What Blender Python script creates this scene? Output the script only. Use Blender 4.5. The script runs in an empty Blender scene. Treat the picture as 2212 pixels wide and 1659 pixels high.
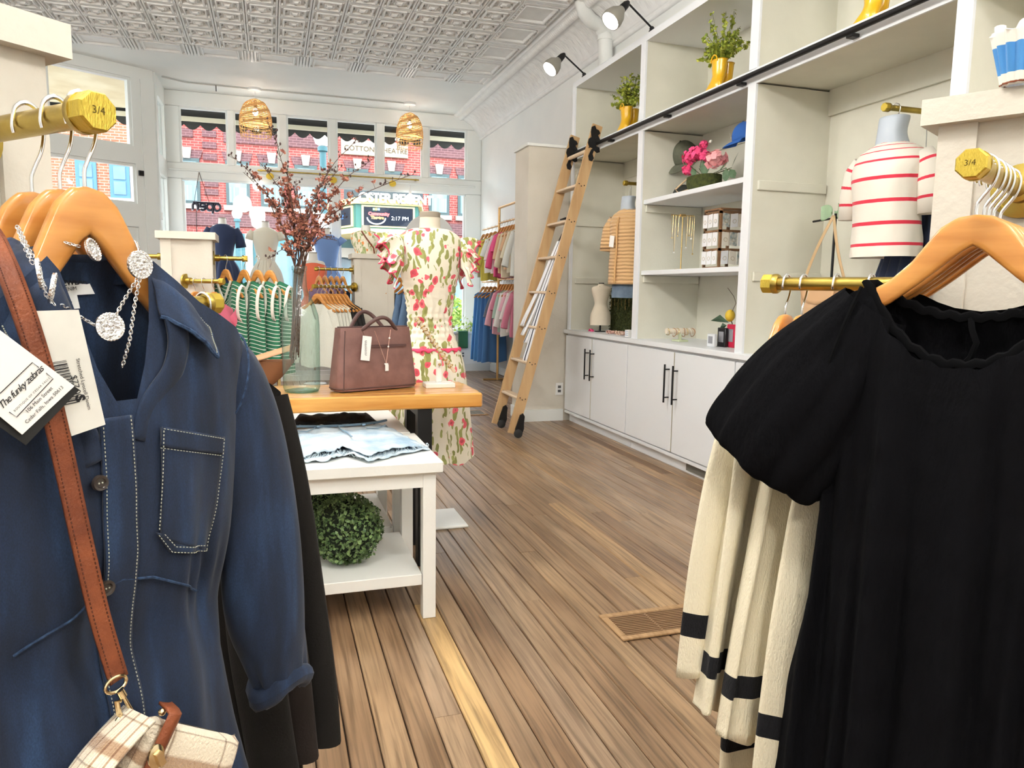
import bpy, bmesh, math, random
from mathutils import Vector, Matrix, noise
random.seed(7)
SC = bpy.context.scene
COL = SC.collection
PI = math.pi
# ------------------------------------------------------------------ camera (photo taken as 2212 x 1659)
F, CX, CY, CAMZ = 1600.0, 1106.0, 829.5, 1.2
_Y = Vector((584 - CX, CY - 622, -F)).normalized()
_U = Vector((198.0, 12700.0, F)).normalized()
_U = (_U - _Y * _U.dot(_Y)).normalized()
_X = _Y.cross(_U)
R3 = Matrix((_X, _Y, _U))                      # camera axes -> world axes
cam = bpy.data.objects.new('camera', bpy.data.cameras.new('camera'))
COL.objects.link(cam)
cam.data.sensor_width = 36.0
cam.data.lens = F / 2212.0 * 36.0
cam.data.clip_start = 0.02
cam.data.clip_end = 300
cam.matrix_world = Matrix.Translation((0, 0, CAMZ)) @ R3.to_4x4()
SC.camera = cam
# ------------------------------------------------------------------ look
SC.view_settings.view_transform = 'Standard'
SC.view_settings.look = 'None'
SC.view_settings.gamma = 1.0
SC.view_settings.use_curve_mapping = False
SC.view_settings.exposure = 1.0
SC.cycles.max_bounces = 8
SC.cycles.diffuse_bounces = 4
SC.cycles.glossy_bounces = 4
SC.cycles.transmission_bounces = 6
SC.cycles.transparent_max_bounces = 12
SC.cycles.caustics_reflective = False
SC.cycles.caustics_refractive = False
SC.cycles.sample_clamp_indirect = 6.0
# ------------------------------------------------------------------ sky and sun
w = bpy.data.worlds.new('sky'); SC.world = w; w.use_nodes = True
nt = w.node_tree; nt.nodes.clear()
bg = nt.nodes.new('ShaderNodeBackground'); ou = nt.nodes.new('ShaderNodeOutputWorld')
bg.inputs['Color'].default_value = (0.88, 0.94, 1.0, 1)
bg.inputs['Strength'].default_value = 4.4
nt.links.new(bg.outputs[0], ou.inputs[0])
sd = bpy.data.lights.new('sun', 'SUN'); sd.energy = 1.4; sd.angle = 0.02; sd.color = (1, 0.95, 0.88)
sun = bpy.data.objects.new('sun', sd); COL.objects.link(sun)
sun.rotation_euler = (math.radians(48), 0, math.radians(-22))     # over the roof of the shop, on to the far side of the street
# ------------------------------------------------------------------ pixels to places
def ray(u, v): return R3 @ Vector((u - CX, CY - v, -F))
C0 = Vector((0, 0, CAMZ))
def onz(u, v, z): r = ray(u, v); return C0 + r * ((z - CAMZ) / r.z)
def onx(u, v, x): r = ray(u, v); return C0 + r * (x / r.x)
def ony(u, v, y): r = ray(u, v); return C0 + r * (y / r.y)
def atd(u, v, d): return C0 + ray(u, v) * (d / F)
def onp(u, v, p, n): r = ray(u, v); return C0 + r * ((Vector(p) - C0).dot(n) / r.dot(n))
def lin(c):
    return tuple(((x / 12.92) if x <= 0.04045 else ((x + 0.055) / 1.055) ** 2.4) for x in c)
def rgb(r, g, b): return lin((r / 255, g / 255, b / 255))
# ------------------------------------------------------------------ mesh builder
class MB:
    def __init__(s): s.v = []; s.f = []; s.uv = {}
    def add(s, vs, fs, uvs=None):
        o = len(s.v); s.v.extend(Vector(p) for p in vs)
        s.f.extend([tuple(i + o for i in f) for f in fs])
        if uvs:
            for i, t in enumerate(uvs): s.uv[o + i] = t
        return s
    def box(s, x0, x1, y0, y1, z0, z1):
        return s.add([(x0,y0,z0),(x1,y0,z0),(x1,y1,z0),(x0,y1,z0),(x0,y0,z1),(x1,y0,z1),(x1,y1,z1),(x0,y1,z1)],
                     [(3,2,1,0),(4,5,6,7),(0,1,5,4),(1,2,6,5),(2,3,7,6),(3,0,4,7)])
    def obox(s, c, a, b, d):
        c = Vector(c); a = Vector(a); b = Vector(b); d = Vector(d)
        p = [c + a*i + b*j + d*k for k in (-1,1) for i, j in ((-1,-1),(1,-1),(1,1),(-1,1))]
        return s.add(p, [(3,2,1,0),(4,5,6,7),(0,1,5,4),(1,2,6,5),(2,3,7,6),(3,0,4,7)])
    def bbox(s, x0, x1, y0, y1, z0, z1, b=0.004):
        # box with chamfered edges
        b = min(b, (x1-x0)/2.01, (y1-y0)/2.01, (z1-z0)/2.01)
        P = []; ix = {}
        X = (x0, x1); Yv = (y0, y1); Z = (z0, z1)
        for i in (0,1):
            for j in (0,1):
                for k in (0,1):
                    sx = b if i == 0 else -b; sy = b if j == 0 else -b; sz = b if k == 0 else -b
                    for a, q in enumerate(((X[i], Yv[j]+sy, Z[k]+sz), (X[i]+sx, Yv[j], Z[k]+sz), (X[i]+sx, Yv[j]+sy, Z[k]))):
                        ix[i,j,k,a] = len(P); P.append(q)
        fs = [tuple(ix[i,j,k,a] for a in (0,1,2)) for i in (0,1) for j in (0,1) for k in (0,1)]
        for i in (0,1): fs.append((ix[i,0,0,0],ix[i,1,0,0],ix[i,1,1,0],ix[i,0,1,0]))
        for j in (0,1): fs.append((ix[0,j,0,1],ix[1,j,0,1],ix[1,j,1,1],ix[0,j,1,1]))
        for k in (0,1): fs.append((ix[0,0,k,2],ix[1,0,k,2],ix[1,1,k,2],ix[0,1,k,2]))
        for i in (0,1):
            for j in (0,1): fs.append((ix[i,j,0,0],ix[i,j,1,0],ix[i,j,1,1],ix[i,j,0,1]))
            for k in (0,1): fs.append((ix[i,0,k,0],ix[i,1,k,0],ix[i,1,k,2],ix[i,0,k,2]))
        for j in (0,1):
            for k in (0,1): fs.append((ix[0,j,k,1],ix[1,j,k,1],ix[1,j,k,2],ix[0,j,k,2]))
        s.add(P, fs); s.fix = True
        return s
    def cyl(s, p, q, r, r2=None, n=14, caps=True):
        p = Vector(p); q = Vector(q); r2 = r if r2 is None else r2
        d = (q - p).normalized(); a = d.orthogonal().normalized(); b = d.cross(a)
        vs = [p + (a*math.cos(2*PI*i/n) + b*math.sin(2*PI*i/n))*r for i in range(n)] + [q + (a*math.cos(2*PI*i/n) + b*math.sin(2*PI*i/n))*r2 for i in range(n)]
        fs = [(i,(i+1)%n,n+(i+1)%n,n+i) for i in range(n)]
        if caps: fs += [tuple(range(n-1,-1,-1)), tuple(range(n,2*n))]
        return s.add(vs, fs)
    def tube(s, path, r, n=8, closed=False, flat=1.0, up=None, caps=True, uv=False):
        path = [Vector(p) for p in path]; m = len(path)
        rr = r if isinstance(r, (list, tuple)) else [r]*m
        vs = []; us = []; ref = None; L = 0
        for i, p in enumerate(path):
            if closed: t = path[(i+1)%m] - path[(i-1)%m]
            else: t = path[min(i+1,m-1)] - path[max(i-1,0)]
            t = t.normalized() if t.length > 1e-9 else Vector((0,0,1))
            if up is not None:
                a = Vector(up) - t*Vector(up).dot(t)
                a = a.normalized() if a.length > 1e-6 else t.orthogonal().normalized()
            elif ref is None: a = t.orthogonal().normalized()
            else:
                a = ref - t*ref.dot(t); a = a.normalized() if a.length > 1e-6 else t.orthogonal().normalized()
            ref = a; b = t.cross(a)
            if i: L += (p - path[i-1]).length
            for k in range(n):
                an = 2*PI*k/n
                vs.append(p + (a*math.cos(an)*flat + b*math.sin(an))*rr[i]); us.append((k/n, L))
        fs = []
        for i in range(m if closed else m-1):
            for k in range(n):
                j = (i+1)%m
                fs.append((i*n+k, i*n+(k+1)%n, j*n+(k+1)%n, j*n+k))
        if not closed and caps: fs += [tuple(range(n-1,-1,-1)), tuple(range((m-1)*n, m*n))]
        return s.add(vs, fs, us if uv else None)
    def lathe(s, prof, c=(0,0,0), n=24, ax=(0,0,1), sx=1.0, sy=1.0, caps=True):
        c = Vector(c); d = Vector(ax).normalized()
        a = Vector((1,0,0)) if abs(d.z) > 0.99 else Vector((0,0,1)).cross(d).normalized()
        b = d.cross(a); vs = []
        for r, z in prof:
            for i in range(n):
                an = 2*PI*i/n
                vs.append(c + d*z + a*math.cos(an)*r*sx + b*math.sin(an)*r*sy)
        m = len(prof)
        fs = [(i*n+k, i*n+(k+1)%n, (i+1)*n+(k+1)%n, (i+1)*n+k) for i in range(m-1) for k in range(n)]
        if caps:
            if prof[0][0] > 1e-5: fs.append(tuple(range(n-1,-1,-1)))
            if prof[-1][0] > 1e-5: fs.append(tuple(range((m-1)*n, m*n)))
        return s.add(vs, fs)
    def ball(s, c, r, n=12, m=8, sx=1, sy=1, sz=1):
        return s.lathe([(r*math.sin(PI*i/m)*1.0 if 0 < i < m else 1e-6, -r*math.cos(PI*i/m)*sz) for i in range(m+1)], c, n, sx=sx, sy=sy, caps=False)
    def grid(s, fn, nu, nv, closeu=False, uvs=True):
        vs = []; us = []
        cu = nu if closeu else nu+1
        for j in range(nv+1):
            for i in range(cu):
                u, v = i/nu, j/nv
                vs.append(fn(u, v)); us.append((u, v))
        fs = []
        for j in range(nv):
            for i in range(nu):
                i2 = (i+1)%cu
                fs.append((j*cu+i, j*cu+i2, (j+1)*cu+i2, (j+1)*cu+i))
        return s.add(vs, fs, us if uvs else None)
    def prism(s, pts, o, a, b, t):
        # polygon pts (2d) in frame o,a,b, thickness vector t
        o = Vector(o); a = Vector(a); b = Vector(b); t = Vector(t); n = len(pts)
        vs = [o + a*x + b*y for x, y in pts] + [o + a*x + b*y + t for x, y in pts]
        fs = [tuple(range(n-1,-1,-1)), tuple(range(n,2*n))] + [(i,(i+1)%n,n+(i+1)%n,n+i) for i in range(n)]
        return s.add(vs, fs)
    def mesh(s, name, smooth=40):
        me = bpy.data.meshes.new(name)
        me.from_pydata([tuple(p) for p in s.v], [], s.f)
        if s.uv:
            l = me.uv_layers.new(name='UVMap')
            for lp in me.loops:
                l.data[lp.index].uv = s.uv.get(lp.vertex_index, (0, 0))
        if getattr(s, 'fix', False):
            bm = bmesh.new(); bm.from_mesh(me); bmesh.ops.recalc_face_normals(bm, faces=bm.faces); bm.to_mesh(me); bm.free()
        if smooth:
            me.polygons.foreach_set('use_smooth', [True]*len(me.polygons))
            if smooth < 180: me.set_sharp_from_angle(angle=math.radians(smooth))
        me.update()
        return me
def wmat(o):
    m = o.matrix_basis.copy()
    while o.parent: o = o.parent; m = o.matrix_basis @ m
    return m
def obj(name, mb, mat=None, parent=None, world=True, smooth=40, mods=()):
    me = mb if isinstance(mb, bpy.types.Mesh) else mb.mesh(name, smooth)
    o = bpy.data.objects.new(name, me); COL.objects.link(o)
    if mat is not None and not me.materials: me.materials.append(mat)
    if parent is not None:
        o.parent = parent
        if world:
            me.transform(wmat(parent).inverted())
    for m in mods:
        kw = dict(m); t = kw.pop('type'); md = o.modifiers.new(t.lower(), t)
        for k, v in kw.items(): setattr(md, k, v)
    return o
def thing(name, label, cat, loc=(0,0,0), rz=0.0, group=None):
    o = bpy.data.objects.new(name, None); COL.objects.link(o)
    o.empty_display_size = 0.05
    o.location = loc; o.rotation_euler = (0, 0, rz); o['label'] = label; o['category'] = cat
    if group: o['group'] = group
    return o
def tag(o, label, cat, group=None):
    o['label'] = label; o['category'] = cat
    if group: o['group'] = group
    return o
def struct(o, label=None):
    o['kind'] = 'structure'
    if label: o['label'] = label
    return o
def kids(o): return [c for c in bpy.data.objects if c.parent == o]
def dup(root, loc, rz=0.0, label=None, group=None, scale=None):
    ch = [(c, kids(c)) for c in kids(root)]
    r = root.copy(); COL.objects.link(r); r.location = loc; r.rotation_euler = (0, 0, rz)
    if scale: r.scale = (scale,)*3 if isinstance(scale, (int, float)) else scale
    if label: r['label'] = label
    if group: r['group'] = group
    for c, gs in ch:
        d = c.copy(); COL.objects.link(d); d.parent = r
        for g in gs:
            e = g.copy(); COL.objects.link(e); e.parent = d
    return r
# ------------------------------------------------------------------ materials
MATS = {}
def M(name, col, rough=0.55, metal=0.0, spec=0.5, var=None, vscale=6.0, stretch=(1,1,1), bump=0.0, bscale=40.0, bstretch=(1,1,1),
      sheen=0.0, coat=0.0, emis=None, estr=0.0, trans=0.0, ior=1.45, alpha=1.0, sss=0.0, detail=4.0, world=False, rand=0.0):
    if name in MATS: return MATS[name]
    m = bpy.data.materials.new(name); m.use_nodes = True
    n = m.node_tree.nodes; l = m.node_tree.links
    b = n['Principled BSDF']
    b.inputs['Base Color'].default_value = (*col, 1); b.inputs['Roughness'].default_value = rough
    b.inputs['Metallic'].default_value = metal; b.inputs['Specular IOR Level'].default_value = spec
    b.inputs['Sheen Weight'].default_value = sheen; b.inputs['Coat Weight'].default_value = coat
    b.inputs['Transmission Weight'].default_value = trans; b.inputs['IOR'].default_value = ior
    b.inputs['Alpha'].default_value = alpha
    if sss: b.inputs['Subsurface Weight'].default_value = sss; b.inputs['Subsurface Radius'].default_value = (0.01,0.008,0.006)
    if emis: b.inputs['Emission Color'].default_value = (*emis, 1); b.inputs['Emission Strength'].default_value = estr
    co = None
    def coord(st):
        if world:
            g = n.new('ShaderNodeNewGeometry'); src = g.outputs['Position']
        else:
            g = n.new('ShaderNodeTexCoord'); src = g.outputs['Object']
        mp = n.new('ShaderNodeMapping'); mp.inputs['Scale'].default_value = st; l.new(src, mp.inputs[0]); return mp.outputs[0]
    if var:
        t = n.new('ShaderNodeTexNoise'); t.inputs['Scale'].default_value = vscale; t.inputs['Detail'].default_value = detail
        l.new(coord(stretch), t.inputs['Vector'])
        r = n.new('ShaderNodeValToRGB'); r.color_ramp.elements[0].position = 0.35; r.color_ramp.elements[1].position = 0.68
        r.color_ramp.elements[0].color = (*col, 1); r.color_ramp.elements[1].color = (*var, 1)
        l.new(t.outputs[0], r.inputs[0]); l.new(r.outputs[0], b.inputs['Base Color'])
    if bump:
        t = n.new('ShaderNodeTexNoise'); t.inputs['Scale'].default_value = bscale; t.inputs['Detail'].default_value = 3
        l.new(coord(bstretch), t.inputs['Vector'])
        bn = n.new('ShaderNodeBump'); bn.inputs['Strength'].default_value = bump; bn.inputs['Distance'].default_value = 0.01
        l.new(t.outputs[0], bn.inputs['Height']); l.new(bn.outputs[0], b.inputs['Normal'])
    MATS[name] = m
    return m
def nodes(m): return m.node_tree.nodes, m.node_tree.links, m.node_tree.nodes['Principled BSDF']
def ramp(n, stops, interp='LINEAR'):
    r = n.new('ShaderNodeValToRGB'); r.color_ramp.interpolation = interp
    e = r.color_ramp.elements
    while len(e) < len(stops): e.new(0.5)
    for x, (p, c) in zip(e, stops): x.position = p; x.color = (*c, 1) if len(c) == 3 else c
    return r
def stripes(name, stops, axis='v', n_rep=10.0, rough=0.8, sheen=0.2, offset=0.0):
    # stripes along a UV axis; stops over one period
    m = M(name, stops[0][1], rough=rough, sheen=sheen); n, l, b = nodes(m)
    tc = n.new('ShaderNodeTexCoord'); sp = n.new('ShaderNodeSeparateXYZ'); l.new(tc.outputs['UV'], sp.inputs[0])
    mu = n.new('ShaderNodeMath'); mu.operation = 'MULTIPLY_ADD'; mu.inputs[1].default_value = n_rep; mu.inputs[2].default_value = offset
    l.new(sp.outputs['Y' if axis == 'v' else 'X'], mu.inputs[0])
    fr = n.new('ShaderNodeMath'); fr.operation = 'FRACT'; l.new(mu.outputs[0], fr.inputs[0])
    r = ramp(n, stops, 'CONSTANT'); l.new(fr.outputs[0], r.inputs[0]); l.new(r.outputs[0], b.inputs['Base Color'])
    return m
WHITE = M('white_paint', rgb(236,237,234), 0.45, var=rgb(228,230,226), vscale=3, bump=0.04, bscale=30)
TRIM = M('trim_paint', rgb(234,237,234), 0.35, bump=0.03, bscale=25)
WALLM = M('wall_plaster', rgb(238,239,236), 0.6, var=rgb(230,233,231), vscale=1.4, bump=0.10, bscale=18)
POSTM = M('post_paint', rgb(216,210,198), 0.6, var=rgb(206,199,185), vscale=2.5, bump=0.12, bscale=70)
CABW = M('cabinet_laminate', rgb(236,239,243), 0.35, bump=0.02, bscale=120)
CABIN = M('cabinet_inside', rgb(222,220,206), 0.55, var=rgb(214,212,198), vscale=4, bump=0.05, bscale=90)
BRASS = M('brass', (0.50, 0.37, 0.09), 0.34, 1.0, bump=0.08, bscale=60, var=(0.40,0.29,0.07), vscale=14)
BRASSCUT = M('brass_cut', (0.60, 0.45, 0.08), 0.5, 1.0, bump=0.25, bscale=120, bstretch=(1,6,1))
CHROME = M('chrome', (0.80,0.80,0.82), 0.12, 1.0)
SILVER = M('silver', (0.85,0.85,0.86), 0.2, 1.0, bump=0.3, bscale=400)
GOLD = M('gold', (0.75,0.55,0.25), 0.22, 1.0)
BLACKM = M('black_metal', (0.012,0.012,0.013), 0.42, 0.4)
HWOOD = M('hanger_wood', rgb(214,150,78), 0.32, var=rgb(190,124,58), vscale=5, stretch=(1,1,9), coat=0.3)
DARK = M('dark_gap', (0.02,0.015,0.012), 0.9)
# clear sheets and vessels: see-through, with a sheen that grows towards the edge
def clear_glass(name, stops, sheen0, sheen1, rough=.02, bump=0.0):
    m = bpy.data.materials.new(name); m.use_nodes = True; n = m.node_tree.nodes; l = m.node_tree.links; n.clear()
    o = n.new('ShaderNodeOutputMaterial'); mx = n.new('ShaderNodeMixShader'); t = n.new('ShaderNodeBsdfTransparent'); g = n.new('ShaderNodeBsdfGlossy'); lw = n.new('ShaderNodeLayerWeight'); lw.inputs[0].default_value = 0.35
    c = n.new('ShaderNodeValToRGB'); e = c.color_ramp.elements
    while len(e) < len(stops): e.new(.5)
    for x, (p, k) in zip(e, stops): x.position = p; x.color = (*k, 1)
    l.new(lw.outputs['Facing'], c.inputs[0]); l.new(c.outputs[0], t.inputs[0])
    pw = n.new('ShaderNodeMath'); pw.operation = 'POWER'; pw.inputs[1].default_value = 3.0; l.new(lw.outputs['Facing'], pw.inputs[0])
    ma = n.new('ShaderNodeMath'); ma.operation = 'MULTIPLY_ADD'; ma.inputs[1].default_value = sheen1-sheen0; ma.inputs[2].default_value = sheen0; l.new(pw.outputs[0], ma.inputs[0])
    g.inputs['Roughness'].default_value = rough
    if bump:
        nb = n.new('ShaderNodeTexNoise'); nb.inputs['Scale'].default_value = 14; bp = n.new('ShaderNodeBump'); bp.inputs['Strength'].default_value = bump; bp.inputs['Distance'].default_value = .01; l.new(nb.outputs[0], bp.inputs['Height']); l.new(bp.outputs[0], g.inputs['Normal'])
    l.new(ma.outputs[0], mx.inputs[0]); l.new(t.outputs[0], mx.inputs[1]); l.new(g.outputs[0], mx.inputs[2]); l.new(mx.outputs[0], o.inputs[0])
    return m
GLASS = clear_glass('window_glass', [(0,(.97,.98,.98)),(1,(.9,.93,.93))], .03, .35)
# ------------------------------------------------------------------ text as flat mesh
def text_mesh(body, size, shear=0.0, space=1.0, ext=0.0, align='LEFT', bold=0.0, xs=1.0):
    cu = bpy.data.curves.new('txt', 'FONT'); cu.body = body; cu.size = size; cu.shear = shear; cu.space_character = space
    cu.extrude = ext; cu.align_x = align; cu.offset = bold; cu.resolution_u = 3
    o = bpy.data.objects.new('txt', cu); COL.objects.link(o)
    dg = bpy.context.evaluated_depsgraph_get()
    me = bpy.data.meshes.new_from_object(o.evaluated_get(dg))
    bpy.data.objects.remove(o); bpy.data.curves.remove(cu)
    me.materials.clear()
    return me
def lettering(name, body, size, mat, parent, o, a, b, **kw):
    # letters on the plane through o; a = reading direction, b = up the letters
    me = text_mesh(body, size, **kw)
    a = Vector(a).normalized(); b = Vector(b).normalized(); nn = a.cross(b)
    mt = Matrix.Translation(Vector(o)) @ Matrix((a, b, nn)).transposed().to_4x4()
    me.transform(mt)
    return obj(name, me, mat, parent)
# ================================================================== the setting
CEIL = 3.86; WX = 3.17; GY = 11.5; PY = 10.8; PZ = 0.56
LX = -3.4; BY = -4.0
# ---- added globe lamps out of view, put in to brighten the room
OPAL = M('fill_globe_glow', (1,1,1), 0.3, emis=(1.0,0.97,0.92), estr=37.0)
def fill_globe(x, y, lab):
    t = thing('fill_pendant', lab, 'pendant', (x, y, CEIL), 0, 'added opal fill pendants')
    obj('canopy', MB().lathe([(0.07,0),(0.07,-0.02),(0.02,-0.05)], (x,y,CEIL)), BRASS, t)
    obj('stem', MB().cyl((x,y,CEIL-0.04),(x,y,CEIL-0.42),0.008), BRASS, t)
    obj('globe', MB().ball((x,y,CEIL-0.62), 0.21, 20, 12), OPAL, t, smooth=180)
    return t
GL = 'added unseen opal globe pendant that brightens the shop from above'
for gx, gy in ((-0.6, 3.3), (-0.3, 0.6), (-0.3, -2.0), (1.6, -0.6), (-2.0, 4.4)): fill_globe(gx, gy, GL)
pl = bpy.data.lights.new('window_portal', 'AREA'); pl.shape = 'RECTANGLE'; pl.size = 4.3; pl.size_y = 3.1; pl.cycles.is_portal = True
po = bpy.data.objects.new('window_portal', pl); COL.objects.link(po); po.location = (0.9, GY-0.08, 2.1); po.rotation_euler = (math.radians(-90), 0, 0)
# ---- floor
PLK = M('floor_planks', (0.25,0.16,0.10), 0.33)
n, l, b = nodes(PLK)
g = n.new('ShaderNodeNewGeometry'); oi = n.new('ShaderNodeObjectInfo')
ad = n.new('ShaderNodeVectorMath'); ad.operation = 'MULTIPLY_ADD'; ad.inputs[1].default_value = (7,13,3)
cmb = n.new('ShaderNodeCombineXYZ'); l.new(oi.outputs['Random'], cmb.inputs[0]); l.new(oi.outputs['Random'], cmb.inputs[1])
l.new(cmb.outputs[0], ad.inputs[0]); l.new(g.outputs['Position'], ad.inputs[2])
mp = n.new('ShaderNodeMapping'); mp.inputs['Scale'].default_value = (70,2.2,20); l.new(ad.outputs[0], mp.inputs[0])
gr = n.new('ShaderNodeTexNoise'); gr.inputs['Scale'].default_value = 1.0; gr.inputs['Detail'].default_value = 5; gr.inputs['Distortion'].default_value = 0.6; l.new(mp.outputs[0], gr.inputs['Vector'])
mp2 = n.new('ShaderNodeMapping'); mp2.inputs['Scale'].default_value = (6,1.6,6); l.new(ad.outputs[0], mp2.inputs[0])
bl = n.new('ShaderNodeTexNoise'); bl.inputs['Scale'].default_value = 1.0; bl.inputs['Detail'].default_value = 3; l.new(mp2.outputs[0], bl.inputs['Vector'])
r1 = ramp(n, [(0.0, rgb(128,100,74)), (0.3, rgb(148,120,92)), (0.55, rgb(162,136,108)), (0.8, rgb(154,130,106)), (1.0, rgb(170,138,100))]); l.new(oi.outputs['Random'], r1.inputs[0])
r2 = ramp(n, [(0.32, (0.50,0.48,0.46)), (0.55, (1.0,1.0,1.0)), (0.8, (1.25,1.22,1.18))]); l.new(gr.outputs[0], r2.inputs[0])
r3 = ramp(n, [(0.3, (0.68,0.63,0.60)), (0.65, (1.06,1.06,1.08))]); l.new(bl.outputs[0], r3.inputs[0])
m1 = n.new('ShaderNodeMix'); m1.data_type = 'RGBA'; m1.blend_type = 'MULTIPLY'; m1.inputs[0].default_value = 1; l.new(r1.outputs[0], m1.inputs[6]); l.new(r2.outputs[0], m1.inputs[7])
m2 = n.new('ShaderNodeMix'); m2.data_type = 'RGBA'; m2.blend_type = 'MULTIPLY'; m2.inputs[0].default_value = 1; l.new(m1.outputs[2], m2.inputs[6]); l.new(r3.outputs[0], m2.inputs[7])
mp4 = n.new('ShaderNodeMapping'); mp4.inputs['Scale'].default_value = (34,3.2,10); l.new(ad.outputs[0], mp4.inputs[0])
ck = n.new('ShaderNodeTexNoise'); ck.inputs['Scale'].default_value = 1.0; ck.inputs['Detail'].default_value = 6; ck.inputs['Roughness'].default_value = .7; l.new(mp4.outputs[0], ck.inputs['Vector'])
r4 = ramp(n, [(0.0,(.22,.17,.14)),(.27,(.30,.24,.2)),(.33,(1,1,1))]); l.new(ck.outputs[0], r4.inputs[0])
m4 = n.new('ShaderNodeMix'); m4.data_type = 'RGBA'; m4.blend_type = 'MULTIPLY'; m4.inputs[0].default_value = .9; l.new(m2.outputs[2], m4.inputs[6]); l.new(r4.outputs[0], m4.inputs[7])
l.new(m4.outputs[2], b.inputs['Base Color'])
bn = n.new('ShaderNodeBump'); bn.inputs['Strength'].default_value = 0.25; bn.inputs['Distance'].default_value = 0.004; l.new(gr.outputs[0], bn.inputs['Height']); l.new(bn.outputs[0], b.inputs['Normal'])
YPLK = PLK.copy(); YPLK.name = 'pale_plank'
for nd in YPLK.node_tree.nodes:
    if nd.type == 'VALTORGB' and len(nd.color_ramp.elements) == 5:
        for e in nd.color_ramp.elements: e.color = (*rgb(208,174,122), 1)
floor = obj('floor', MB().box(LX-.2, WX+.2, BY-.2, 12.6, -0.35, -0.020), DARK); struct(floor, 'worn narrow brown wooden plank floor')
BW = 0.0825
plank_me = {}
def plank(x, y0, y1, mat=PLK, wd=BW):
    key = (mat.name, round(wd, 4))
    if key not in plank_me:
        hw = wd/2 - 0.0017
        me = MB().add([(-hw+.0025,0,0),(hw-.0025,0,0),(hw,0,-.004),(hw,0,-.02),(-hw,0,-.02),(-hw,0,-.004)] + [(-hw+.0025,1,0),(hw-.0025,1,0),(hw,1,-.004),(hw,1,-.02),(-hw,1,-.02),(-hw,1,-.004)],
              [(0,1,7,6),(1,2,8,7),(2,3,9,8),(5,0,6,11),(4,5,11,10),(0,5,4,3,2,1),(6,7,8,9,10,11)]).mesh('plank', 0)
        me.materials.append(mat); plank_me[key] = me
    o = bpy.data.objects.new('plank', plank_me[key]); COL.objects.link(o); o.parent = floor
    o.location = (x, y0+0.0008, random.uniform(-0.0012, 0.0)); o.scale = (1, y1-y0-0.0016, 1)
rr = random.Random(3)
nrow = int((WX-LX)/BW)
x0 = 0.4125 - BW*math.floor((0.4125-LX)/BW) + BW/2
for i in range(nrow+1):
    x = x0 + i*BW
    if x + BW/2 > WX: break
    if x < -0.75:
        plank(x, BY, 12.4); continue
    y = rr.uniform(-1.0, 1.2); first = True; k = 0
    if abs(x - (0.4125+BW*1.5)) < 0.02:
        plank(x, BY, 0.9); plank(x, 0.9, 2.7, YPLK); plank(x, 2.7, 8.0); plank(x, 8.0, 12.4); continue
    cuts = [BY]
    while y < 11:
        cuts.append(y); y += rr.uniform(2.2, 4.6)
    cuts.append(12.4)
    if abs(x - (0.4125+BW*0.5)) < 0.02: cuts = [BY, 1.93, 5.1, 9.0, 12.4]
    for a_, b_ in zip(cuts, cuts[1:]): plank(x, a_, b_)
# ---- walls
ASPH0 = M('ground_grey', (0.2,0.2,0.2), 0.9)
def slab(name, x0, x1, y0, y1, z0, z1, m=WALLM, lab=None): return struct(obj(name, MB().box(x0,x1,y0,y1,z0,z1), m, smooth=0), lab)
slab('wall_right', WX, WX+0.2, BY, GY+0.4, 0, CEIL+0.1, lab='white plastered side wall behind the shelving')
slab('wall_left', LX-0.2, LX, BY, 9.4, 0, CEIL+0.1, lab='white plastered side wall')
slab('wall_back', LX, WX, BY-0.2, BY, 0, CEIL+0.1, lab='white back wall of the shop')
slab('wall_platform', -1.34, WX, PY, GY-0.10, 0, PZ, lab='low white wall and raised display floor under the street window')
slab('baseboard_front', -1.34, WX-0.015, PY-0.018, PY, 0, 0.11, TRIM, 'white baseboard along the window platform')
slab('baseboard_right', WX-0.018, WX, 7.1, PY-0.018, 0, 0.11, TRIM, 'white baseboard along the right wall')
s = obj('trim_1', MB().bbox(-1.34, WX-0.002, PY-0.03, PY+0.10, PZ, PZ+0.035), TRIM); struct(s, 'white sill board capping the platform edge')
# outlets on the platform wall
OUT = M('outlet_plastic', rgb(240,240,238), 0.4)
def outlet(p, nx, ny, lab, sw=False):
    t = thing('wall_outlet', lab, 'outlet', p)
    a = Vector((nx, ny, 0)); s_ = Vector((-ny, nx, 0)); p = Vector(p)
    obj('cover_plate', MB().obox(p + a*0.004, s_*0.036, a*0.004, (0,0,0.058)), OUT, t)
    for dz in ((0.0,) if sw else (0.02, -0.02)): obj('toggle' if sw else 'socket', MB().obox(p + a*0.009 + Vector((0,0,dz)), s_*(0.006 if sw else 0.015), a*0.002, (0,0,0.012)), M('outlet_face', rgb(90,90,92), 0.4), t)
outlet(ony(1000,766,PY-0.001), 0, -1, 'white wall outlet under the street window, left of the pair')
outlet(ony(1025,768,PY-0.001), 0, -1, 'white wall outlet under the street window, right of the pair')
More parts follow.
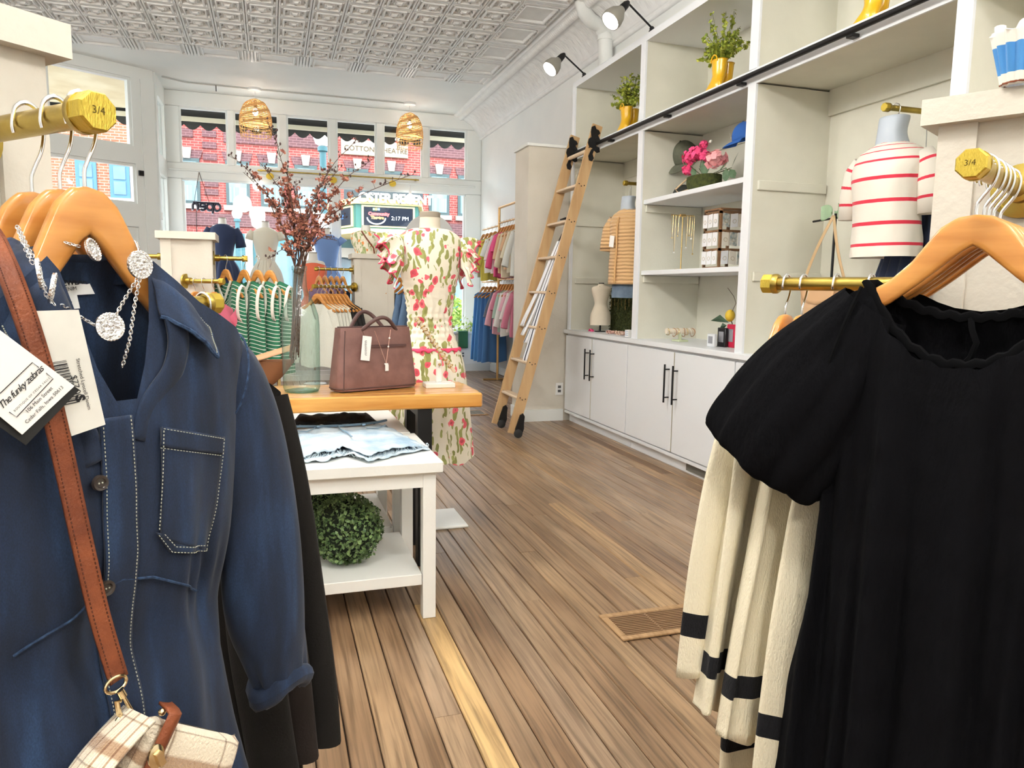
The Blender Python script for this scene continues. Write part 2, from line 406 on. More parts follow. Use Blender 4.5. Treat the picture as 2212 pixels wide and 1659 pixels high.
# ---- ceiling with pressed tin
TIN = M('tin_paint', rgb(240,240,238), 0.38, bump=0.22, bscale=55, var=rgb(232,232,230), vscale=8)
ceil = obj('ceiling', MB().box(LX, WX, BY, 12.6, CEIL, CEIL+0.1), WALLM, smooth=0); struct(ceil, 'white painted ceiling with a field of pressed tin tiles')
def ring(mb, cx, cy, hx, hy, rings):
    vs = []
    for ins, dp in rings:
        a_, b_ = max(hx-ins, 1e-4), max(hy-ins, 1e-4)
        vs += [(cx-a_,cy-b_,-dp),(cx+a_,cy-b_,-dp),(cx+a_,cy+b_,-dp),(cx-a_,cy+b_,-dp)]
    fs = []
    for i in range(len(rings)-1):
        for k in range(4): fs.append((i*4+k, (i+1)*4+k, (i+1)*4+(k+1)%4, i*4+(k+1)%4))
    q = (len(rings)-1)*4; fs.append((q+3,q+2,q+1,q))
    return mb.add(vs, fs)
TS = 0.305
mb = MB(); ring(mb, 0, 0, TS/2, TS/2, [(0,0),(.004,.016),(.020,.016),(.026,.004),(.040,.004),(.048,.020),(.060,.022),(.072,.010),(.098,.008),(.108,.020),(.122,.016),(.134,.026)])
for sx in (-1,1):
    for sy in (-1,1):
        mb.ball((sx*.118, sy*.118, -.008), .016, 6, 4, sz=.8)
        mb.ball((sx*.080, sy*.0, -.012), .012, 6, 4, sz=.8); mb.ball((0, sy*.080, -.012), .012, 6, 4, sz=.8)
mb.v = [Vector((p.x,p.y,p.z*1.7)) for p in mb.v]; tin_me = mb.mesh('tin_tile', 30); tin_me.materials.append(TIN)
TX1, TY1 = 2.69, 9.62; BD = 0.42
mb = MB(); ring(mb, 0, 0, 0.305-0.055, BD/2, [(0,0),(.004,.018),(.022,.018),(.030,.006),(.044,.006),(.054,.022),(.066,.020),(.074,.006)])
for k in range(9): mb.ball((-0.22+k*0.055, -BD/2+.034, -.01), .014, 6, 4, sz=.8); mb.ball((-0.22+k*0.055, BD/2-.034, -.01), .014, 6, 4, sz=.8)
for k in range(3): mb.box(0.258+k*.034, 0.258+k*.034+.022, -BD/2, BD/2, -.022, 0)
mb.v = [Vector((p.x,p.y,p.z*1.5)) for p in mb.v]; bord_me = mb.mesh('tin_border', 30); bord_me.materials.append(TIN)
mb = MB(); ring(mb, 0, 0, BD/2, BD/2, [(0,0),(.004,.018),(.022,.018),(.030,.006),(.050,.006),(.062,.022),(.080,.020),(.088,.006)])
corn_me = mb.mesh('tin_corner', 30); corn_me.materials.append(TIN)
def put(me, name, x, y, rz=0):
    o = bpy.data.objects.new(name, me); COL.objects.link(o); o.parent = ceil; o.location = (x, y, CEIL); o.rotation_euler = (0,0,rz)
xi, yi = TX1 - BD, TY1 - BD
put(corn_me, 'tin_corner', TX1-BD/2, TY1-BD/2)
for k in range(10):
    put(bord_me, 'tin_border', xi - 0.305 - k*0.61, TY1-BD/2)
for k in range(9): put(bord_me, 'tin_border', TX1-BD/2, yi - 0.305 - k*0.61, PI/2)
for ix in range(16):
    for iy in range(16): put(tin_me, 'tin_tile', xi - TS/2 - ix*TS, yi - TS/2 - iy*TS)
# ---- cornice on the right wall: ribbed cove between two mouldings
PR = [(0.0,-.34),(-.02,-.34),(-.035,-.325),(-.035,-.305),(-.05,-.295),(-.06,-.27),(-.075,-.235),(-.10,-.19),(-.14,-.145),(-.19,-.105),(-.245,-.08),(-.30,-.066),(-.315,-.07),(-.34,-.075),(-.37,-.06),(-.38,-.04),(-.40,-.03),(-.42,-.03),(-.44,-.012),(-.445,0)]
def corn(u, v):
    y = 3.0 + u*(GY-0.06-3.0); k = v*(len(PR)-1); i = min(int(k), len(PR)-2); f = k-i
    px = PR[i][0]*(1-f)+PR[i+1][0]*f; pz = PR[i][1]*(1-f)+PR[i+1][1]*f
    d = 0.0
    if 5 <= k <= 11:
        e = math.sin((k-5)/6*PI); ph = (y*7.2) % 1.0
        d = 0.030*e*(abs(math.sin(PI*ph))**0.6) + 0.006*e*math.sin(2*PI*y*36+k)
    elif 13 <= k <= 15: d = 0.006*math.sin(2*PI*y*26)
    return (WX + px - d*0.7, y, CEIL + pz - d*0.7)
mb = MB(); mb.grid(corn, 900, 38, uvs=False); c = obj('trim_2', mb, TIN, smooth=60); struct(c, 'white pressed tin cornice with ribbed cove along the right wall')
# ---- street window: six transom lights over two large panes
Wz = lambda u, v: ony(u, v, GY).z
zt1 = 3.655; zt0 = 2.90; zl1 = 2.69; zl0 = PZ + 0.05
tx = [ony(u, 300, GY).x for u in (389,492,506,602,619.5,710.6,726,812,827,911.6,925,1007)]
win = struct(thing('window_1', 'white framed street window with six transom lights', 'window', (0.9, GY, PZ))); del win['category']
def fm(nm, x0, x1, z0, z1, dy=0.06, b_=0.008): obj(nm, MB().bbox(x0, x1, GY-dy, GY+0.05, z0, z1, b_), TRIM, win)
fm('head', -1.34, WX, zt1, CEIL, 0.07); fm('transom_rail', -1.34, WX, zl1, zt0, 0.07)
fm('bead', -1.30, WX-0.1, zl1+0.10, zl1+0.13, 0.085)
fm('jamb', -1.34, tx[0], zt0, zt1); fm('jamb', tx[-1], WX, zt0, zt1)
for k in range(5): fm('mullion', tx[2*k+1], tx[2*k+2], zt0, zt1)
for k in range(6):
    p = obj('pane', MB().box(tx[2*k], tx[2*k+1], GY-0.003, GY+0.003, zt0, zt1), GLASS, win, smooth=0)
    q = MB()
    for (a0,a1,c0,c1) in ((tx[2*k],tx[2*k+1],zt0,zt0+.022),(tx[2*k],tx[2*k+1],zt1-.022,zt1),(tx[2*k],tx[2*k]+.022,zt0+.022,zt1-.022),(tx[2*k+1]-.022,tx[2*k+1],zt0+.022,zt1-.022)): q.box(a0,a1,GY-.03,GY+.02,c0,c1)
    obj('glazing_bead', q, TRIM, p, smooth=0)
lx = [ony(u, 420, GY).x for u in (395,714,731,1004)]
fm('jamb', -1.34, lx[0], zl0, zl1); fm('mullion', lx[1], lx[2], zl0, zl1); fm('jamb', lx[3], WX, zl0, zl1); fm('sill', -1.34, WX, PZ, zl0, 0.08)
for k in (0, 1):
    p = obj('pane', MB().box(lx[2*k], lx[2*k+1], GY-0.003, GY+0.003, zl0, zl1), GLASS, win, smooth=0)
    q = MB()
    for (a0,a1,c0,c1) in ((lx[2*k],lx[2*k+1],zl1-.018,zl1),(lx[2*k],lx[2*k]+.03,zl0,zl1-.03),(lx[2*k+1]-.03,lx[2*k+1],zl0,zl1-.03)): q.box(a0,a1,GY-.035,GY+.02,c0,c1)
    obj('glazing_bead', q, TRIM, p, smooth=0)
# ---- angled entry wall at the left with door and transom, and the short return
ED = Vector((0.857,0.515,0)).normalized(); EN = Vector((ED.y, -ED.x, 0)); EB = Vector((-1.36,10.6,0))
def en(u, v): p = onp(u, v, EB, EN); return (p-EB).dot(ED), p.z
ent = struct(thing('door_1', 'white entry door with glass and a transom light, set at an angle', 'door', EB)); del ent['category']
def ebox(nm, s0, s1, z0, z1, t0=-0.05, t1=0.05, m=TRIM, par=None):
    c_ = EB + ED*((s0+s1)/2) - EN*((t0+t1)/2) + Vector((0,0,(z0+z1)/2))
    return obj(nm, MB().obox(c_, ED*((s1-s0)/2), EN*((t1-t0)/2), (0,0,(z1-z0)/2)), m, par or ent, smooth=0)
a0, ztA = en(99,135); a1, ztB = en(278,163); _, zbB = en(286,318); d0, zdT = en(114,335); d1, _ = en(290,356); _, zdB = en(298,442)
sL = -2.4
zt_ = (ztA+ztB)/2; 
ebox('head', sL, 0, zt_, CEIL); ebox('post', -0.16, 0, 0, zt_, -0.07, 0.07); ebox('transom_rail', sL, -0.16, zdT+0.02, zbB)
ebox('stile', a1, -0.16, zbB, zt_); ebox('stile', sL, a0, zbB, zt_)
ebox('pane', a0, a1, zbB, zt_, -0.003, 0.003, GLASS)
ebox('stile', d1, -0.16, 0.0, zdT+0.02); ebox('stile', sL, d0-0.25, 0.0, zdT+0.02); ebox('lock_rail', d0-0.25, d1, zdB-0.28, zdB)
ebox('pane', d0-0.25, d1, zdB, zdT+0.02, -0.003, 0.003, GLASS)
ebox('bottom_panel', d0-0.25, d1, 0.0, zdB-0.28, -0.02, 0.03); ebox('inset_panel', d0-0.15, d1-0.10, 0.3, zdB-0.38, 0.03, 0.045)
for (s0,s1,z0,z1) in ((a0,a1,zbB,zbB+.03),(a0,a1,zt_-.03,zt_),(a1-.03,a1,zbB+.03,zt_-.03),(d0-.25,d1,zdB,zdB+.03),(d0-.25,d1,zdT-.01,zdT+.02),(d1-.03,d1,zdB+.03,zdT-.01)): ebox('glazing_bead', s0, s1, z0, z1, -0.02, 0.065)
p = onp(305, 374, EB + EN*0.08, EN)
so = thing('door_sensor', 'small black sensor box stuck on the white door frame', 'sensor', p); obj('housing', MB().obox(p, ED*0.03, EN*0.012, (0,0,0.03)), BLACKM, so)
ret = struct(thing('window_2', 'narrow white side light between the entry door and the street window', 'window', (-1.34,10.6,0))); del ret['category']
RX = -1.35
def rb(nm, y0, y1, z0, z1, m=TRIM, t=0.04): obj(nm, MB().box(RX-t, RX+t, y0, y1, z0, z1), m, ret, smooth=0)
rb('head', 10.6, GY, 3.62, CEIL); rb('stile', 10.6, 10.72, 0, 3.62); rb('stile', 11.34, GY, 0, 3.62); rb('rail', 10.72, 11.34, 2.66, 2.9); rb('bottom_panel', 10.72, 11.34, 0, 0.6)
rb('pane', 10.72, 11.34, 2.9, 3.62, GLASS, 0.003); rb('pane', 10.72, 11.34, 0.6, 2.66, GLASS, 0.003)
for zc in (2.05, 1.45): obj('hinge', MB().box(RX+0.04, RX+0.055, 10.62, 10.66, zc, zc+0.09), OUT, ret)
# close the shell: wall piece from the entry wall to the left wall
slab('wall_front', LX, -3.35, 9.2, 9.5, 0, CEIL+0.1, lab='short white wall beside the entry')
slab('floor_ground', -40, 45, -12, 12.6, -0.6, -0.35, ASPH0, 'ground under the building')
# ================================================================== the street
ASPH = M('asphalt', rgb(96,96,97), 0.9, var=rgb(86,86,88), vscale=3)
CONC = M('sidewalk_concrete', rgb(160,158,153), 0.85, var=rgb(148,146,142), vscale=2)
slab('floor_street', -40, 45, 15.5, 60, -0.35, -0.22, ASPH, 'grey asphalt street outside')
slab('floor_sidewalk', -40, 45, 12.6, 15.5, -0.35, -0.08, CONC, 'pale concrete sidewalk outside the window')
FY = 34.0
BRK = M('red_brick', rgb(190,98,92), 0.85); n, l, b = nodes(BRK)
tc = n.new('ShaderNodeTexCoord'); mp = n.new('ShaderNodeMapping'); mp.inputs['Rotation'].default_value = (math.radians(90),0,0); l.new(tc.outputs['Object'], mp.inputs[0])
bt = n.new('ShaderNodeTexBrick'); bt.inputs['Scale'].default_value = 1.0; bt.inputs['Brick Width'].default_value = 0.30; bt.inputs['Row Height'].default_value = 0.105; bt.inputs['Mortar Size'].default_value = 0.010
bt.inputs['Color1'].default_value = (*rgb(140,62,58),1); bt.inputs['Color2'].default_value = (*rgb(124,52,49),1); bt.inputs['Mortar'].default_value = (*rgb(170,118,110),1)
l.new(mp.outputs[0], bt.inputs['Vector']); l.new(bt.outputs[0], b.inputs['Base Color'])
BRK2 = BRK.copy(); BRK2.name = 'dark_brick'
for nd in BRK2.node_tree.nodes:
    if nd.type == 'TEX_BRICK':
        nd.inputs['Color1'].default_value = (*rgb(92,60,62),1); nd.inputs['Color2'].default_value = (*rgb(80,52,56),1); nd.inputs['Mortar'].default_value = (*rgb(122,92,94),1)
BRK3 = BRK.copy(); BRK3.name = 'orange_brick'
for nd in BRK3.node_tree.nodes:
    if nd.type == 'TEX_BRICK':
        nd.inputs['Color1'].default_value = (*rgb(160,92,66),1); nd.inputs['Color2'].default_value = (*rgb(144,78,56),1); nd.inputs['Mortar'].default_value = (*rgb(186,158,134),1)
STONE = M('pale_stone', rgb(164,158,148), 0.8)
GREENF = M('green_window_frame', rgb(50,70,72), 0.5)
PANEF = M('far_pane', rgb(92,120,134), 0.08, var=rgb(116,146,156), vscale=0.7, stretch=(4,1,0.3))
f0 = ony(360, 300, FY).x; f1 = 24.0
fac = thing('brick_building', 'red brick building across the street seen through the shop window', 'building', ((f0+f1)/2, FY, -0.2))
zc_ = ony(600, 266, FY).z
obj('wall', MB().box(f0, f1, FY, FY+3, -0.2, zc_), BRK, fac, smooth=0)
obj('coping', MB().box(f0-0.1, f1, FY-0.25, FY+3, zc_, zc_+0.5), STONE, fac, smooth=0)
def frect(u0, v0, u1, v1, y=FY): p, q = ony(u0, v0, y), ony(u1, v1, y); return p.x, q.x, q.z, p.z
for (u0,v0,u1,v1) in ((391,277,417,297),(436,262,467,273),(436,281,467,297),(437,306,468,322),(438,331,469,347),(442,393,472,404),(442,408,472,422)):
    a0,a1,c0,c1 = frect(u0,v0,u1,v1); obj('dark_brick_panel', MB().box(a0,a1,FY-0.08,FY,c0,c1), BRK2, fac, smooth=0)
zb = ony(585,300,FY).z
obj('dark_brick_band', MB().box(ony(483,300,FY).x, ony(726,300,FY).x, FY-0.08, FY, zb-0.28, zb+0.28), BRK2, fac, smooth=0)
obj('dark_brick_band', MB().box(ony(912,330,FY).x, f1, FY-0.08, FY, zb-0.28, zb+0.28), BRK2, fac, smooth=0)
zb = ony(600,478,FY).z
obj('dark_brick_band', MB().box(f0+0.02, f1, FY-0.08, FY, zb-0.30, zb+0.22), BRK2, fac, smooth=0)
zk = ony(661,343,FY).z; zwt = ony(661,358,FY).z; zwb = ony(661,452,FY).z
for u in (406,514,588,661,772,845,948,1010,1090):
    xc = ony(u, 400, FY).x; hw = 0.47
    wf = obj('far_window', MB().box(xc-hw,xc+hw,FY-0.10,FY,zwb,zwt), GREENF, fac, smooth=0)
    obj('pane', MB().box(xc-hw+.12,xc+hw-.12,FY-0.12,FY-0.10,zwb+.12,zwt-.14), PANEF, wf, smooth=0)
    obj('curtain', MB().box(xc-hw+.14,xc+hw-.14,FY-0.13,FY-0.12,zwb+.14,zwb+.75), M('curtain_cloth', rgb(130,160,168), 0.8, var=rgb(96,130,140), vscale=1.0, stretch=(14,1,0.1)), wf, smooth=0)
    obj('sill', MB().box(xc-hw-.1,xc+hw+.1,FY-0.2,FY,zwb-.2,zwb), STONE, fac, smooth=0)
    obj('lintel', MB().prism([(-hw-.04,0),(hw+.04,0),(hw+.14,.34),(-hw-.14,.34)], (xc,FY-.06,zwt), (1,0,0), (0,0,1), (0,.06,0)), BRK2, fac, smooth=0)
    obj('keystone', MB().prism([(-.12,-.02),(.12,-.02),(.19,.42),(-.19,.42)], (xc,FY-.16,zwt), (1,0,0), (0,0,1), (0,.16,0)), STONE, fac, smooth=0)
# name stone
a0,a1,c0,c1 = frect(736,305,880,336); c0 = ony(806,338,FY).z; c1 = ony(806,306,FY).z
sg = obj('name_stone', MB().box(a0,a1,FY-0.15,FY,c0,c1), M('carved_stone', rgb(140,134,124), 0.85), fac, smooth=0)
lettering('carved_letters', 'COTTON  THEATRE', 0.30, M('gold_letter', rgb(74,60,36), 0.7), sg, (a0+0.12, FY-0.17, c0+0.17), (1,0,0), (0,0,1), space=1.02)
# street level: teal shop fronts between pale piers
TEAL = M('teal_front', rgb(60,112,120), 0.5); zsf = ony(600,508,FY).z
for k in range(12):
    xa = f0 + 0.3 + k*2.9
    sf = obj('shop_front', MB().box(xa,xa+2.6,FY-0.15,FY,-0.2,zsf), TEAL, fac, smooth=0)
    obj('shop_pane', MB().box(xa+.15,xa+2.45,FY-0.18,FY-0.15,0.5,zsf-.5), PANEF, sf, smooth=0)
    obj('pier', MB().box(xa-.3,xa,FY-0.3,FY,-0.2,zsf), STONE, fac, smooth=0)
# theatre entrance arch
p = ony(745,560,FY-.4)
for sx in (-1.5, 1.3, 4.0): obj('entrance_pier', MB().box(p.x+sx-.3,p.x+sx+.3,FY-1.0,FY-.31,-.2,zsf-.3), STONE, fac, smooth=0)
for sx in (-1.5, 1.3):
    am = MB()
    for t in range(12):
        a0_, a1_ = PI*t/12, PI*(t+1)/12; xa, xb = math.cos(a0_)*1.1, math.cos(a1_)*1.1; za, zb_ = math.sin(a0_)*1.0, math.sin(a1_)*1.0
        cx_ = p.x+sx+1.4; z_ = zsf-1.9
        am.prism([(xa,za),(xb,zb_),(xb,1.4),(xa,1.4)], (cx_,FY-1.0,z_), (1,0,0), (0,0,1), (0,.5,0))
    obj('entrance_arch', am, STONE, fac, smooth=0)
# orange brick neighbour, seen through the entry door
g0 = -40.0; g1 = f0 - 0.02
nb = thing('orange_brick_building', 'orange brick building across the street with blue framed sash windows', 'building', ((g0+g1)/2, FY-1, -0.2))
obj('wall', MB().box(g0, g1, FY-1, FY+2, -0.2, zc_-0.4), BRK3, nb, smooth=0)
BLF = M('blue_frame', rgb(60,104,130), 0.5); BLP = M('blue_pane', rgb(90,124,156), 0.08, var=rgb(66,92,120), vscale=0.8)
for (u0,v0,u1,v1) in ((162,345,211,408),(236,351,283,430),(40,335,90,395),(-70,325,-20,385)):
    a0,a1,c0,c1 = frect(u0,v0,u1,v1,FY-1)
    if u0 == 162: c0 = ony(211,425,FY-1).z
    wf = obj('sash_window', MB().box(a0,a1,FY-1.1,FY-1,c0,c1), BLF, nb, smooth=0); zm = (c0+c1)/2
    obj('pane', MB().box(a0+.14,a1-.14,FY-1.13,FY-1.1,zm+.04,c1-.14), BLP, wf, smooth=0); obj('pane', MB().box(a0+.14,a1-.14,FY-1.13,FY-1.1,c0+.14,zm-.04), BLP, wf, smooth=0)
    obj('sill', MB().box(a0-.1,a1+.1,FY-1.2,FY-1,c0-.2,c0), STONE, nb, smooth=0)
# theatre marquee
MY = 30.0
mq = thing('theatre_marquee', 'green theatre marquee with white letters and lit message boards', 'marquee', (ony(830,500,MY).x, MY, ony(830,500,MY).z))
xl = ony(769,470,MY).x; xr = ony(903,470,MY).x; zt = ony(830,443,MY).z; zb = ony(830,495,MY).z; xs = ony(716,470,MY+2.2).x
GRN = M('marquee_green', rgb(40,98,90), 0.5); YEL = M('marquee_cream', rgb(214,192,128), 0.6, emis=rgb(250,230,160), estr=0.12); LED = M('led_board', (0.004,0.005,0.008), 0.9, spec=.0, emis=(0.03,0.04,0.06), estr=1.0)
out = [(xl,MY),(xr,MY),(xr+0.9,FY-.002),(xs,FY-.002),(xs,MY+2.2)]
obj('body', MB().prism([(x,y) for x,y in out], (0,0,zb), (1,0,0), (0,1,0), (0,0,zt-zb)), GRN, mq, smooth=0)
def infl(e): return [(xl-e*.6,MY-e),(xr+e,MY-e),(xr+.9+e,FY-.002),(xs-e,FY-.002),(xs-e,MY+2.2-e)]
obj('cornice', MB().prism(infl(.12), (0,0,zt), (1,0,0), (0,1,0), (0,0,.22)), YEL, mq, smooth=0); obj('soffit', MB().prism(infl(.14), (0,0,zb-.2), (1,0,0), (0,1,0), (0,0,.2)), YEL, mq, smooth=0)
for k in range(16):
    x = xl + (xr-xl)*(k+.5)/16; obj('scallop', MB().cyl((x,MY-.10,zb-.22),(x,MY-.02,zb-.22),.10,n=10), YEL, mq, smooth=0)
pw = (xr-xl); b0,b1 = xl+.12*pw, xr-.09*pw; zz0 = zb+.12; zz1 = zt-.1
bd = obj('message_board', MB().box(b0-.08,b1+.08,MY-.06,MY,zz0-.06,zz1+.06), YEL, mq, smooth=0); obj('screen', MB().box(b0,b1,MY-.08,MY-.06,zz0,zz1), LED, bd, smooth=0)
def led(nm, s_, size, x, z, c, st=2.0, **k): lettering(nm, s_, size, M('led_'+nm, (0.02,0.02,0.02), 0.5, emis=c, estr=st), bd, (x, MY-.09, z), (1,0,0), (0,0,1), **k)
hz = zz1-zz0
led('clock_text', '2:17 PM', hz*.30, b0+(b1-b0)*.55, zz0+hz*.33, (0.9,0.95,1.0))

for k_, cc_ in enumerate(((.2,.8,.25),(.9,.8,.1),(.15,.35,1.0))): obj('colour_mark', MB().box(b0+(b1-b0)*(.18+.05*k_), b0+(b1-b0)*(.22+.05*k_), MY-.1, MY-.085, zz0+hz*.82, zz0+hz*.94), M('led_mark_%d' % k_, (.02,.02,.02), .5, emis=cc_, estr=2.5), bd, smooth=0)
led('red_text', 'Community', hz*.24, b0+(b1-b0)*.09, zz0+hz*.56, (1.0,0.12,0.12), bold=.01); led('orange_text', 'Theatre', hz*.22, b0+(b1-b0)*.14, zz0+hz*.36, (1.0,0.5,0.1), bold=.01)
arc = [(b0+(b1-b0)*.25+math.cos(PI+t*PI/12)*hz*.5, MY-.10, zz0+hz*.42+math.sin(PI+t*PI/12)*hz*.34) for t in range(13)]
obj('white_arc', MB().tube(arc, hz*.035, 6), M('led_clock_text', (0,0,0)), bd)
# angled board at its left side
A = Vector((xs,MY+2.2,0)); B = Vector((xl,MY,0)); dd = (B-A).normalized(); nn = Vector((dd.y,-dd.x,0)); LL = (B-A).length
c_ = (A+B)/2 + nn*.03 + Vector((0,0,(zz0+zz1)/2))
b2 = obj('message_board', MB().obox(c_, dd*(LL*.40), nn*.03, (0,0,hz/2+.05)), YEL, mq, smooth=0); obj('screen', MB().obox(c_+nn*.03, dd*(LL*.35), nn*.02, (0,0,hz/2-.02)), LED, b2, smooth=0)
lettering('blue_text', 'Alice', hz*.5, M('led_blue', (0,0,0), 0.5, emis=(0.05,0.25,0.8), estr=1.5), b2, c_ + nn*.06 - dd*LL*.22 + Vector((0,0,-hz*.1)), dd, (0,0,1), shear=.2)
lh = ony(830,420,MY).z - zt - .22
obj('letter_backing', MB().box(xl-.4, xr+.3, MY+.5, MY+.6, zt+.22, zt+1.3), M('backing_slate', rgb(52,62,68), .8), mq, smooth=0)
lettering('marquee_letters', 'OSTER REGENT', 0.50, M('white_letter', rgb(232,232,230), 0.6), mq, (ony(781,440,MY).x-.15, MY-.2, zt+.07), (1,0,0), (0,0,1), ext=.06, bold=.014, space=0.80)
# street lamps
LMP = M('lamp_post_paint', rgb(52,96,104), 0.5); OPL = M('lamp_globe', rgb(252,252,250), 0.4, emis=(1,1,1), estr=0.5)
def street_lamp(u, v, y, r, lab):
    p = ony(u, v, y)
    t = thing('street_lamp', lab, 'street lamp', (p.x, y, -0.2), 0, 'street lamps')
    obj('post', MB().lathe([(.22,-.2),(.22,.3),(.12,.5),(.085,1.0),(.07,p.z-r*1.6),(.11,p.z-r*1.5),(.11,p.z-r*1.1),(.06,p.z-r*.95)], (p.x,y,0)), LMP, t)
    obj('globe', MB().lathe([(.05,-r),(r*.75,-r*.75),(r,-r*.05),(r*.95,r*.4),(r*.6,r*.9),(r*.2,r*1.15)], p), OPL, t, smooth=180)
    obj('finial', MB().lathe([(r*.45,r*1.0),(r*.28,r*1.25),(r*.1,r*1.4),(.01,r*1.7)], p), LMP, t)
street_lamp(512, 462, 26.0, 0.16, 'street lamp with white acorn globe seen beside the navy dress display')
street_lamp(697, 295, 16.5, 0.20, 'nearer street lamp whose white globe shows in the transom beside the theatre name')
# awning over the window
AWD = M('awning_dark', rgb(52,54,52), 0.8); AWC = M('awning_cream', rgb(236,228,200), 0.7)
aw = thing('awning', 'dark scalloped awning with cream arm bar outside the shop window', 'awning', (0.5, GY+0.1, 4.1))
ax0, ax1 = -4.5, WX+0.6; ay0, ay1 = GY+0.14, GY+1.35; az0 = 4.40; az1 = 3.85
obj('canopy', MB().add([(ax0,ay0,az0),(ax1,ay0,az0),(ax1,ay1,az1),(ax0,ay1,az1),(ax0,ay0,az0-.02),(ax1,ay0,az0-.02),(ax1,ay1,az1-.02),(ax0,ay1,az1-.02)], [(0,1,2,3),(7,6,5,4),(0,4,5,1),(1,5,6,2),(2,6,7,3),(3,7,4,0)]), AWD, aw, smooth=0)
sc_ = 0.235; nsc = int((ax1-ax0)/sc_); pts = [(ax0,0)]
for k in range(nsc):
    for t in range(0, 9): pts.append((ax0+(k+t/8)*sc_, -.16 - .075*math.sin(PI*t/8)))
pts.append((ax0+nsc*sc_, 0))
mbv = MB()
for i in range(1, len(pts)-2):
    (xa,za),(xb,zb2) = pts[i], pts[i+1]
    mbv.add([(xa,ay1,az1),(xb,ay1,az1),(xb,ay1,az1+zb2),(xa,ay1,az1+za)], [(0,1,2,3)])
obj('valance', mbv, AWD, aw, smooth=0, mods=[dict(type='SOLIDIFY', thickness=.006)])
obj('front_bar', MB().box(ax0,ax1,ay1-.09,ay1-.04,az1-.12,az1-.055), AWC, aw, smooth=0)
obj('cross_bar', MB().box(ax0,ax1,ay0+.75,ay0+.80,az1+.02,az1+.06), AWC, aw, smooth=0)
for k in range(2): x = -1.55+k*4.9; obj('arm', MB().cyl((x,GY+.12,az1+.02),(x+.05,ay1-.05,az1-.02),.016,n=8), AWC, aw)
struct(obj('ceiling_entry', MB().prism([(-1.45,10.72),(-1.45,12.55),(-4.5,12.55),(-4.5,9.0)], (0,0,3.80), (1,0,0), (0,1,0), (0,0,.06)), M('entry_soffit', rgb(240,228,196), 0.7, var=rgb(222,204,166), vscale=2.2), smooth=0), 'cream soffit over the recessed entry')
slab('wall_fascia', -4.5, WX+.6, GY+.06, GY+.14, CEIL, 6.0, STONE, 'shop front fascia above the window')
# ================================================================== right-hand shelving
XF = 2.62; XB = 3.14; SZ = 2.45
DV = [(6.33,6.38),(5.02,5.09),(3.69,3.76),(2.33,2.40),(1.0,1.07)]
sh = thing('shelving_unit', 'tall white built-in wall shelving with beige inside and black ladder rail', 'shelving', ((XF+XB)/2, 3.7, 0.86))
obj('top_board', MB().box(XF-.01, XB, 1.0, 6.385, 3.0, 3.05), CABW, sh, smooth=0)
obj('rail_shelf', MB().box(XF, XB-.012, 1.0, 6.33, 2.385, SZ), CABIN, sh, smooth=0)
obj('rail_shelf_front', MB().box(XF-.012, XF, 1.0, 6.385, 2.375, SZ+.008), CABW, sh, smooth=0)
obj('back_panel', MB().box(XB-.012, XB, 1.0, 6.38, 0.862, 3.0), CABIN, sh, smooth=0)
for i, (a_, b_) in enumerate(DV):
    for z0, z1 in ((0.862, 2.375), (SZ+.01, 3.0)):
        dv = obj('divider' if i else 'end_panel', MB().box(XF+.002, XB-.012, a_, b_, z0, z1), CABIN, sh, smooth=0)
        obj('front_edge', MB().box(XF-.012, XF+.002, a_-.002, b_+.002, z0, z1), CABW, dv, smooth=0)
for i in range(1, 4):      # a board along the back under the rail shelf
    obj('hanging_cleat', MB().box(XB-.03, XB-.012, DV[i][1], DV[i-1][0], 2.24, 2.385), CABIN, sh, smooth=0)
zsh = (onx(1399,433,XF).z, onx(1391,588,XF).z)
for i, (a_, b_) in enumerate(DV[:3]):
    for zz in zsh:
        obj('shelf_cleat', MB().bbox(XF+.03, XB-.02, a_-.018, a_, zz-.075, zz-.022, .003), CABIN, sh, smooth=0)
for zz in zsh: obj('shelf', MB().bbox(XF+.012, XB-.014, 3.762, 5.018, zz-.02, zz+.012, .003), CABW, sh, smooth=0)
SU, SLO = zsh[0]+.012, zsh[1]+.012
# counter and base units
KT = 0.095; CT = 0.862
ctr = obj('counter_board', MB().bbox(2.585, XB+.02, 1.0, 6.42, 0.825, CT, .004), CABW); tag(ctr, 'long white counter board on top of the base cabinets', 'counter')
HND = M('black_handle', (0.02,0.02,0.022), 0.35, 0.6)
def base_unit(ya, yb, ym, lab, vent=None):
    t = thing('base_cabinet', lab, 'cabinet', ((2.6+XB)/2, (ya+yb)/2, 0), 0, 'white base cabinets')
    obj('body', MB().box(2.625, XB, ya, yb, KT, 0.823), CABW, t, smooth=0)
    k = obj('toe_kick', MB().box(2.66, XB, ya, yb, 0, KT), CABW, t, smooth=0)
    obj('bottom_rail', MB().box(2.608, 2.625, ya, yb, KT-.012, KT+.012), CABW, t, smooth=0)
    for d0, d1, hy in ((ym+.006, yb-.004, ym+.055), (ya+.004, ym-.006, ym-.055)):
        d = obj('door', MB().bbox(2.604, 2.623, d0, d1, KT+.02, 0.808, .003), CABW, t, smooth=0)
        h = MB().cyl((2.566,hy,.455),(2.566,hy,.72),.0065,n=10)
        for zz in (.49,.685): h.cyl((2.566,hy,zz),(2.606,hy,zz),.005,n=8)
        obj('handle', h, HND, d)
        obj('edge_strip', MB().box(2.605,2.622,ym-.004 if d0 > ym else ym-.0055, ym-.0005 if d0 < ym else ym+.0045, KT+.02,.806), M('edge_tape', rgb(196,190,168), 0.5), d, smooth=0)
    if vent:
        g_ = obj('vent_grille', MB().box(2.648, 2.66, vent[0], vent[1], .02, .078), M('vent_grey', rgb(120,118,112), 0.5, 0.3), k, smooth=0)
    return t
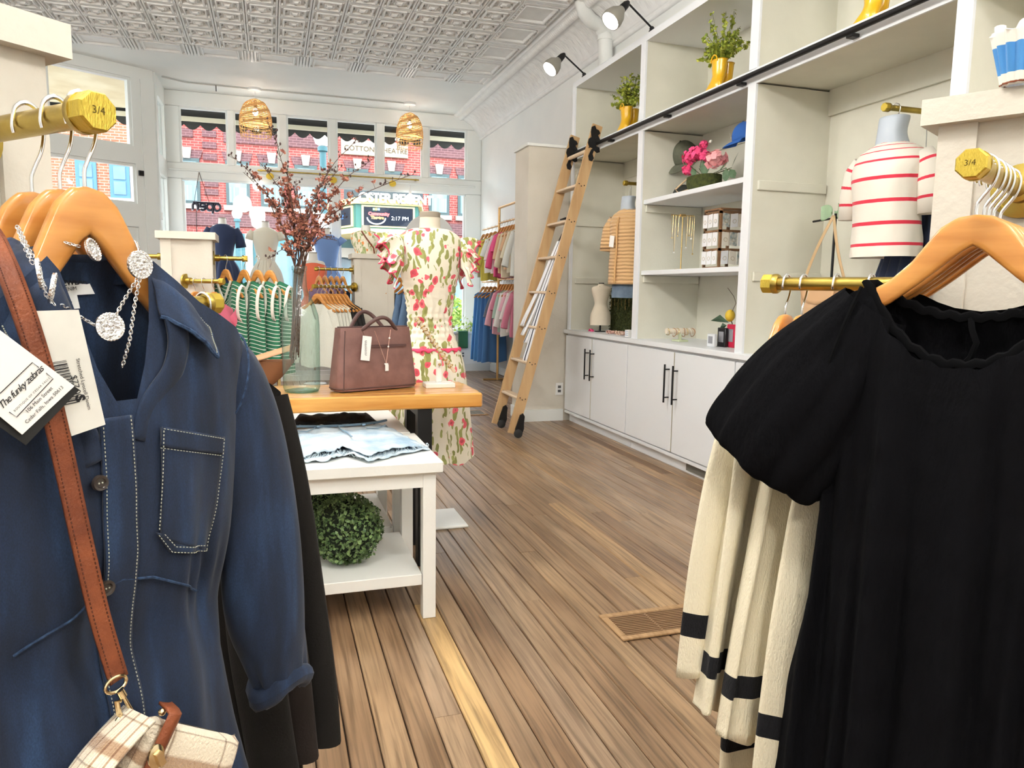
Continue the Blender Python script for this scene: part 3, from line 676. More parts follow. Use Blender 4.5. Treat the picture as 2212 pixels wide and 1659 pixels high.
base_unit(5.142, 6.40, 5.81, 'white two-door base cabinet with black bar pulls beside the tall end post')
base_unit(3.745, 5.138, 4.44, 'white two-door base cabinet with a floor vent in its toe kick', (3.95, 4.3))
base_unit(2.36, 3.741, 3.05, 'white two-door base cabinet mostly hidden behind the cream sweaters')
# end post beside the shelving
ep = thing('end_post', 'tall white boxed end post standing between the shelving and the window rack', 'post', (2.65, 6.62, 0))
obj('body', MB().box(2.218, WX-.02, 6.43, 6.80, 0, 2.49), POSTM, ep, smooth=0); obj('cap', MB().bbox(2.20, WX-.02, 6.415, 6.815, 2.49, 2.515, .003), WHITE, ep, smooth=0)
for q in ((2.203,2.60,6.415,6.43),(2.203,2.218,6.43,6.80)): obj('base_trim', MB().box(q[0],q[1],q[2],q[3],0,.11), TRIM, ep, smooth=0)
outlet((2.40,6.43,1.05), 0, -1, 'white light switch on the tall end post behind the ladder', True)
outlet((2.56,6.43,.30), 0, -1, 'white wall outlet low on the end post beside the cabinet')
# ---- ladder rail and ladder
rl = thing('ladder_rail', 'long black metal rail fixed along the front of the shelving', 'rail', (XF-.05, 3.7, 2.413))
obj('tube', MB().cyl((XF-.052,1.0,2.413),(XF-.052,6.30,2.413),.015,n=12), BLACKM, rl)
for u, v in ((1321,304),(1443,252),(1603,181),(1844,71)):
    y = onx(u, v, XF-.03).y; obj('bracket', MB().bbox(XF-.055, XF-.012, y-.022, y+.022, 2.386, 2.402, .003), BLACKM, rl)
LW = M('ladder_wood', rgb(200,166,122), 0.45, var=rgb(182,144,100), vscale=3, stretch=(6,6,0.8)); RUNG = M('rung_wood', rgb(224,202,176), 0.45, var=rgb(206,180,150), vscale=5, stretch=(6,1,6))
ld = thing('rolling_ladder', 'wooden rolling library ladder with black hardware leaning on the shelving rail', 'ladder', (1.9, 5.98, 0))
LB = Vector((1.885,0,0.03)); LT = Vector((2.545,0,2.45)); LD = (LT-LB).normalized(); LN = Vector((LD.z,0,-LD.x))
Yn, Yf = 5.755, 6.225
for y in (Yn, Yf):
    c_ = LB + LD*((2.62)/2) + Vector((0,y,0))
    st = obj('stile', MB().obox(c_, LN*.043, (0,.0125,0), LD*(2.62/2)), LW, ld, smooth=0)
    for k in range(8):
        q = LB + LD*(.30+.303*k) + Vector((0,y-.0135,0))
        for a_, dz in ((-.024,.004),(0,-.008),(.024,.004)): obj('screw', MB().cyl(q+LN*a_+LD*dz, q+LN*a_+LD*dz+Vector((0,-.0015,0)), .0052, n=8), BLACKM, st)
for k in range(8):
    c_ = LB + LD*(.30+.303*k) + Vector((0,(Yn+Yf)/2,0))
    if k < 7: obj('rung', MB().bbox(c_.x-.04, c_.x+.04, Yn+.012, Yf-.012, c_.z-.010, c_.z+.012, .006), RUNG, ld)
    else: obj('rung', MB().cyl((c_.x,Yn+.012,c_.z),(c_.x,Yf-.012,c_.z),.017), RUNG, ld)
for y in (Yn, Yf):
    sy = -1
    q = LB + LD*2.46 + Vector((0,y+sy*.016,0))
    prof = [(-.02,.17),(.015,.185),(.03,.15),(.06,.14),(.075,.11),(.05,.09),(.075,.05),(.062,.02),(.03,.015),(.035,-.02),(.07,-.03),(.075,-.075),(.045,-.085),(.01,-.06),(-.005,-.10),(.01,-.14),(-.01,-.17),(-.04,-.16),(-.05,-.12),(-.03,-.075),(-.005,-.04),(-.04,-.03),(-.058,.01),(-.05,.05),(-.02,.07),(-.028,.12)]
    h = obj('rail_hook', MB().prism([(x*.8,z*.8) for x,z in prof], q, (1,0,0), (0,0,1), (0,-.008,0)), BLACKM, ld, smooth=0)
    obj('roller', MB().cyl((XF-.052,q.y-.012,2.446),(XF-.052,q.y+.004,2.446),.018,n=14), BLACKM, h)
    # wheel fork at the foot
    f_ = LB + LN*.012 + Vector((0,y-.018,0))
    w_ = obj('wheel_fork', MB().prism([(-.02,.16),(0,.18),(.02,.16),(.03,.10),(.042,.06),(.038,.0),(.02,-.01),(-.02,-.01),(-.028,.04),(-.024,.1)], f_+Vector((.02,0,.0)), LN, LD, (0,-.02,0)), BLACKM, ld, smooth=0)
    obj('wheel', MB().lathe([(.008,-.011),(.030,-.011),(.036,-.008),(.036,.008),(.030,.011),(.008,.011)], (f_.x+.022,f_.y-.03,.036), 20, (0,1,0)), M('rubber', (0.02,0.02,0.02), 0.6), w_)
# striped sashes hooked over a rung
STR = stripes('sash_stripe', [(0,rgb(240,240,244)),(.30,rgb(60,64,78)),(.42,rgb(240,240,244)),(.62,rgb(70,74,88)),(.72,rgb(240,240,244))], 'u', 1.0)
sb = thing('striped_scarf', 'white and navy striped scarf strips hanging from a ladder rung on metal hooks', 'scarf', onx(1178,525,2.12))
r0 = LB + LD*(.30+.303*5)
for k in range(4):
    y = Yn+.07+k*.045
    p_ = [(r0.x-.03+.005*k,y,r0.z+.03),(r0.x+.035,y,r0.z+.035),(r0.x+.04,y,r0.z-.03),(r0.x-.0,y,r0.z-.10),(r0.x-.03,y+.01,r0.z-.17)]
    obj('hook', MB().tube(p_, .006, 6), BLACKM, sb)
rs = random.Random(5)
for k in range(5):
    y0 = Yn+.05+k*.035; base = Vector((r0.x-.03, y0, r0.z-.16)); L = (.98,1.02,.86,.80,.72)[k]
    tgt = LB + LD*.66
    def sash(u, v, k=k, y0=y0, L=L):
        x = r0.x - .03 - (r0.x-.03-tgt.x+.03)*min(v*L/1.0,1)*1.0 + .010*math.sin(v*7+k)*v - .012*k*v
        y = y0 + (u-.5)*(.05+.05*v) + .10*v + .03*math.sin(v*4+k*1.3)*v
        return (x + .010*math.sin(u*6+k), y, r0.z-.15 - L*v)
    obj('scarf_strip', MB().grid(sash, 6, 22), STR, sb, mods=[dict(type='SOLIDIFY', thickness=.003)])
# ---- lamps on top of the shelving
SHADE = M('lamp_shade_grey', rgb(150,146,136), 0.45, 0.2); BULB = M('lamp_bulb', (1,1,1), 0.4, emis=(1.0,0.97,0.92), estr=25.0)
def swing_lamp(base, joint, mouth, lab, yoff=0):
    p0 = onx(*base, 2.66); p0.z = 3.05; p1 = ony(*joint, p0.y); p2 = ony(*mouth, p0.y-.03)
    t = thing('swing_arm_lamp', lab, 'lamp', p0, 0, 'swing arm lamps on the shelving')
    obj('base', MB().cyl(p0, p0+Vector((0,0,.03)), .022).ball(p0+Vector((0,0,.045)), .018), BLACKM, t)
    a0_ = p0+Vector((0,0,.05)); obj('arm', MB().cyl(a0_, p1, .007, n=10).ball(p1, .016), BLACKM, t)
    d = (p2-p1).normalized(); Lh = (p2-p1).length
    obj('neck', MB().lathe([(.018,0),(.026,.02),(.030,.07),(.026,.085)], p1, 16, d), BLACKM, t)
    s_ = obj('shade', MB().lathe([(.030,.075),(.036,.09),(.062,Lh*.62),(.074,Lh*.85),(.072,Lh*1.0),(.066,Lh*1.0),(.066,Lh*.9)], p1, 24, d, caps=False), SHADE, t)
    obj('bulb', MB().lathe([(1e-5,Lh*.97),(.045,Lh*.965),(.064,Lh*.94),(.05,Lh*.8),(1e-5,Lh*.78)], p1, 20, d), BULB, s_)
    return t, p2, d
swing_lamp((1408,66),(1356,6),(1318,46),'grey swing arm lamp on the shelving top, nearer of the two')
swing_lamp((1262,163),(1218,118),(1187,150),'grey swing arm lamp on the shelving top, farther one by the window')
# ---- white duct pipe
yp = onx(1308,110,3.08).y
q = [ony(u, v, yp) for u, v in ((1308,150),(1308,95),(1305,68),(1292,55),(1272,48),(1255,30),(1246,5),(1240,-40))]
q = [Vector((min(p.x, 3.09), p.y - .12*max(0, i-2)/5, p.z)) for i, p in enumerate(q)]
pts = []
for i in range(len(q)-1):
    for t in range(4): pts.append(q[i].lerp(q[i+1], t/4))
pts = pts[:-2]
pts = [p for p in pts if p.z < CEIL+.02] 
dp = thing('duct_pipe', 'white painted pipe with elbow rising from behind the shelving to the ceiling', 'pipe', (q[0].x, yp, 3.05)); pts[0].z = 3.05
obj('pipe', MB().tube(pts, .068, 16), WHITE, dp); obj('collar', MB().cyl(q[1]+Vector((0,0,.03)), q[1]+Vector((0,0,.07)), .078, n=20), WHITE, dp)
# ================================================================== cloth, hangers, figures
def lerpk(keys, t):
    # piecewise smooth interpolation of tuples keyed by first entry
    for i in range(len(keys)-1):
        a_, b_ = keys[i], keys[i+1]
        if t <= b_[0] or i == len(keys)-2:
            f = 0 if b_[0] == a_[0] else min(max((t-a_[0])/(b_[0]-a_[0]), 0), 1)
            return [a_[k]*(1-f)+b_[k]*f for k in range(1, len(a_))]
def smoothk(keys, t):
    # catmull-rom over rows of equal index spacing
    n_ = len(keys)-1; k = min(max(t*n_, 0), n_-1e-6); i = int(k); f = k-i
    p = [keys[max(0,min(n_,j))] for j in (i-1,i,i+1,i+2)]
    return [0.5*((2*p[1][c])+(-p[0][c]+p[2][c])*f+(2*p[0][c]-5*p[1][c]+4*p[2][c]-p[3][c])*f*f+(-p[0][c]+3*p[1][c]-3*p[2][c]+p[3][c])*f**3) for c in range(len(keys[0]))]
def nz(x, y, z=0.0): return noise.noise(Vector((x, y, z)))
def ringbody(rings, n=56, m=60, amp=0.0, k=9, v0=0.5, seed=0, pw=2.0, rough=0.0, mb=None):
    # rings: rows (z, half width, half depth, dx, dy) from top to bottom
    rings = [tuple(r)+(0,)*(5-len(r)) for r in rings]
    def fn(u, v):
        z, hw, hd, dx, dy = smoothk(rings, v)
        a_ = 2*PI*u; c_, s_ = math.cos(a_), math.sin(a_)
        e = 2.0/pw
        x = hw*math.copysign(abs(c_)**e, c_); y = hd*math.copysign(abs(s_)**e, s_)
        f = 0.0
        if amp and v > v0: f = amp*((v-v0)/(1-v0))*(math.sin(k*a_+seed)+.5*math.sin((k*1.7)*a_+seed*2+v*3))
        if rough: f += rough*nz(c_*6+seed, s_*6, v*14)
        q = 1 + f/max(math.hypot(x, y), .02)
        return (x*q+dx, y*q+dy, z)
    return (mb or MB()).grid(fn, n, m, closeu=True)
def cloth(hs, L, hem, th=0.05, drop=0.30, neck=(0.085,0.10,0.02), waist=None, nu=52, nv=30, fold=0.012, k=5, seed=0, wave=0.01, z0=-0.12, thk=None, fullness=None):
    # hanging garment body in hanger coordinates: rail at the origin, x along the shoulders
    def wv(v):
        if waist: return lerpk([(0,hs),(waist[0],waist[1]),(1,hem)], v)[0]
        return hs + (hem-hs)*v
    def top(x, front):
        ax = abs(x); nw, df, db = neck
        z = z0 - drop*max(0, ax-0.03)
        if ax < nw:
            t = ax/nw; z = min(z, z0 - drop*max(0,nw-.03)) - (df if front else db)*(1-t*t)
        return z
    def fn(u, v):
        a_ = 2*PI*u; c_, s_ = math.cos(a_), math.sin(a_)
        w_ = wv(v); x0_ = math.copysign(abs(c_)**.75, c_); x = w_*x0_
        tt = th*(.35+.65*min(1, v*3)) if thk is None else thk(v)
        y = tt*math.copysign(abs(s_)**.8, s_)
        tz = top(hs*x0_, s_ < 0); bz = z0 - L + wave*math.sin(x0_*4+seed)
        z = tz*(1-v) + bz*v
        fa = fold*min(1, v*1.6)
        y += fa*(math.sin(k*PI*x0_*.5+seed+v*.8)+.5*math.sin(k*1.9*x0_+seed*1.7)) 
        x += fa*.5*math.sin(v*5+seed+s_)
        return (x, y, z)
    return MB().grid(fn, nu, nv, closeu=True)
def sleeve_tube(sgn, hs, z0, drop, length, r0, r1, spread=0.25, flat=0.55, seed=0, n=12, steps=10, puff=0.0):
    p0 = Vector((sgn*(hs-.035), 0, z0-drop*(hs-.05)-.02)); path = []; rr_ = []
    d = Vector((sgn*spread, 0, -1)).normalized()
    for i in range(steps+1):
        t = i/steps; path.append(p0 + d*length*t + Vector((sgn*.035*math.sin(t*PI*.5), .01*math.sin(t*4+seed), 0)))
        rr_.append((r0*(1-t)+r1*t)*(1+puff*math.sin(t*PI)) * (1+.05*math.sin(t*9+seed)))
    return MB().tube(path, rr_, n, flat=flat, up=(0,1,0), caps=False, uv=True)
# wooden hanger, rail at the origin
HO = [(0,0),(.022,-.003),(.042,-.016),(.058,-.038),(.076,-.064),(.105,-.092),(.150,-.118),(.195,-.138),(.214,-.150),(.217,-.160),(.212,-.168),(.150,-.150),(.105,-.128),(.055,-.088),(.012,-.050),(0,-.043)]
def hanger_meshes():
    top = [p for p in HO[:10]]; bot = [p for p in HO[9:]][::-1]
    def edge(lst, x):
        for (x0_,z0_),(x1_,z1_) in zip(lst, lst[1:]):
            if x0_ <= x <= x1_: return z0_+(z1_-z0_)*((x-x0_)/max(x1_-x0_,1e-6))
        return lst[-1][1]
    xs_ = [-.217+.434*i/44 for i in range(45)]
    def fn(u, v):
        x = -.2165+.433*u; ax = abs(x); zt = -.062+edge(top, ax); zb_ = -.062+edge([(q[0],q[1]) for q in sorted(bot)], ax)
        a_ = 2*PI*v; c_, s_ = math.cos(a_), math.sin(a_); zm = (zt+zb_)/2; h = max((zt-zb_)/2, .003)
        yb_ = -.30*x*x                                # arms sweep forward a little
        return (x, yb_ + .0085*math.copysign(abs(c_)**.5, c_), zm + h*math.copysign(abs(s_)**.55, s_))
    mb = MB(); mb.grid(fn, 64, 16, uvs=False); n_ = 65
    ring_ = lambda i: tuple(j*n_+i for j in range(16))
    mb.f.append(ring_(0)); mb.f.append(ring_(64)[::-1])
    hk = [(0,0,-.068),(0,0,-.050),(.005,0,-.040),(.017,0,-.022),(.0215,0,-.002),(.016,0,.013),(0,0,.0195),(-.016,0,.013),(-.0215,0,-.002),(-.020,0,-.010)]
    return mb.mesh('hanger_bar', 50), MB().tube([Vector(smoothk(hk, i/36)) for i in range(37)], .0024, 8).mesh('hanger_hook', 60)
HB, HK = hanger_meshes(); HB.materials.append(HWOOD); HK.materials.append(CHROME)
def hanger(loc, rz, label, group=None):
    t = thing('clothes_hanger', label, 'hanger', loc, rz, group)
    for nm, me in (('bar', HB), ('hook', HK)):
        o = bpy.data.objects.new(nm, me); COL.objects.link(o); o.parent = t
    return t
def part(name, mb, mat, t, **k): return obj(name, mb, mat, t, world=False, **k)
def flat_sleeve(sg, hs, z0, drop, length, w0, w1, seed=0, spread=.16, n=44, m=46):
    # limp hanging sleeve: a flattened tube with soft lengthwise folds
    p0 = Vector((sg*(hs-.030), 0, z0-drop*(hs-.05)-.015)); d = Vector((sg*spread,0,-1)).normalized(); s_ = Vector((d.z*-1, 0, d.x)); L = length
    def fn(u, v):
        a_ = 2*PI*u; c_, q = math.cos(a_), math.sin(a_); w_ = (w0+(w1-w0)*min(1,v*1.6))
        w_ *= 1+.05*math.sin(v*5+seed)
        f = .011*min(1,v*3)*math.sin(c_*4.2+seed*1.3+v*1.6)+.006*math.sin(c_*9+seed)*v
        return p0 + d*(L*v) + s_*(w_*c_) + Vector((0, .017*q + f, 0)) + Vector((sg*.03*math.sin(v*PI*.5), 0, -.010*math.sin(c_*3+seed) if v > .98 else 0))
    mb = MB(); mb.grid(fn, n, m, closeu=True); mb.uv = {k: (t[0], t[1]*L) for k, t in mb.uv.items()}
    return mb
def leaf_cloud(mb, pts, size, rng, ar=.55):
    for p, nrm in pts:
        nrm = Vector(nrm).normalized(); a_ = nrm.orthogonal().normalized(); an = rng.uniform(0, 2*PI)
        b_ = nrm.cross(a_); d = a_*math.cos(an)+b_*math.sin(an); e = nrm.cross(d); s_ = size*rng.uniform(.7,1.3); p = Vector(p)
        mb.add([p-d*s_*.5, p+e*s_*ar*.5+nrm*s_*.08, p+d*s_*.5, p-e*s_*ar*.5+nrm*s_*.08], [(0,1,2,3)])
    return mb
def rdir(rng):
    z = rng.uniform(-1,1); a_ = rng.uniform(0,2*PI); q = math.sqrt(1-z*z); return Vector((q*math.cos(a_), q*math.sin(a_), z))
LEAF = M('boxwood_leaf', rgb(58,86,50), 0.45, var=rgb(124,150,92), vscale=60)
# ================================================================== centre: tables and what stands on them
TABW = M('table_white', rgb(240,240,236), 0.35, bump=0.05, bscale=60)
def white_table(x0, x1, y0, y1, lab):
    t = thing('display_table', lab, 'table', ((x0+x1)/2, (y0+y1)/2, 0), 0, 'white low display tables')
    obj('tabletop', MB().bbox(x0, x1, y0, y1, .552, .592, .003), TABW, t, smooth=0)
    i_ = .022
    obj('apron', MB().box(x0+i_+.048, x1-i_-.048, y0+i_+.004, y0+i_+.024, .495, .552), TABW, t, smooth=0); obj('apron', MB().box(x0+i_+.048, x1-i_-.048, y1-i_-.024, y1-i_-.004, .495, .552), TABW, t, smooth=0)
    obj('apron', MB().box(x1-i_-.024, x1-i_-.004, y0+i_+.048, y1-i_-.048, .495, .552), TABW, t, smooth=0); obj('apron', MB().box(x0+i_+.004, x0+i_+.024, y0+i_+.048, y1-i_-.048, .495, .552), TABW, t, smooth=0)
    for lx_ in (x0+i_, x1-i_-.048):
        for ly_ in (y0+i_, y1-i_-.048): obj('leg', MB().bbox(lx_, lx_+.048, ly_, ly_+.048, 0, .552, .002), TABW, t, smooth=0)
    obj('lower_shelf', MB().bbox(x0+i_+.05, x1-i_-.05, y0+i_+.006, y1-i_-.006, .128, .17, .002), TABW, t, smooth=0)
    return t
white_table(-.36, .575, 2.545, 3.10, 'white low display table in front carrying faded denim shorts')
white_table(-.36, .56, 3.125, 3.74, 'second white low display table tucked under the butcher block')
# butcher block console
BB = M('butcher_block', rgb(214,158,84), 0.28, var=rgb(188,124,52), vscale=3.2, stretch=(1,9,9), coat=0.4, bump=0.02, bscale=50)
SZT = .762
ct = thing('butcher_block_console', 'butcher block console table with thick honey wood top and black metal legs', 'table', (.3, 3.27, 0))
for k in range(6):
    y0_ = 3.065 + k*(3.485-3.065)/6; obj('top_plank', MB().bbox(-.62, .865, y0_, y0_+.0696, .700, SZT, .006 if k in (0,5) else .0008), BB, ct, smooth=0)
for x in (.585, -.56):
    for y in (3.115, 3.39): obj('leg', MB().bbox(x, x+.062, y-.031, y+.031, 0, .70, .003), BLACKM, ct, smooth=0)
    obj('leg_rail', MB().box(x+.01, x+.052, 3.146, 3.36, .655, .695), BLACKM, ct, smooth=0)
# boxwood balls
def topiary(c, r, lab, n_=2300):
    rng = random.Random(int(r*1e4)); t = thing('boxwood_ball', lab, 'topiary', (c[0], c[1], c[2]-r*1.0), 0, 'artificial boxwood balls')
    obj('core', MB().ball(c, r*.86, 20, 12), M('boxwood_core', rgb(26,36,22), 0.9), t)
    pts = []
    for _ in range(n_):
        d = rdir(rng); rr_ = r*(.86+.17*rng.random()+.05*nz(d.x*5,d.y*5,d.z*5)); pts.append((Vector(c)+d*rr_, d*.7+rdir(rng)*.7))
    obj('leaves', leaf_cloud(MB(), pts, r*.13, rng, .7), LEAF, t, smooth=0)['kind'] = 'stuff'
topiary((.255,2.77,.172+.128), .132, 'round green boxwood ball on the front white table shelf')
topiary((.205,3.43,.172+.10), .105, 'round green boxwood ball on the rear white table shelf')
# faded denim shorts laid flat
DLT = M('light_denim', rgb(216,228,236), 0.8, var=rgb(150,178,202), vscale=9, bump=0.25, bscale=220, detail=6)
DLT2 = M('light_denim_edge', rgb(120,146,168), 0.85, bump=0.3, bscale=200)
st = thing('denim_shorts', 'pale faded denim shorts with frayed hems laid flat on the white table', 'shorts', (.33, 2.9, .594))
SW = [(.06,3.20),(.13,3.17),(.22,3.155),(.31,3.165),(.40,3.18),(.475,3.25)]       # waist
SHm = [(.075,2.665),(.16,2.69),(.235,2.735),(.315,2.60),(.43,2.70),(.565,2.775)]   # upper hem
def shorts_at(lo, lift, seed):
    def fn(u, v):
        k = u*5; i = min(int(k),4); f = k-i
        wx = SW[i][0]*(1-f)+SW[i+1][0]*f; wy = SW[i][1]*(1-f)+SW[i+1][1]*f
        hx = lo[i][0]*(1-f)+lo[i+1][0]*f; hy = lo[i][1]*(1-f)+lo[i+1][1]*f
        x = wx*(1-v)+hx*v; y = wy*(1-v)+hy*v
        edge = min(1, 8*min(u, 1-u))
        z = .594 + lift*edge + .006*nz(x*22+seed,y*22) + .012*math.exp(-((u-.5)/.07)**2)*(v**1.5) + .010*max(0,nz(x*9+seed,y*13)) + (.008*nz(u*28+seed,2.5)*max(0,v-.80)/.20)
        return (x + .004*math.sin(v*25+u*9)*v, y + (.010*nz(u*60+seed, 3) if v > .99 else 0), max(z, .5935))
    return fn
obj('front_panel', MB().grid(shorts_at(SHm, .022, 1), 70, 44), DLT, st, mods=[dict(type='SOLIDIFY', thickness=.003)])
SHb = [(x+(.01 if i < 3 else .0), y-.035-.03*(i in (1,)) ) for i, (x, y) in enumerate(SHm)]
obj('back_panel', MB().grid(shorts_at(SHb, .006, 4), 60, 30), DLT, st, mods=[dict(type='SOLIDIFY', thickness=.003)])
wb = MB().tube([Vector((x,y,.626)) for x,y in [(SW[0][0],SW[0][1])]+[( (SW[i][0]+SW[i+1][0])/2, (SW[i][1]+SW[i+1][1])/2) for i in range(5)]+[SW[-1]]], .006, 6); obj('waistband', wb, DLT2, st)
fr = MB(); rg = random.Random(2)
for i in range(90):
    u = rg.random(); k = u*5; j = min(int(k),4); f = k-j; x = SHm[j][0]*(1-f)+SHm[j+1][0]*f; y = SHm[j][1]*(1-f)+SHm[j+1][1]*f
    fr.tube([(x,y+.004,.614),(x+rg.uniform(-.006,.006),y-.008,.610),(x+rg.uniform(-.012,.012),y-.02,.604)], .0009, 3)
obj('frayed_hem', fr, M('fray_thread', rgb(206,220,228), 0.9), st)['kind'] = 'stuff'
for x in (.175,.36): obj('belt_loop', MB().obox((x,3.125,.634), (.006,0,0), (0,.022,-.002), (0,0,.003)), DLT2, st)
obj('fly_seam', MB().tube([(.255,3.155,.628),(.262,3.05,.631),(.278,2.95,.634),(.285,2.86,.637)], .003, 5), DLT2, st)
for x0_, x1_ in ((.09,.165),(.37,.455)): obj('pocket_seam', MB().tube([(x0_,3.10,.622),((x0_+x1_)/2,3.06,.626),(x1_,3.13,.628)], .002, 5), DLT2, st)
# folded black jeans
bj = thing('folded_jeans', 'folded black jeans lying at the back of the white table under the console', 'jeans', (.25, 3.42, .593))
BJM = M('black_denim', rgb(30,32,36), 0.7, var=rgb(52,54,60), vscale=30, bump=0.3, bscale=120)
def bjm(u, v):
    a_ = 2*PI*v; x = .07+u*.37; e = min(1, 9*min(u,1-u)+.15); r_ = .020*e*(1+.35*nz(x*18, math.cos(a_)*2, math.sin(a_)))
    return (x + .01*math.cos(a_), 3.40 + .055*e*math.cos(a_), .593 + max(0.0005, r_*1.15+r_*math.sin(a_)))
obj('folded_legs', MB().grid(bjm, 40, 16), BJM, bj)
obj('waistband', MB().tube([(.08+.36*t/12, 3.345+.006*math.sin(t), .606+.007*math.sin(t*1.9)) for t in range(13)], .010, 8, flat=.6, up=(0,1,0)), BJM, bj)
# ------------------------------------------------------------------ glass bottle with branches
BG = clear_glass('green_glass', [(0,(0.86,0.94,0.915)),(0.25,(0.80,0.91,0.88)),(0.55,(0.60,0.78,0.735)),(1.0,(0.34,0.54,0.50))], .12, .50, .05, .4)
VC = Vector((.118, 3.27, SZT))
vs_ = thing('glass_bottle_vase', 'tall pale green glass bottle used as a vase on the butcher block', 'vase', VC)
prof = [(.001,.004),(.060,.002),(.072,.006),(.0765,.02),(.0775,.10),(.078,.22),(.078,.285),(.074,.325),(.062,.365),(.046,.400),(.034,.425),(.029,.445),(.0275,.49),(.0275,.512),(.031,.514),(.031,.530),(.027,.532)]
obj('glass_wall', MB().lathe(prof, VC, 40, caps=False), BG, vs_, smooth=180)
obj('glass_base', MB().lathe([(1e-4,.010),(.05,.010),(.070,.006),(.070,.002),(1e-4,.002)], VC, 36), clear_glass('green_glass_base', [(0,(.78,.93,.88)),(1,(.5,.75,.68))], .1, .4), vs_, smooth=180)
BARK = M('bark', rgb(70,48,40), 0.8, var=rgb(96,66,52), vscale=80); BUD = M('rust_leaf', rgb(142,84,74), 0.7, var=rgb(182,124,100), vscale=40); BUD2 = M('dark_bud', rgb(74,54,52), 0.75)
tips = [(494,332,0),(577,262,1),(525,372,0),(563,352,1),(618,352,0),(640,388,1),(772,300,0),(810,340,1),(893,377,0),(716,362,0),(733,366,1),(630,405,0),(576,560,1),(728,520,0),(600,440,0),(690,440,1),(665,470,1),(748,470,0)]
rb_ = random.Random(11)
for bi, (tu, tv, ty) in enumerate(tips):
    yd = rb_.uniform(-.14,.14) * (1 if bi else .3); tip = ony(tu, tv, VC.y + yd)
    a_ = rb_.uniform(0,2*PI); nk = VC + Vector((.019*math.cos(a_), .019*math.sin(a_), .525)); bt = VC + Vector((rb_.uniform(-.05,-.01), rb_.uniform(-.04,.04), rb_.uniform(.11,.2)))
    path = []; side = Vector((tip.x-nk.x, tip.y-nk.y, 0))
    for i in range(5): path.append(bt.lerp(nk, i/5))
    seg = 16
    for i in range(seg+1):
        t = i/seg; p = nk.lerp(tip, t) + Vector((0,0,.05*math.sin(t*PI))) - side*(.12*math.sin(t*PI)) + Vector((nz(t*4,bi*3.1),nz(t*4+9,bi*3.1),nz(t*5,bi+40)))*.022*math.sin(t*PI*.9+.2)
        path.append(p)
    tL = 'bare budding branch with rust coloured leaves standing in the glass bottle'
    bt_ = thing('branch', tL, 'branch', nk, 0, 'branches in the glass bottle')
    rads = [.0026]*5 + [.0027*(1-.66*i/seg) for i in range(seg+1)]
    obj('stem', MB().tube(path, rads, 6), BARK, bt_)
    tw = MB(); lf = MB(); dk = MB()
    Lb = (tip-nk).length; dens = 1.0
    for i in range(int(15+46*Lb)):
        t = rb_.uniform(.12,1)**.9; k = 5+t*seg; j = min(int(k), len(path)-2); p = path[j].lerp(path[j+1], k-j); d = rdir(rb_); d.z = abs(d.z)*.8+.2; d.normalize(); q = p + d*rb_.uniform(.010,.030)
        tw.tube([p, p.lerp(q,.6)+Vector((0,0,-.002)), q], [.0010,.0009,.0006], 4)
        if t < .80 and tu > 0 and rb_.random() < (.85 if t < .62 else .4):
            leaf_cloud(lf, [(q+rdir(rb_)*.008, rdir(rb_)) for _ in range(rb_.randint(3,6))], .020, rb_, .6)
        else: dk.ball(q, rb_.uniform(.0028,.0045), 5, 4, sz=1.4)
    obj('twigs', tw, BARK, bt_)
    if lf.v: obj('leaves', lf, BUD, bt_, smooth=0)['kind'] = 'stuff'
    if dk.v: obj('buds', dk, BUD2, bt_)['kind'] = 'stuff'
    for nm in kids(bt_):
        if nm.name.startswith('twigs'): nm['kind'] = 'stuff'
# ------------------------------------------------------------------ handbag
LEA = M('mauve_leather', rgb(128,92,86), 0.48, var=rgb(112,78,72), vscale=18, bump=0.15, bscale=300); LEAD = M('mauve_leather_dark', rgb(84,58,56), 0.5, bump=0.1, bscale=200)
HA = Vector((.93,.36,0)).normalized(); HNm = Vector((HA.y,-HA.x,0)); HC = Vector((.425,3.285,SZT))
hb = thing('handbag', 'mauve leather handbag with twin handles and a price tag on the console', 'handbag', HC)
def hbp(x, y, z): return HC + HA*x + HNm*y + Vector((0,0,z))
def bag(u, v):
    a_ = 2*PI*u; c_, s_ = math.cos(a_), math.sin(a_)
    z = .006 + v*.268; hw = .198 - .026*v; hd = .062 - .026*v
    e = .36
    x = hw*math.copysign(abs(c_)**e, c_); y = hd*math.copysign(abs(s_)**e, s_)
    if v < .06: q = .96+.04*v/.06; x *= q; y *= q
    return hbp(x, y*(1+.05*math.sin(v*PI)), z)
mbb = MB().grid(bag, 64, 20, closeu=True); nv_ = 21*64
mbb.f.append(tuple(range(63,-1,-1))); mbb.f.append(tuple(range(20*64, 21*64)))
obj('body', mbb, LEA, hb, smooth=60)
for sgn in (1,-1):
    arc = []
    for i in range(21):
        t = i/20; a_ = PI*t
        arc.append(hbp(-.085+.17*t + sgn*.012, sgn*.030 + .030*sgn*math.sin(a_), .262 + .078*math.sin(a_)*(1 if sgn < 0 else .72)))
    h_ = obj('handle', MB().tube(arc, .0085, 10), LEAD, hb)
    for x in (-.085,.085): obj('handle_loop', MB().cyl(hbp(x+sgn*.012,sgn*.030,.225), hbp(x+sgn*.012,sgn*.030,.27), .006, n=8), GOLD, h_)
obj('zip_pocket', MB().obox(hbp(.03,.052,.195), HA*.105, HNm*.0025, (0,0,.0055)), LEAD, hb); obj('top_zip', MB().obox(hbp(0,0,.276), HA*.165, HNm*.012, (0,0,.003)), LEAD, hb)
for y in (.057,): obj('front_seam', MB().tube([hbp(-.172,y*.98,.01),hbp(-.168,y*.93,.07),hbp(-.160,y*.72,.18),hbp(-.152,y*.62,.262)], .0025, 6), LEAD, hb)
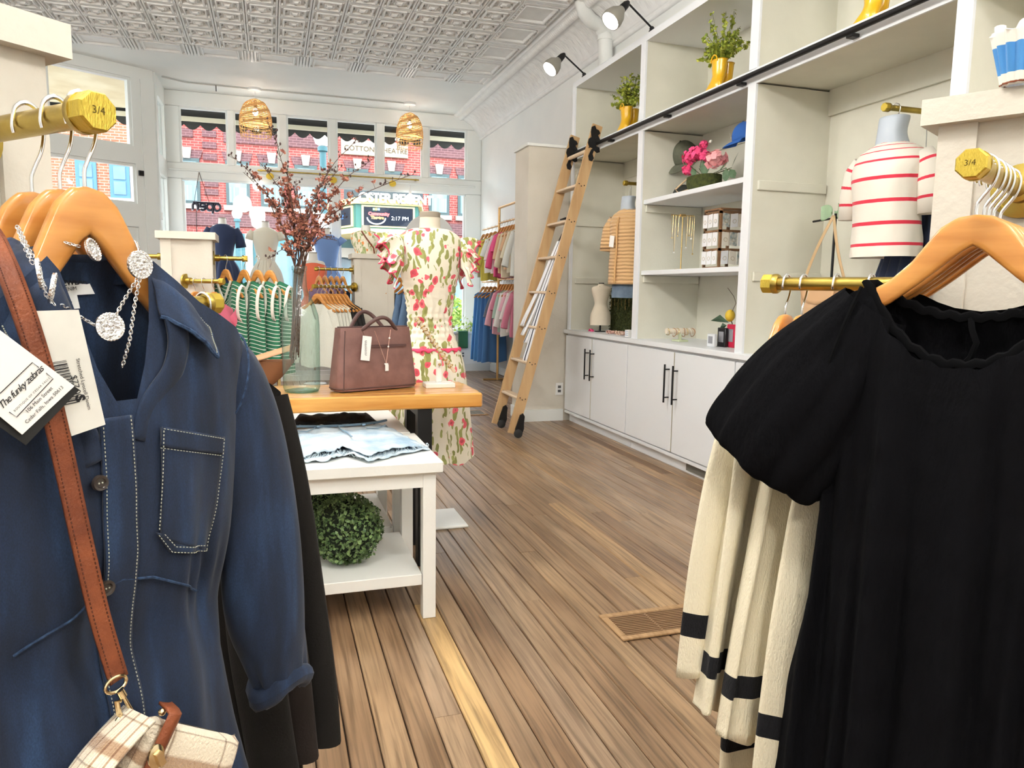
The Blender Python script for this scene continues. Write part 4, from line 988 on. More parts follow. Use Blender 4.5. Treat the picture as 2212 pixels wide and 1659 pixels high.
obj('base_piping', MB().tube([bag(i/64, .04) for i in range(64)], .0035, 6, closed=True), LEAD, hb)
TAGW = M('paper_tag', rgb(246,245,242), 0.7); INK = M('ink', rgb(28,28,32), 0.8)
tg = obj('price_tag', MB().obox(hbp(-.070,.066,.188), HA*.021+Vector((0,0,-.003)), HNm*.0008, Vector((0,0,.052))+HA*.006), TAGW, hb)
obj('tag_string', MB().tube([hbp(-.080,.050,.262),hbp(-.079,.062,.250),hbp(-.077,.0665,.236)], .001, 5), BARK, tg)
sq = [hbp(-.073+.006*math.sin(i*1.9), .0675, .222-.0026*i) for i in range(26)]
obj('handwriting', MB().tube(sq, .0008, 4), INK, tg)
# fine necklace draped over the bag front
nk_ = thing('charm_necklace', 'thin rose gold necklace with white charm draped over the mauve handbag', 'necklace', hbp(.03,.07,.2))
Lp = [hbp(-.03+.055*t, .068-.012*t+.014*t, .262-.145*t) for t in [i/12 for i in range(13)]]; Rp = [hbp(.055-.03*t, .056+.012*t, .265-.148*t) for t in [i/12 for i in range(13)]]
obj('chain', MB().tube(Lp + Rp[::-1], .0013, 5), M('rose_gold', (0.7,0.42,0.34), 0.3, 1.0), nk_)
obj('charm', MB().obox(hbp(.027,.071,.100), HA*.008, HNm*.001, (0,0,.014)), TAGW, nk_); obj('clasp_bar', MB().obox(hbp(.024,.071,.117), HA*.009, HNm*.001, (0,0,.003)), TAGW, nk_)
for k, t in enumerate((.25,.5)): obj('bead', MB().ball(Rp[int(t*12)], .0042, 8, 6), TAGW, nk_)
# bracelet stand
LINEN0 = M('bar_velvet', rgb(222,202,176), 0.7)
bs = thing('bracelet_stand', 'white wooden bracelet stand with slanted bar on the console end', 'jewellery stand', (.723,3.30,SZT))
obj('base', MB().bbox(.655,.79,3.255,3.345,SZT,SZT+.022,.003), TABW, bs, smooth=0); obj('post', MB().bbox(.710,.736,3.292,3.308,SZT+.022,SZT+.125,.004), TABW, bs, smooth=0)
obj('peg', MB().cyl((.723,3.275,SZT+.105),(.723,3.292,SZT+.105),.006,n=10), LW, bs)
A_ = ony(897,684,3.27); B_ = ony(982,803,3.27)
obj('slanted_bar', MB().cyl(A_, B_, .0085, n=14), LINEN0, bs)
gb = thing('gold_bracelets', 'gold chain bracelets wound along the slanted bracelet bar', 'bracelets', (A_+B_)/2)
dB = (B_-A_).normalized(); sB = dB.cross(Vector((0,1,0)))
for k in range(14):
    p = A_.lerp(B_, .05+.065*k); pts = []
    for i in range(14):
        an = 2*PI*i/14; pts.append(p + sB*(.0115*math.cos(an)) + Vector((0,1,0))*(.0115*math.sin(an)) + dB*.004*math.sin(an*2+k))
    obj('bracelet', MB().tube(pts, .0026, 6, closed=True), GOLD, gb)
# ------------------------------------------------------------------ dress form in the tulip dress
FLO = M('tulip_print', rgb(238,230,212), 0.75, sheen=0.2, bump=0.05, bscale=300); n, l, b = nodes(FLO)
def floral(m, scale, pink, green, base, axis='Object'):
    n, l, b = nodes(m)
    def mth(op, a_, b_=None, v=None):
        q = n.new('ShaderNodeMath'); q.operation = op; l.new(a_, q.inputs[0])
        if b_ is not None: l.new(b_, q.inputs[1])
        if v is not None: q.inputs[1].default_value = v
        return q.outputs[0]
    tc = n.new('ShaderNodeTexCoord'); src = tc.outputs[axis]
    wn = n.new('ShaderNodeTexNoise'); wn.inputs['Scale'].default_value = scale*.6; l.new(src, wn.inputs['Vector'])
    ms = n.new('ShaderNodeVectorMath'); ms.operation = 'MULTIPLY_ADD'; ms.inputs[1].default_value = (1.3/scale,1.3/scale,1.6/scale); l.new(wn.outputs['Color'], ms.inputs[0]); l.new(src, ms.inputs[2])
    def cells(sc, st, loc):
        mp = n.new('ShaderNodeMapping'); mp.inputs['Scale'].default_value = st; mp.inputs['Location'].default_value = loc; l.new(ms.outputs[0], mp.inputs[0])
        v = n.new('ShaderNodeTexVoronoi'); v.inputs['Scale'].default_value = sc; l.new(mp.outputs[0], v.inputs['Vector']); s = n.new('ShaderNodeSeparateColor'); l.new(v.outputs['Color'], s.inputs[0]); return v.outputs['Distance'], s
    d1, s1 = cells(scale, (1,1,.8), (0,0,0)); head = mth('MULTIPLY', mth('LESS_THAN', d1, v=.37), mth('GREATER_THAN', s1.outputs[0], v=.36))
    core = mth('MULTIPLY', mth('LESS_THAN', d1, v=.20), mth('GREATER_THAN', s1.outputs[0], v=.42))
    def mix(f, a_, b_):
        q = n.new('ShaderNodeMix'); q.data_type = 'RGBA'; l.new(f, q.inputs[0])
        for k, c in ((6, a_), (7, b_)):
            if isinstance(c, tuple): q.inputs[k].default_value = (*c, 1)
            else: l.new(c, q.inputs[k])
        return q.outputs[2]
    col = base
    for sc, st, loc, th in ((scale*1.5, (1,1,.20), (3.1,1.7,.4), .37), (scale*1.8, (1.1,1.1,.24), (7.7,4.2,2.3), .33)):
        d, s = cells(sc, st, loc); g = mix(s.outputs[2], green, tuple(min(1, c*1.5+.03) for c in green)); col = mix(mth('MULTIPLY', mth('LESS_THAN', d, v=th), mth('GREATER_THAN', s.outputs[1], v=.18)), col, g)
    pk = mix(s1.outputs[1], pink, tuple(min(1, c*1.25+.05) for c in pink)); col = mix(head, col, pk); col = mix(core, col, tuple(c*.8 for c in pink))
    l.new(col, b.inputs['Base Color'])
floral(FLO, 21, rgb(214,80,94), rgb(132,134,72), rgb(238,230,212))
FC = Vector((.770, 3.735, 0))
df = thing('dress_form', 'cream fabric dress form on a white base plate wearing the tulip dress', 'mannequin', FC)
LINEN = M('form_linen', rgb(226,214,194), 0.8, bump=0.1, bscale=300)
obj('base_plate', MB().bbox(.60,.935,3.55,3.865,0,.014,.004), TABW, df, smooth=0); obj('pole', MB().cyl(FC+Vector((0,0,.014)), FC+Vector((0,0,.7)), .014), TABW, df)
obj('torso', ringbody([(1.515,.052,.052),(1.50,.06,.058),(1.485,.09,.066),(1.455,.135,.075),(1.36,.135,.095),(1.2,.115,.085),(1.06,.098,.072),(.9,.13,.10),(.8,.13,.10)], 40, 30).mesh('torso',60), LINEN, df, world=False)
obj('neck', MB().lathe([(.060,1.485),(.052,1.515),(.050,1.565)], FC, 28, caps=False), LINEN, df); obj('neck_cap', MB().lathe([(.052,1.562),(.053,1.585),(.048,1.590),(1e-4,1.590)], FC, 28), M('grey_cap', rgb(150,140,126), 0.5), df)
for nm in kids(df):
    if nm.name.startswith('torso'): nm.location = (0,0,0); 
td = thing('tulip_dress', 'white dress printed with pink tulips and green leaves on the dress form', 'dress', FC+Vector((0,0,.33)))
RG = [(1.505,.092,.074),(1.490,.125,.085),(1.455,.160,.098),(1.38,.162,.112),(1.28,.148,.110),(1.18,.128,.096),(1.08,.113,.086),(1.02,.112,.086),(.96,.132,.098),(.86,.170,.125),(.74,.190,.145),(.60,.203,.16),(.46,.214,.172),(.33,.224,.185)]
def dressf(u, v):
    z, hw, hd = smoothk(RG, v); a_ = 2*PI*u; c_, s_ = math.cos(a_), math.sin(a_)
    f = 0
    if .9 < z < 1.25: f = .0045*math.sin(a_*22+math.sin(z*60))*max(0,1-abs(z-1.04)/.2) + .003*math.sin(z*190)
    if z < .98: f += .016*((.98-z)/.65)*(math.sin(a_*8+.6)+.5*math.sin(a_*13+1))
    return Vector((FC.x+(hw+f)*c_, FC.y+(hd+f)*s_, z + (.012*math.sin(a_*8) if v > .99 else 0)))
obj('dress_body', MB().grid(dressf, 120, 110, closeu=True), FLO, td, smooth=180)
PINKT = M('pink_piping', rgb(226,64,104), 0.6)
bn_ = obj('pink_trim_band', MB().grid(lambda u, v: dressf(u, .655+.012*v) + Vector((math.cos(2*PI*u),math.sin(2*PI*u),0))*.006 + Vector((0,0,.006*math.sin(u*120)*v)), 120, 3, closeu=True), PINKT, td)
for sgn in (-1, 1):
    for tier in (0, 1):
        def ruf(u, v, sgn=sgn, tier=tier):
            a_ = PI*(-.20+1.40*u)                              # from the front of the armhole over the shoulder to the back
            base = FC + Vector((sgn*(.142+.016*(1-abs(math.cos(a_)))), math.cos(a_)*.072, 1.385+math.sin(a_)*.082-tier*.025))
            out = Vector((sgn*1.0, math.cos(a_)*.55, math.sin(a_)*.32+.05-.75*tier)).normalized()
            ln = ((.115 if sgn < 0 else .10) if tier == 0 else .10)*(.50+.50*math.sin(PI*min(max(u,.0),1)))
            ph = u*PI*9+tier*1.4+sgn
            return base + out*(ln*v) + Vector((sgn*.012*math.cos(ph*2), math.sin(ph)*.026, math.cos(ph)*.020))*v + Vector((0,0,-.055*v*v)) + Vector((0,.010*nz(u*9,v*4,tier),.012*nz(u*8,v*5,tier+5)))*v
        rf = obj('ruffle_sleeve', MB().grid(ruf, 96, 14), FLO, td, smooth=180, mods=[dict(type='SOLIDIFY', thickness=.002)])
        obj('ruffle_piping', MB().tube([ruf(i/110, 1.0) for i in range(111)], .0032, 5), PINKT, rf)
# ================================================================== left foreground: post, rails, denim dress
CAPL = atd(215, 240, .74); RA = Vector((-.67,.743,0)).normalized(); SA = Vector((RA.y,-RA.x,0)); RZA = math.atan2(SA.y, SA.x)
def rail(name, lab, p, d, L, flange=True, cut=True, group='brass pipe rails', mark=True):
    # p = centre of the free end's cap face, d = direction to the post
    p = Vector(p); d = Vector(d).normalized()
    t = thing(name, lab, 'rail', p, 0, group)
    obj('pipe', MB().cyl(p+d*.02, p+d*(L-.012), .0135, n=24), BRASS, t)
    c = MB()
    def octa(r_, o):
        a_ = d.cross(Vector((0,0,1))).normalized(); b_ = Vector((0,0,1)); return [p+d*o+(a_*math.cos(2*PI*(i+.5)/8)+b_*math.sin(2*PI*(i+.5)/8))*r_ for i in range(8)]
    vs = octa(.0185,0)+octa(.0205,.003)+octa(.0205,.022)
    c.add(vs, [tuple(range(8))]+[(i,8+i,8+(i+1)%8,(i+1)%8) for i in range(8)]+[(8+i,16+i,16+(i+1)%8,8+(i+1)%8) for i in range(8)])
    cp = obj('end_cap', c, BRASSCUT, t, smooth=0)
    obj('cap_collar', MB().lathe([(.0135,.022),(.0205,.022),(.0205,.030),(.0175,.034),(.0135,.034)], p, 24, d), BRASS, cp)
    if mark:
        a_ = d.cross(Vector((0,0,1))).normalized()
        lettering('stamped_size', '3/4', .011, M('stamp_dark', (0.10,0.07,0.01), 0.6, 0.6), cp, p - d*.0004 - a_*.008 + Vector((0,0,-.003)), a_, (0,0,1))
    if flange:
        f = MB().lathe([(.0135,L-.045),(.021,L-.043),(.021,L-.016),(.044,L-.012),(.044,L-.0005),(.0135,L-.0005)], p, 32, d)
        fl = obj('flange', f, BRASS, t)
        for k in range(4):
            an = PI/4+k*PI/2; a_ = d.cross(Vector((0,0,1))).normalized(); q = p + d*(L-.012) + (a_*math.cos(an)+Vector((0,0,1))*math.sin(an))*.032
            obj('screw', MB().cyl(q, q-d*.002, .004, n=8), BRASSCUT, fl)
    return t
rail('brass_rail', 'brass pipe rail with stamped octagonal end cap above the denim dress', CAPL, RA, .286)
CC = atd(157, 128, .99)                                   # right end of the post cap, underside
def square_post(name, lab, corner, along, deep, wl, dl_, top=1.499, cap_t=.044, body_in=.024):
    # corner = point on the cap's front corner (underside); along / deep = directions of front face and of depth
    corner = Vector((corner[0], corner[1], 0)); a_ = Vector(along).normalized(); d_ = Vector(deep).normalized()
    ctr_ = corner + a_*(wl/2) + d_*(dl_/2)
    t = thing(name, lab, 'post', (ctr_.x, ctr_.y, 0), 0, 'panelled rack posts')
    obj('cap', MB().obox(ctr_+Vector((0,0,top+cap_t/2)), a_*(wl/2), d_*(dl_/2), (0,0,cap_t/2)), POSTM, t, smooth=0)
    bw, bd_ = wl/2-body_in, dl_/2-body_in
    obj('body', MB().obox(ctr_+Vector((0,0,top/2)), a_*(bw-.008), d_*(bd_-.008), (0,0,top/2)), POSTM, t, smooth=0)
    for sa in (-1,1):
        for sd_ in (-1,1):
            obj('corner_board', MB().obox(ctr_+a_*(sa*(bw-.03))+d_*(sd_*(bd_-.006))+Vector((0,0,top/2)), a_*.030, d_*.008, (0,0,top/2)), POSTM, t, smooth=0)
            obj('corner_board', MB().obox(ctr_+a_*(sa*(bw-.006))+d_*(sd_*(bd_-.035))+Vector((0,0,top/2)), a_*.008, d_*.021, (0,0,top/2)), POSTM, t, smooth=0)
    return t
square_post('rack_post', 'off white panelled rack post at the left edge holding the denim dress rail', CC, -SA, RA, .34, .34)
# ---- the denim dress
OD = CAPL + RA*.032
DEN = M('indigo_denim', rgb(30,52,86), 0.85, sheen=0.08); n, l, b = nodes(DEN)
tc = n.new('ShaderNodeTexCoord'); mp = n.new('ShaderNodeMapping'); mp.inputs['Scale'].default_value = (34,20,5); l.new(tc.outputs['Object'], mp.inputs[0])
t1 = n.new('ShaderNodeTexNoise'); t1.inputs['Scale'].default_value = 1; t1.inputs['Detail'].default_value = 6; l.new(mp.outputs[0], t1.inputs['Vector'])
mp3 = n.new('ShaderNodeMapping'); mp3.inputs['Scale'].default_value = (900,900,420); mp3.inputs['Rotation'].default_value = (0,.7,0); l.new(tc.outputs['Object'], mp3.inputs[0])
t2 = n.new('ShaderNodeTexNoise'); t2.inputs['Scale'].default_value = 1; t2.inputs['Detail'].default_value = 2; l.new(mp3.outputs[0], t2.inputs['Vector'])
r1 = ramp(n, [(.30,rgb(13,23,41)),(.52,rgb(20,36,62)),(.75,rgb(36,60,94))]); l.new(t1.outputs[0], r1.inputs[0])
r2 = ramp(n, [(.3,(.62,.62,.64)),(.7,(1.25,1.25,1.22))]); l.new(t2.outputs[0], r2.inputs[0])
mm = n.new('ShaderNodeMix'); mm.data_type = 'RGBA'; mm.blend_type = 'MULTIPLY'; mm.inputs[0].default_value = .8; l.new(r1.outputs[0], mm.inputs[6]); l.new(r2.outputs[0], mm.inputs[7]); l.new(mm.outputs[2], b.inputs['Base Color'])
bn = n.new('ShaderNodeBump'); bn.inputs['Strength'].default_value = .25; bn.inputs['Distance'].default_value = .001; l.new(t2.outputs[0], bn.inputs['Height']); l.new(bn.outputs[0], b.inputs['Normal'])
DENS = M('denim_seam', rgb(48,72,104), 0.85, var=rgb(22,38,64), vscale=160, bump=0.3, bscale=400)
THR = M('thread', rgb(176,176,160), 0.8)
dd = thing('denim_dress', 'dark blue denim shirt dress with collar and chest pocket in the left foreground', 'dress', OD, RZA)
def dl(u, v, y=0.0):
    # pixel to the dress's own coordinates on the plane at depth y
    p = onp(u, v, OD + RA*y, RA) - OD; return Vector((p.dot(SA), y, p.z))
WK = [(-.12,.186),(-.25,.188),(-.30,.176),(-.39,.168),(-.47,.158),(-.56,.140),(-.62,.138),(-.72,.152),(-.90,.185),(-1.12,.225)]
def dw(z): return lerpk([(-k,w_) for k, w_ in WK], -z)[0]
def dth(z): return lerpk([(.12,.020),(.2,.040),(.30,.055),(.45,.058),(.56,.050),(.7,.06),(1.12,.10)], -z)[0]
def dtop(x, front):
    ax = abs(x)
    sh_ = lerpk([(0,-.128),(.045,-.136),(.107,-.190),(.165,-.222),(.190,-.262)], ax)[0]
    if ax < .05:
        t = ax/.05
        return (sh_ - .170*(1-t**1.9)) if front else (sh_ - .020*(1-t*t))
    return sh_
def dfold(x, z, front):
    s_ = 0
    if z < -.30:
        k = min(1, (-z-.30)/.25)
        s_ += .006*k*math.sin(x*52+1.0+z*4) + .004*k*math.sin(x*97+2.2)
    if z < -.60: s_ += .016*min(1,(-z-.60)/.3)*math.sin(x*44+.5)+.008*min(1,(-z-.6)/.3)*math.sin(x*90)
    s_ += .004*nz(x*14, z*7, 1 if front else 5) + .0016*nz(x*45, z*22, 3)
    if front:                                       # gathers under the pocket
        g_ = math.exp(-((x-.09)/.035)**2)*math.exp(-((z+.505)/.045)**2); s_ += .006*g_*math.sin(x*240)
        s_ += .010*math.exp(-((z+.55)/.05)**2) * -1.0
    return s_
def dpt(x, z, front, off=0.0):
    w_ = dw(z); q = min(1, abs(x)/w_); e = (max(0, 1-q**2.6))**.5
    y = dth(z)*e
    f_ = dfold(x, z, front)*min(1, e*1.6)
    return Vector((x, (-(y+f_)-off) if front else (y+f_)*.8, z))
def dbody(u, v):
    a_ = 2*PI*u; c_ = math.cos(a_); front = math.sin(a_) < 0
    x0_ = math.copysign(abs(c_)**.72, c_); zt_ = dtop(.186*x0_, front); z = zt_ + (-1.12-zt_)*v
    return dpt(dw(z)*x0_, z, front)
part('body', MB().grid(dbody, 150, 130, closeu=True), DEN, dd, smooth=180)
def dpatch(pts, nu, nv, off, bulge=0.0):
    # patch on the front: pts = bottom-left, bottom-right, top-right, top-left in (x,z)
    (x0,z0),(x1,z1),(x2,z2),(x3,z3) = pts
    def fn(u, v):
        x = (x0*(1-u)+x1*u)*(1-v)+(x3*(1-u)+x2*u)*v; z = (z0*(1-u)+z1*u)*(1-v)+(z3*(1-u)+z2*u)*v
        return dpt(x, z, True, off + bulge*math.sin(PI*u)*math.sin(PI*v))
    return MB().grid(fn, nu, nv)
SOL = lambda t_: [dict(type='SOLIDIFY', thickness=t_, offset=0)]
D2 = lambda u, v: (lambda p: (p.x, p.z))(dl(u, v, -.055))
# placket, pocket, collar
def strip(path, w_, off, n_=40):
    def fn(u, v):
        k = v*(len(path)-1); i = min(int(k), len(path)-2); f = k-i; x = path[i][0]*(1-f)+path[i+1][0]*f; z = path[i][1]*(1-f)+path[i+1][1]*f
        return dpt(x+(u-.5)*w_, z, True, off)
    return MB().grid(fn, 6, n_)
pk = [(-.016,-.305),(-.015,-.36),(-.018,-.5),(-.017,-.7),(-.016,-1.1)]
part('placket', strip(pk, .034, .0035, 60), DEN, dd, mods=SOL(.0035))
def stitch(path, nm='stitching', off=.006, gap=.0042, r_=.00055, par=None):
    mb = MB(); L = 0; pts = []
    for (x0_,z0_),(x1_,z1_) in zip(path, path[1:]):
        d_ = math.hypot(x1_-x0_, z1_-z0_); k = max(1, int(d_/.002))
        for i in range(k): pts.append((x0_+(x1_-x0_)*i/k, z0_+(z1_-z0_)*i/k))
    i = 0; step = max(1, int(gap/.002))
    while i+2 < len(pts):
        a_, b_ = pts[i], pts[i+1]; mb.tube([dpt(a_[0],a_[1],True,off), dpt(b_[0],b_[1],True,off)], r_, 4); i += step
    o = part(nm, mb, THR, par or dd); o['kind'] = 'stuff'; return o
stitch([(x+.0145,z) for x,z in pk]); stitch([(x-.0145,z) for x,z in pk])
BUTM = M('dark_button', rgb(52,44,40), 0.35, coat=.5)
for u, v in ((215,1043),(236,1272)):
    p = dl(u, v, -.06); q = dpt(p.x, p.z, True, .007)
    bt_ = part('button', MB().lathe([(1e-4,.001),(.004,.001),(.0052,.0028),(.0075,.003),(.0082,.0015),(.0082,-.001),(1e-4,-.001)], q, 18, (0,-1,0)), BUTM, dd)
    for sx in (-1,1): part('button_hole', MB().ball(q+Vector((sx*.0017,-.0016,0)), .0010, 6, 4), THR, bt_)
pc = [D2(*q) for q in ((338,1162),(458,1192),(488,945),(342,922))]
pkt = part('chest_pocket', dpatch(pc, 26, 28, .0045, .004), DEN, dd, mods=SOL(.003))
pb = [D2(*q) for q in ((328,1152),(356,1188),(456,1190),(486,948),(342,924),(328,1152))]
stitch(pb, off=.0095, gap=.004); pin = [D2(*q) for q in ((340,1150),(362,1176),(446,1178),(472,955),(352,930))]; stitch(pin[:3], off=.0095)
tp = [D2(*q) for q in ((333,965),(485,985))]; stitch(tp, off=.0095)
part('pocket_hem', dpatch([D2(336,962),D2(484,982),D2(488,944),D2(342,920)], 20, 6, .0075), DENS if False else DEN, dd, mods=SOL(.003))
part('pocket_point', dpatch([D2(356,1190),D2(458,1193),D2(458,1165),D2(328,1148)], 16, 6, .0045), DEN, dd, mods=SOL(.003))
ws = [D2(*q) for q in ((262,1252),(330,1246),(400,1263),(448,1285))]; wl_ = [(-x-.03, z) for x, z in ws]
for path in (ws, wl_):
    part('waist_seam', MB().tube([dpt(x,z,True,.004) for x,z in sum([[ (a_[0]+(b_[0]-a_[0])*t/6, a_[1]+(b_[1]-a_[1])*t/6) for t in range(6)] for a_,b_ in zip(path,path[1:])],[])], .0015, 6), DENS, dd)
def collar(sg):
    # stand-fall collar: neck edge to outer edge
    inn = [(.050,.030,-.135),(.056,.004,-.140),(.050,-.030,-.165),(.046,-.048,-.205)]
    out = [(.070,.034,-.142),(.104,.004,-.182),(.110,-.045,-.225),(.106,-.062,-.252)]
    def fn(u, v):
        k = u*3; i = min(int(k),2); f = k-i
        a_ = Vector(inn[i]).lerp(Vector(inn[i+1]), f); b_ = Vector(out[i]).lerp(Vector(out[i+1]), f)
        p = a_.lerp(b_, v); p.z += .010*math.sin(PI*v)*(1-u*.4); p.y -= .006*math.sin(PI*v)*u
        p.x += .002*nz(u*7,v*7); p.z += .0022*nz(u*12,v*5,4)
        return Vector((sg*p.x, p.y, p.z))
    c_ = part('collar', MB().grid(fn, 30, 16), DEN, dd, mods=SOL(.004), smooth=180)
    sm = MB()
    for i in range(0, 60, 1):
        a_ = fn(i/60, .93) + Vector((sg*.001,-.003,.001)); b_ = fn((i+.55)/60, .93) + Vector((sg*.001,-.003,.001)); sm.tube([a_, b_], .0007, 4)
    part('collar_stitching', sm, THR, c_)['kind'] = 'stuff'
    part('collar_edge', MB().tube([fn(1, i/14) for i in range(15)]+[fn(1-i/20, 1) for i in range(1,21)], .0026, 6), DENS, c_)
collar(1); collar(-1)
def band(u, v):
    a_ = PI*(-.12+1.24*u); return Vector((.050*math.cos(a_), .012+.030*math.sin(a_), -.136-.034*v - .004*math.sin(a_)))
part('collar_band', MB().grid(band, 30, 5), DEN, dd, mods=SOL(.004))
# turned lapels of the open front
for sg in (1,-1):
    LK = [(.049,-.205),(.052,-.232),(.044,-.258),(.026,-.278),(.010,-.300),(.002,-.330)] if sg > 0 else [(-.060,-.200),(-.064,-.235),(-.058,-.265),(-.046,-.292),(-.034,-.318),(-.030,-.345)]
    def lap(u, v, sg=sg, LK=LK):
        x, z = smoothk(LK, v); return Vector((x + sg*(u*.030*(1-.35*v)), -.050-.006*v-.003*math.sin(PI*u)+.006*u, z - .010*u + .003*math.sin(v*9)*u))
    lp_ = part('lapel', MB().grid(lap, 8, 20), DEN, dd, mods=SOL(.004))
    part('lapel_edge', MB().tube([lap(1,i/20) for i in range(21)], .0022, 6), DENS, lp_)
# sleeves
for sg in (1,-1):
    ck = [(.168,-.242,.022),(.180,-.275,.036),(.192,-.33,.047),(.203,-.40,.053),(.213,-.48,.057),(.221,-.56,.058),(.230,-.63,.055),(.241,-.69,.047),(.247,-.725,.040)]
    def slv(u, v, sg=sg):
        cx_, cz, r_ = smoothk(ck, v); a_ = 2*PI*u
        rr_ = r_*(1+.05*math.sin(3*a_+v*8)+.05*nz(math.cos(a_)*2,math.sin(a_)*2,v*6) + (.10*math.sin(a_*9)*max(0,v-.8)/.2))
        return Vector((sg*(cx_+rr_*math.cos(a_)), .006+rr_*.72*math.sin(a_), cz + .35*rr_*math.cos(a_)*(1-v)*.8 - .10*(cx_-.2)*math.cos(a_)*0))
    sv = part('sleeve', MB().grid(slv, 40, 50, closeu=True), DEN, dd, mods=SOL(.003), smooth=180)
    def cuf(u, v, sg=sg):
        a_ = 2*PI*u; b_ = 2*PI*v; R_ = .038; r_ = .013*(1+.35*nz(math.cos(a_)*3,math.sin(a_)*3,math.cos(b_)+2))
        return Vector((sg*(.248+(R_+r_*math.cos(b_))*math.cos(a_)), .006+(R_*.72+r_*math.cos(b_))*math.sin(a_), -.728 + .3*0 + r_*1.3*math.sin(b_) - .012*math.cos(a_*2)))
    part('cuff', MB().grid(cuf, 32, 12, closeu=True), DEN, sv, smooth=180)
    part('armhole_seam', MB().tube([Vector((sg*(.168+.012*math.cos(a_)), .034*math.sin(a_)-.004, -.285+.055*math.cos(a_))) for a_ in [2*PI*i/24 for i in range(24)]], .0014, 5, closed=True), DENS, sv)
# woven labels inside the neck
LBL = M('woven_label', rgb(240,240,238), 0.85)
def card(nm, pts, y, mat, par, t=.0008):
    q = [dl(u, v, y) for u, v in pts]; nn_ = Vector((0,1,0)); vs = q + [p+Vector((0,t,0)) for p in q]; k = len(q)
    return part(nm, MB().add(vs, [tuple(range(k)), tuple(range(2*k-1,k-1,-1))]+[(i,k+i,k+(i+1)%k,(i+1)%k) for i in range(k)]), mat, par, smooth=0)
def on_card(nm, body, size, u0, v0, u1, v1, y, mat, par, **kw):
    a_ = dl(u0, v0, y); b_ = dl(u1, v1, y); e = (b_-a_).normalized(); f = Vector((-e.z, 0, e.x)); me = text_mesh(body, size, **kw)
    if len(body) > 2:
        ww = max(v.co.x for v in me.vertices)-min(v.co.x for v in me.vertices); me.transform(Matrix.Scale((b_-a_).length/ww, 4))
    mt = Matrix.Translation(a_) @ Matrix((e, f, e.cross(f))).transposed().to_4x4(); me.transform(mt)
    xs_ = [v.co for v in me.vertices]; 
    o = obj(nm, me, mat, par, world=False); return o
lb_ = card('neck_label', ((98,602),(184,593),(205,635),(112,640)), .026, LBL, dd); on_card('label_text', 'ANNIEWEAR', .0118, 96,622,190,612, .0254, INK, lb_, bold=.0003); on_card('label_text', 'DENIM', .005, 134,630,165,626, .0254, INK, lb_)
sz = card('size_label', ((140,638),(166,636),(173,666),(144,669)), .024, LBL, dd); on_card('label_text', 'S', .009, 150,664,170,662, .0234, INK, sz)
# price ticket and shop ticket
pt = card('price_ticket', ((72,672),(170,669),(228,917),(155,942)), -.076, M('ticket_paper', rgb(226,224,216), 0.8, var=rgb(212,210,202), vscale=20), dd)
on_card('ticket_text', 'Stretched Lyocell Denim', .0066, 164,775,190,885, -.0768, INK, pt); on_card('ticket_text', '$77.00', .0072, 153,812,165,860, -.0768, INK, pt); on_card('ticket_text', 'S', .012, 163,856,168,880, -.0768, INK, pt, bold=.0006)
bars = MB(); rgb_ = random.Random(4); y_ = 0.0
A0, A1, B0 = dl(103,785,-.0769), dl(143,778,-.0769), dl(135,878,-.0769)
while y_ < 1.0:
    wd = rgb_.choice((.010,.010,.02,.03)); q = A0 + (B0-A0)*y_; bars.add([q, q+(A1-A0), q+(A1-A0)+(B0-A0)*wd, q+(B0-A0)*wd], [(0,1,2,3)]); y_ += wd + rgb_.choice((.012,.018,.03))
part('barcode', bars, INK, pt, smooth=0)['kind'] = 'stuff'
bk = card('ticket_backing', ((-60,690),(172,842),(56,962),(-60,880)), -.089, M('black_card', (0.012,0.012,0.012), 0.7), dd)
tk = card('shop_ticket', ((-60,668),(161,834),(48,939),(-60,850)), -.092, TAGW, dd)
on_card('ticket_text', 'Cedar Falls, Iowa 50613', .0066, 58,916,137,838, -.0928, INK, tk); on_card('ticket_text', '106 Main Street', .0066, 59,893,113,841, -.0928, INK, tk)
on_card('ticket_text', 'BOUTIQUE OF CEDAR FALLS', .0042, 32,890,108,818, -.0928, INK, tk, space=1.25); on_card('script_text', 'The funky zebras', .0135, 3,886,94,800, -.0928, INK, tk, shear=.35, space=.82)
fr_ = [dl(*q, -.0928) for q in ((0,850),(70,783),(84,794))]; fr2 = [dl(*q, -.0928) for q in ((100,806),(115,818),(36,901),(20,890))]
part('printed_frame', MB().tube(fr_, .00035, 4), INK, tk); part('printed_frame', MB().tube(fr2, .00035, 4), INK, tk)
hg_ = hanger(OD, RZA, 'pale wooden hanger carrying the blue denim dress'); hg_.scale = (.75,1,1.15)
# hangers just behind it with dark garments hidden by the denim
for t_, lab_ in ((.045,'pale wooden hanger directly behind the denim dress hanger'),(.10,'pale wooden hanger farthest along the denim dress rail')): hanger(OD + RA*t_, RZA, lab_).scale = (.75,1,1.15)
NAV = M('navy_cloth', rgb(28,34,48), 0.85, sheen=.2)
for k, (t, lab) in enumerate(((.072,'dark navy blouse hidden directly behind the denim dress'),(.120,'dark navy blouse farthest back on the denim dress rail'))):
    g_ = thing('navy_blouse', lab, 'blouse', OD+RA*t, RZA); part('body', cloth(.15, .62, .17, .012, drop=.62, neck=(.06,.06,.03), z0=-.150, fold=.002, seed=k), NAV, g_)
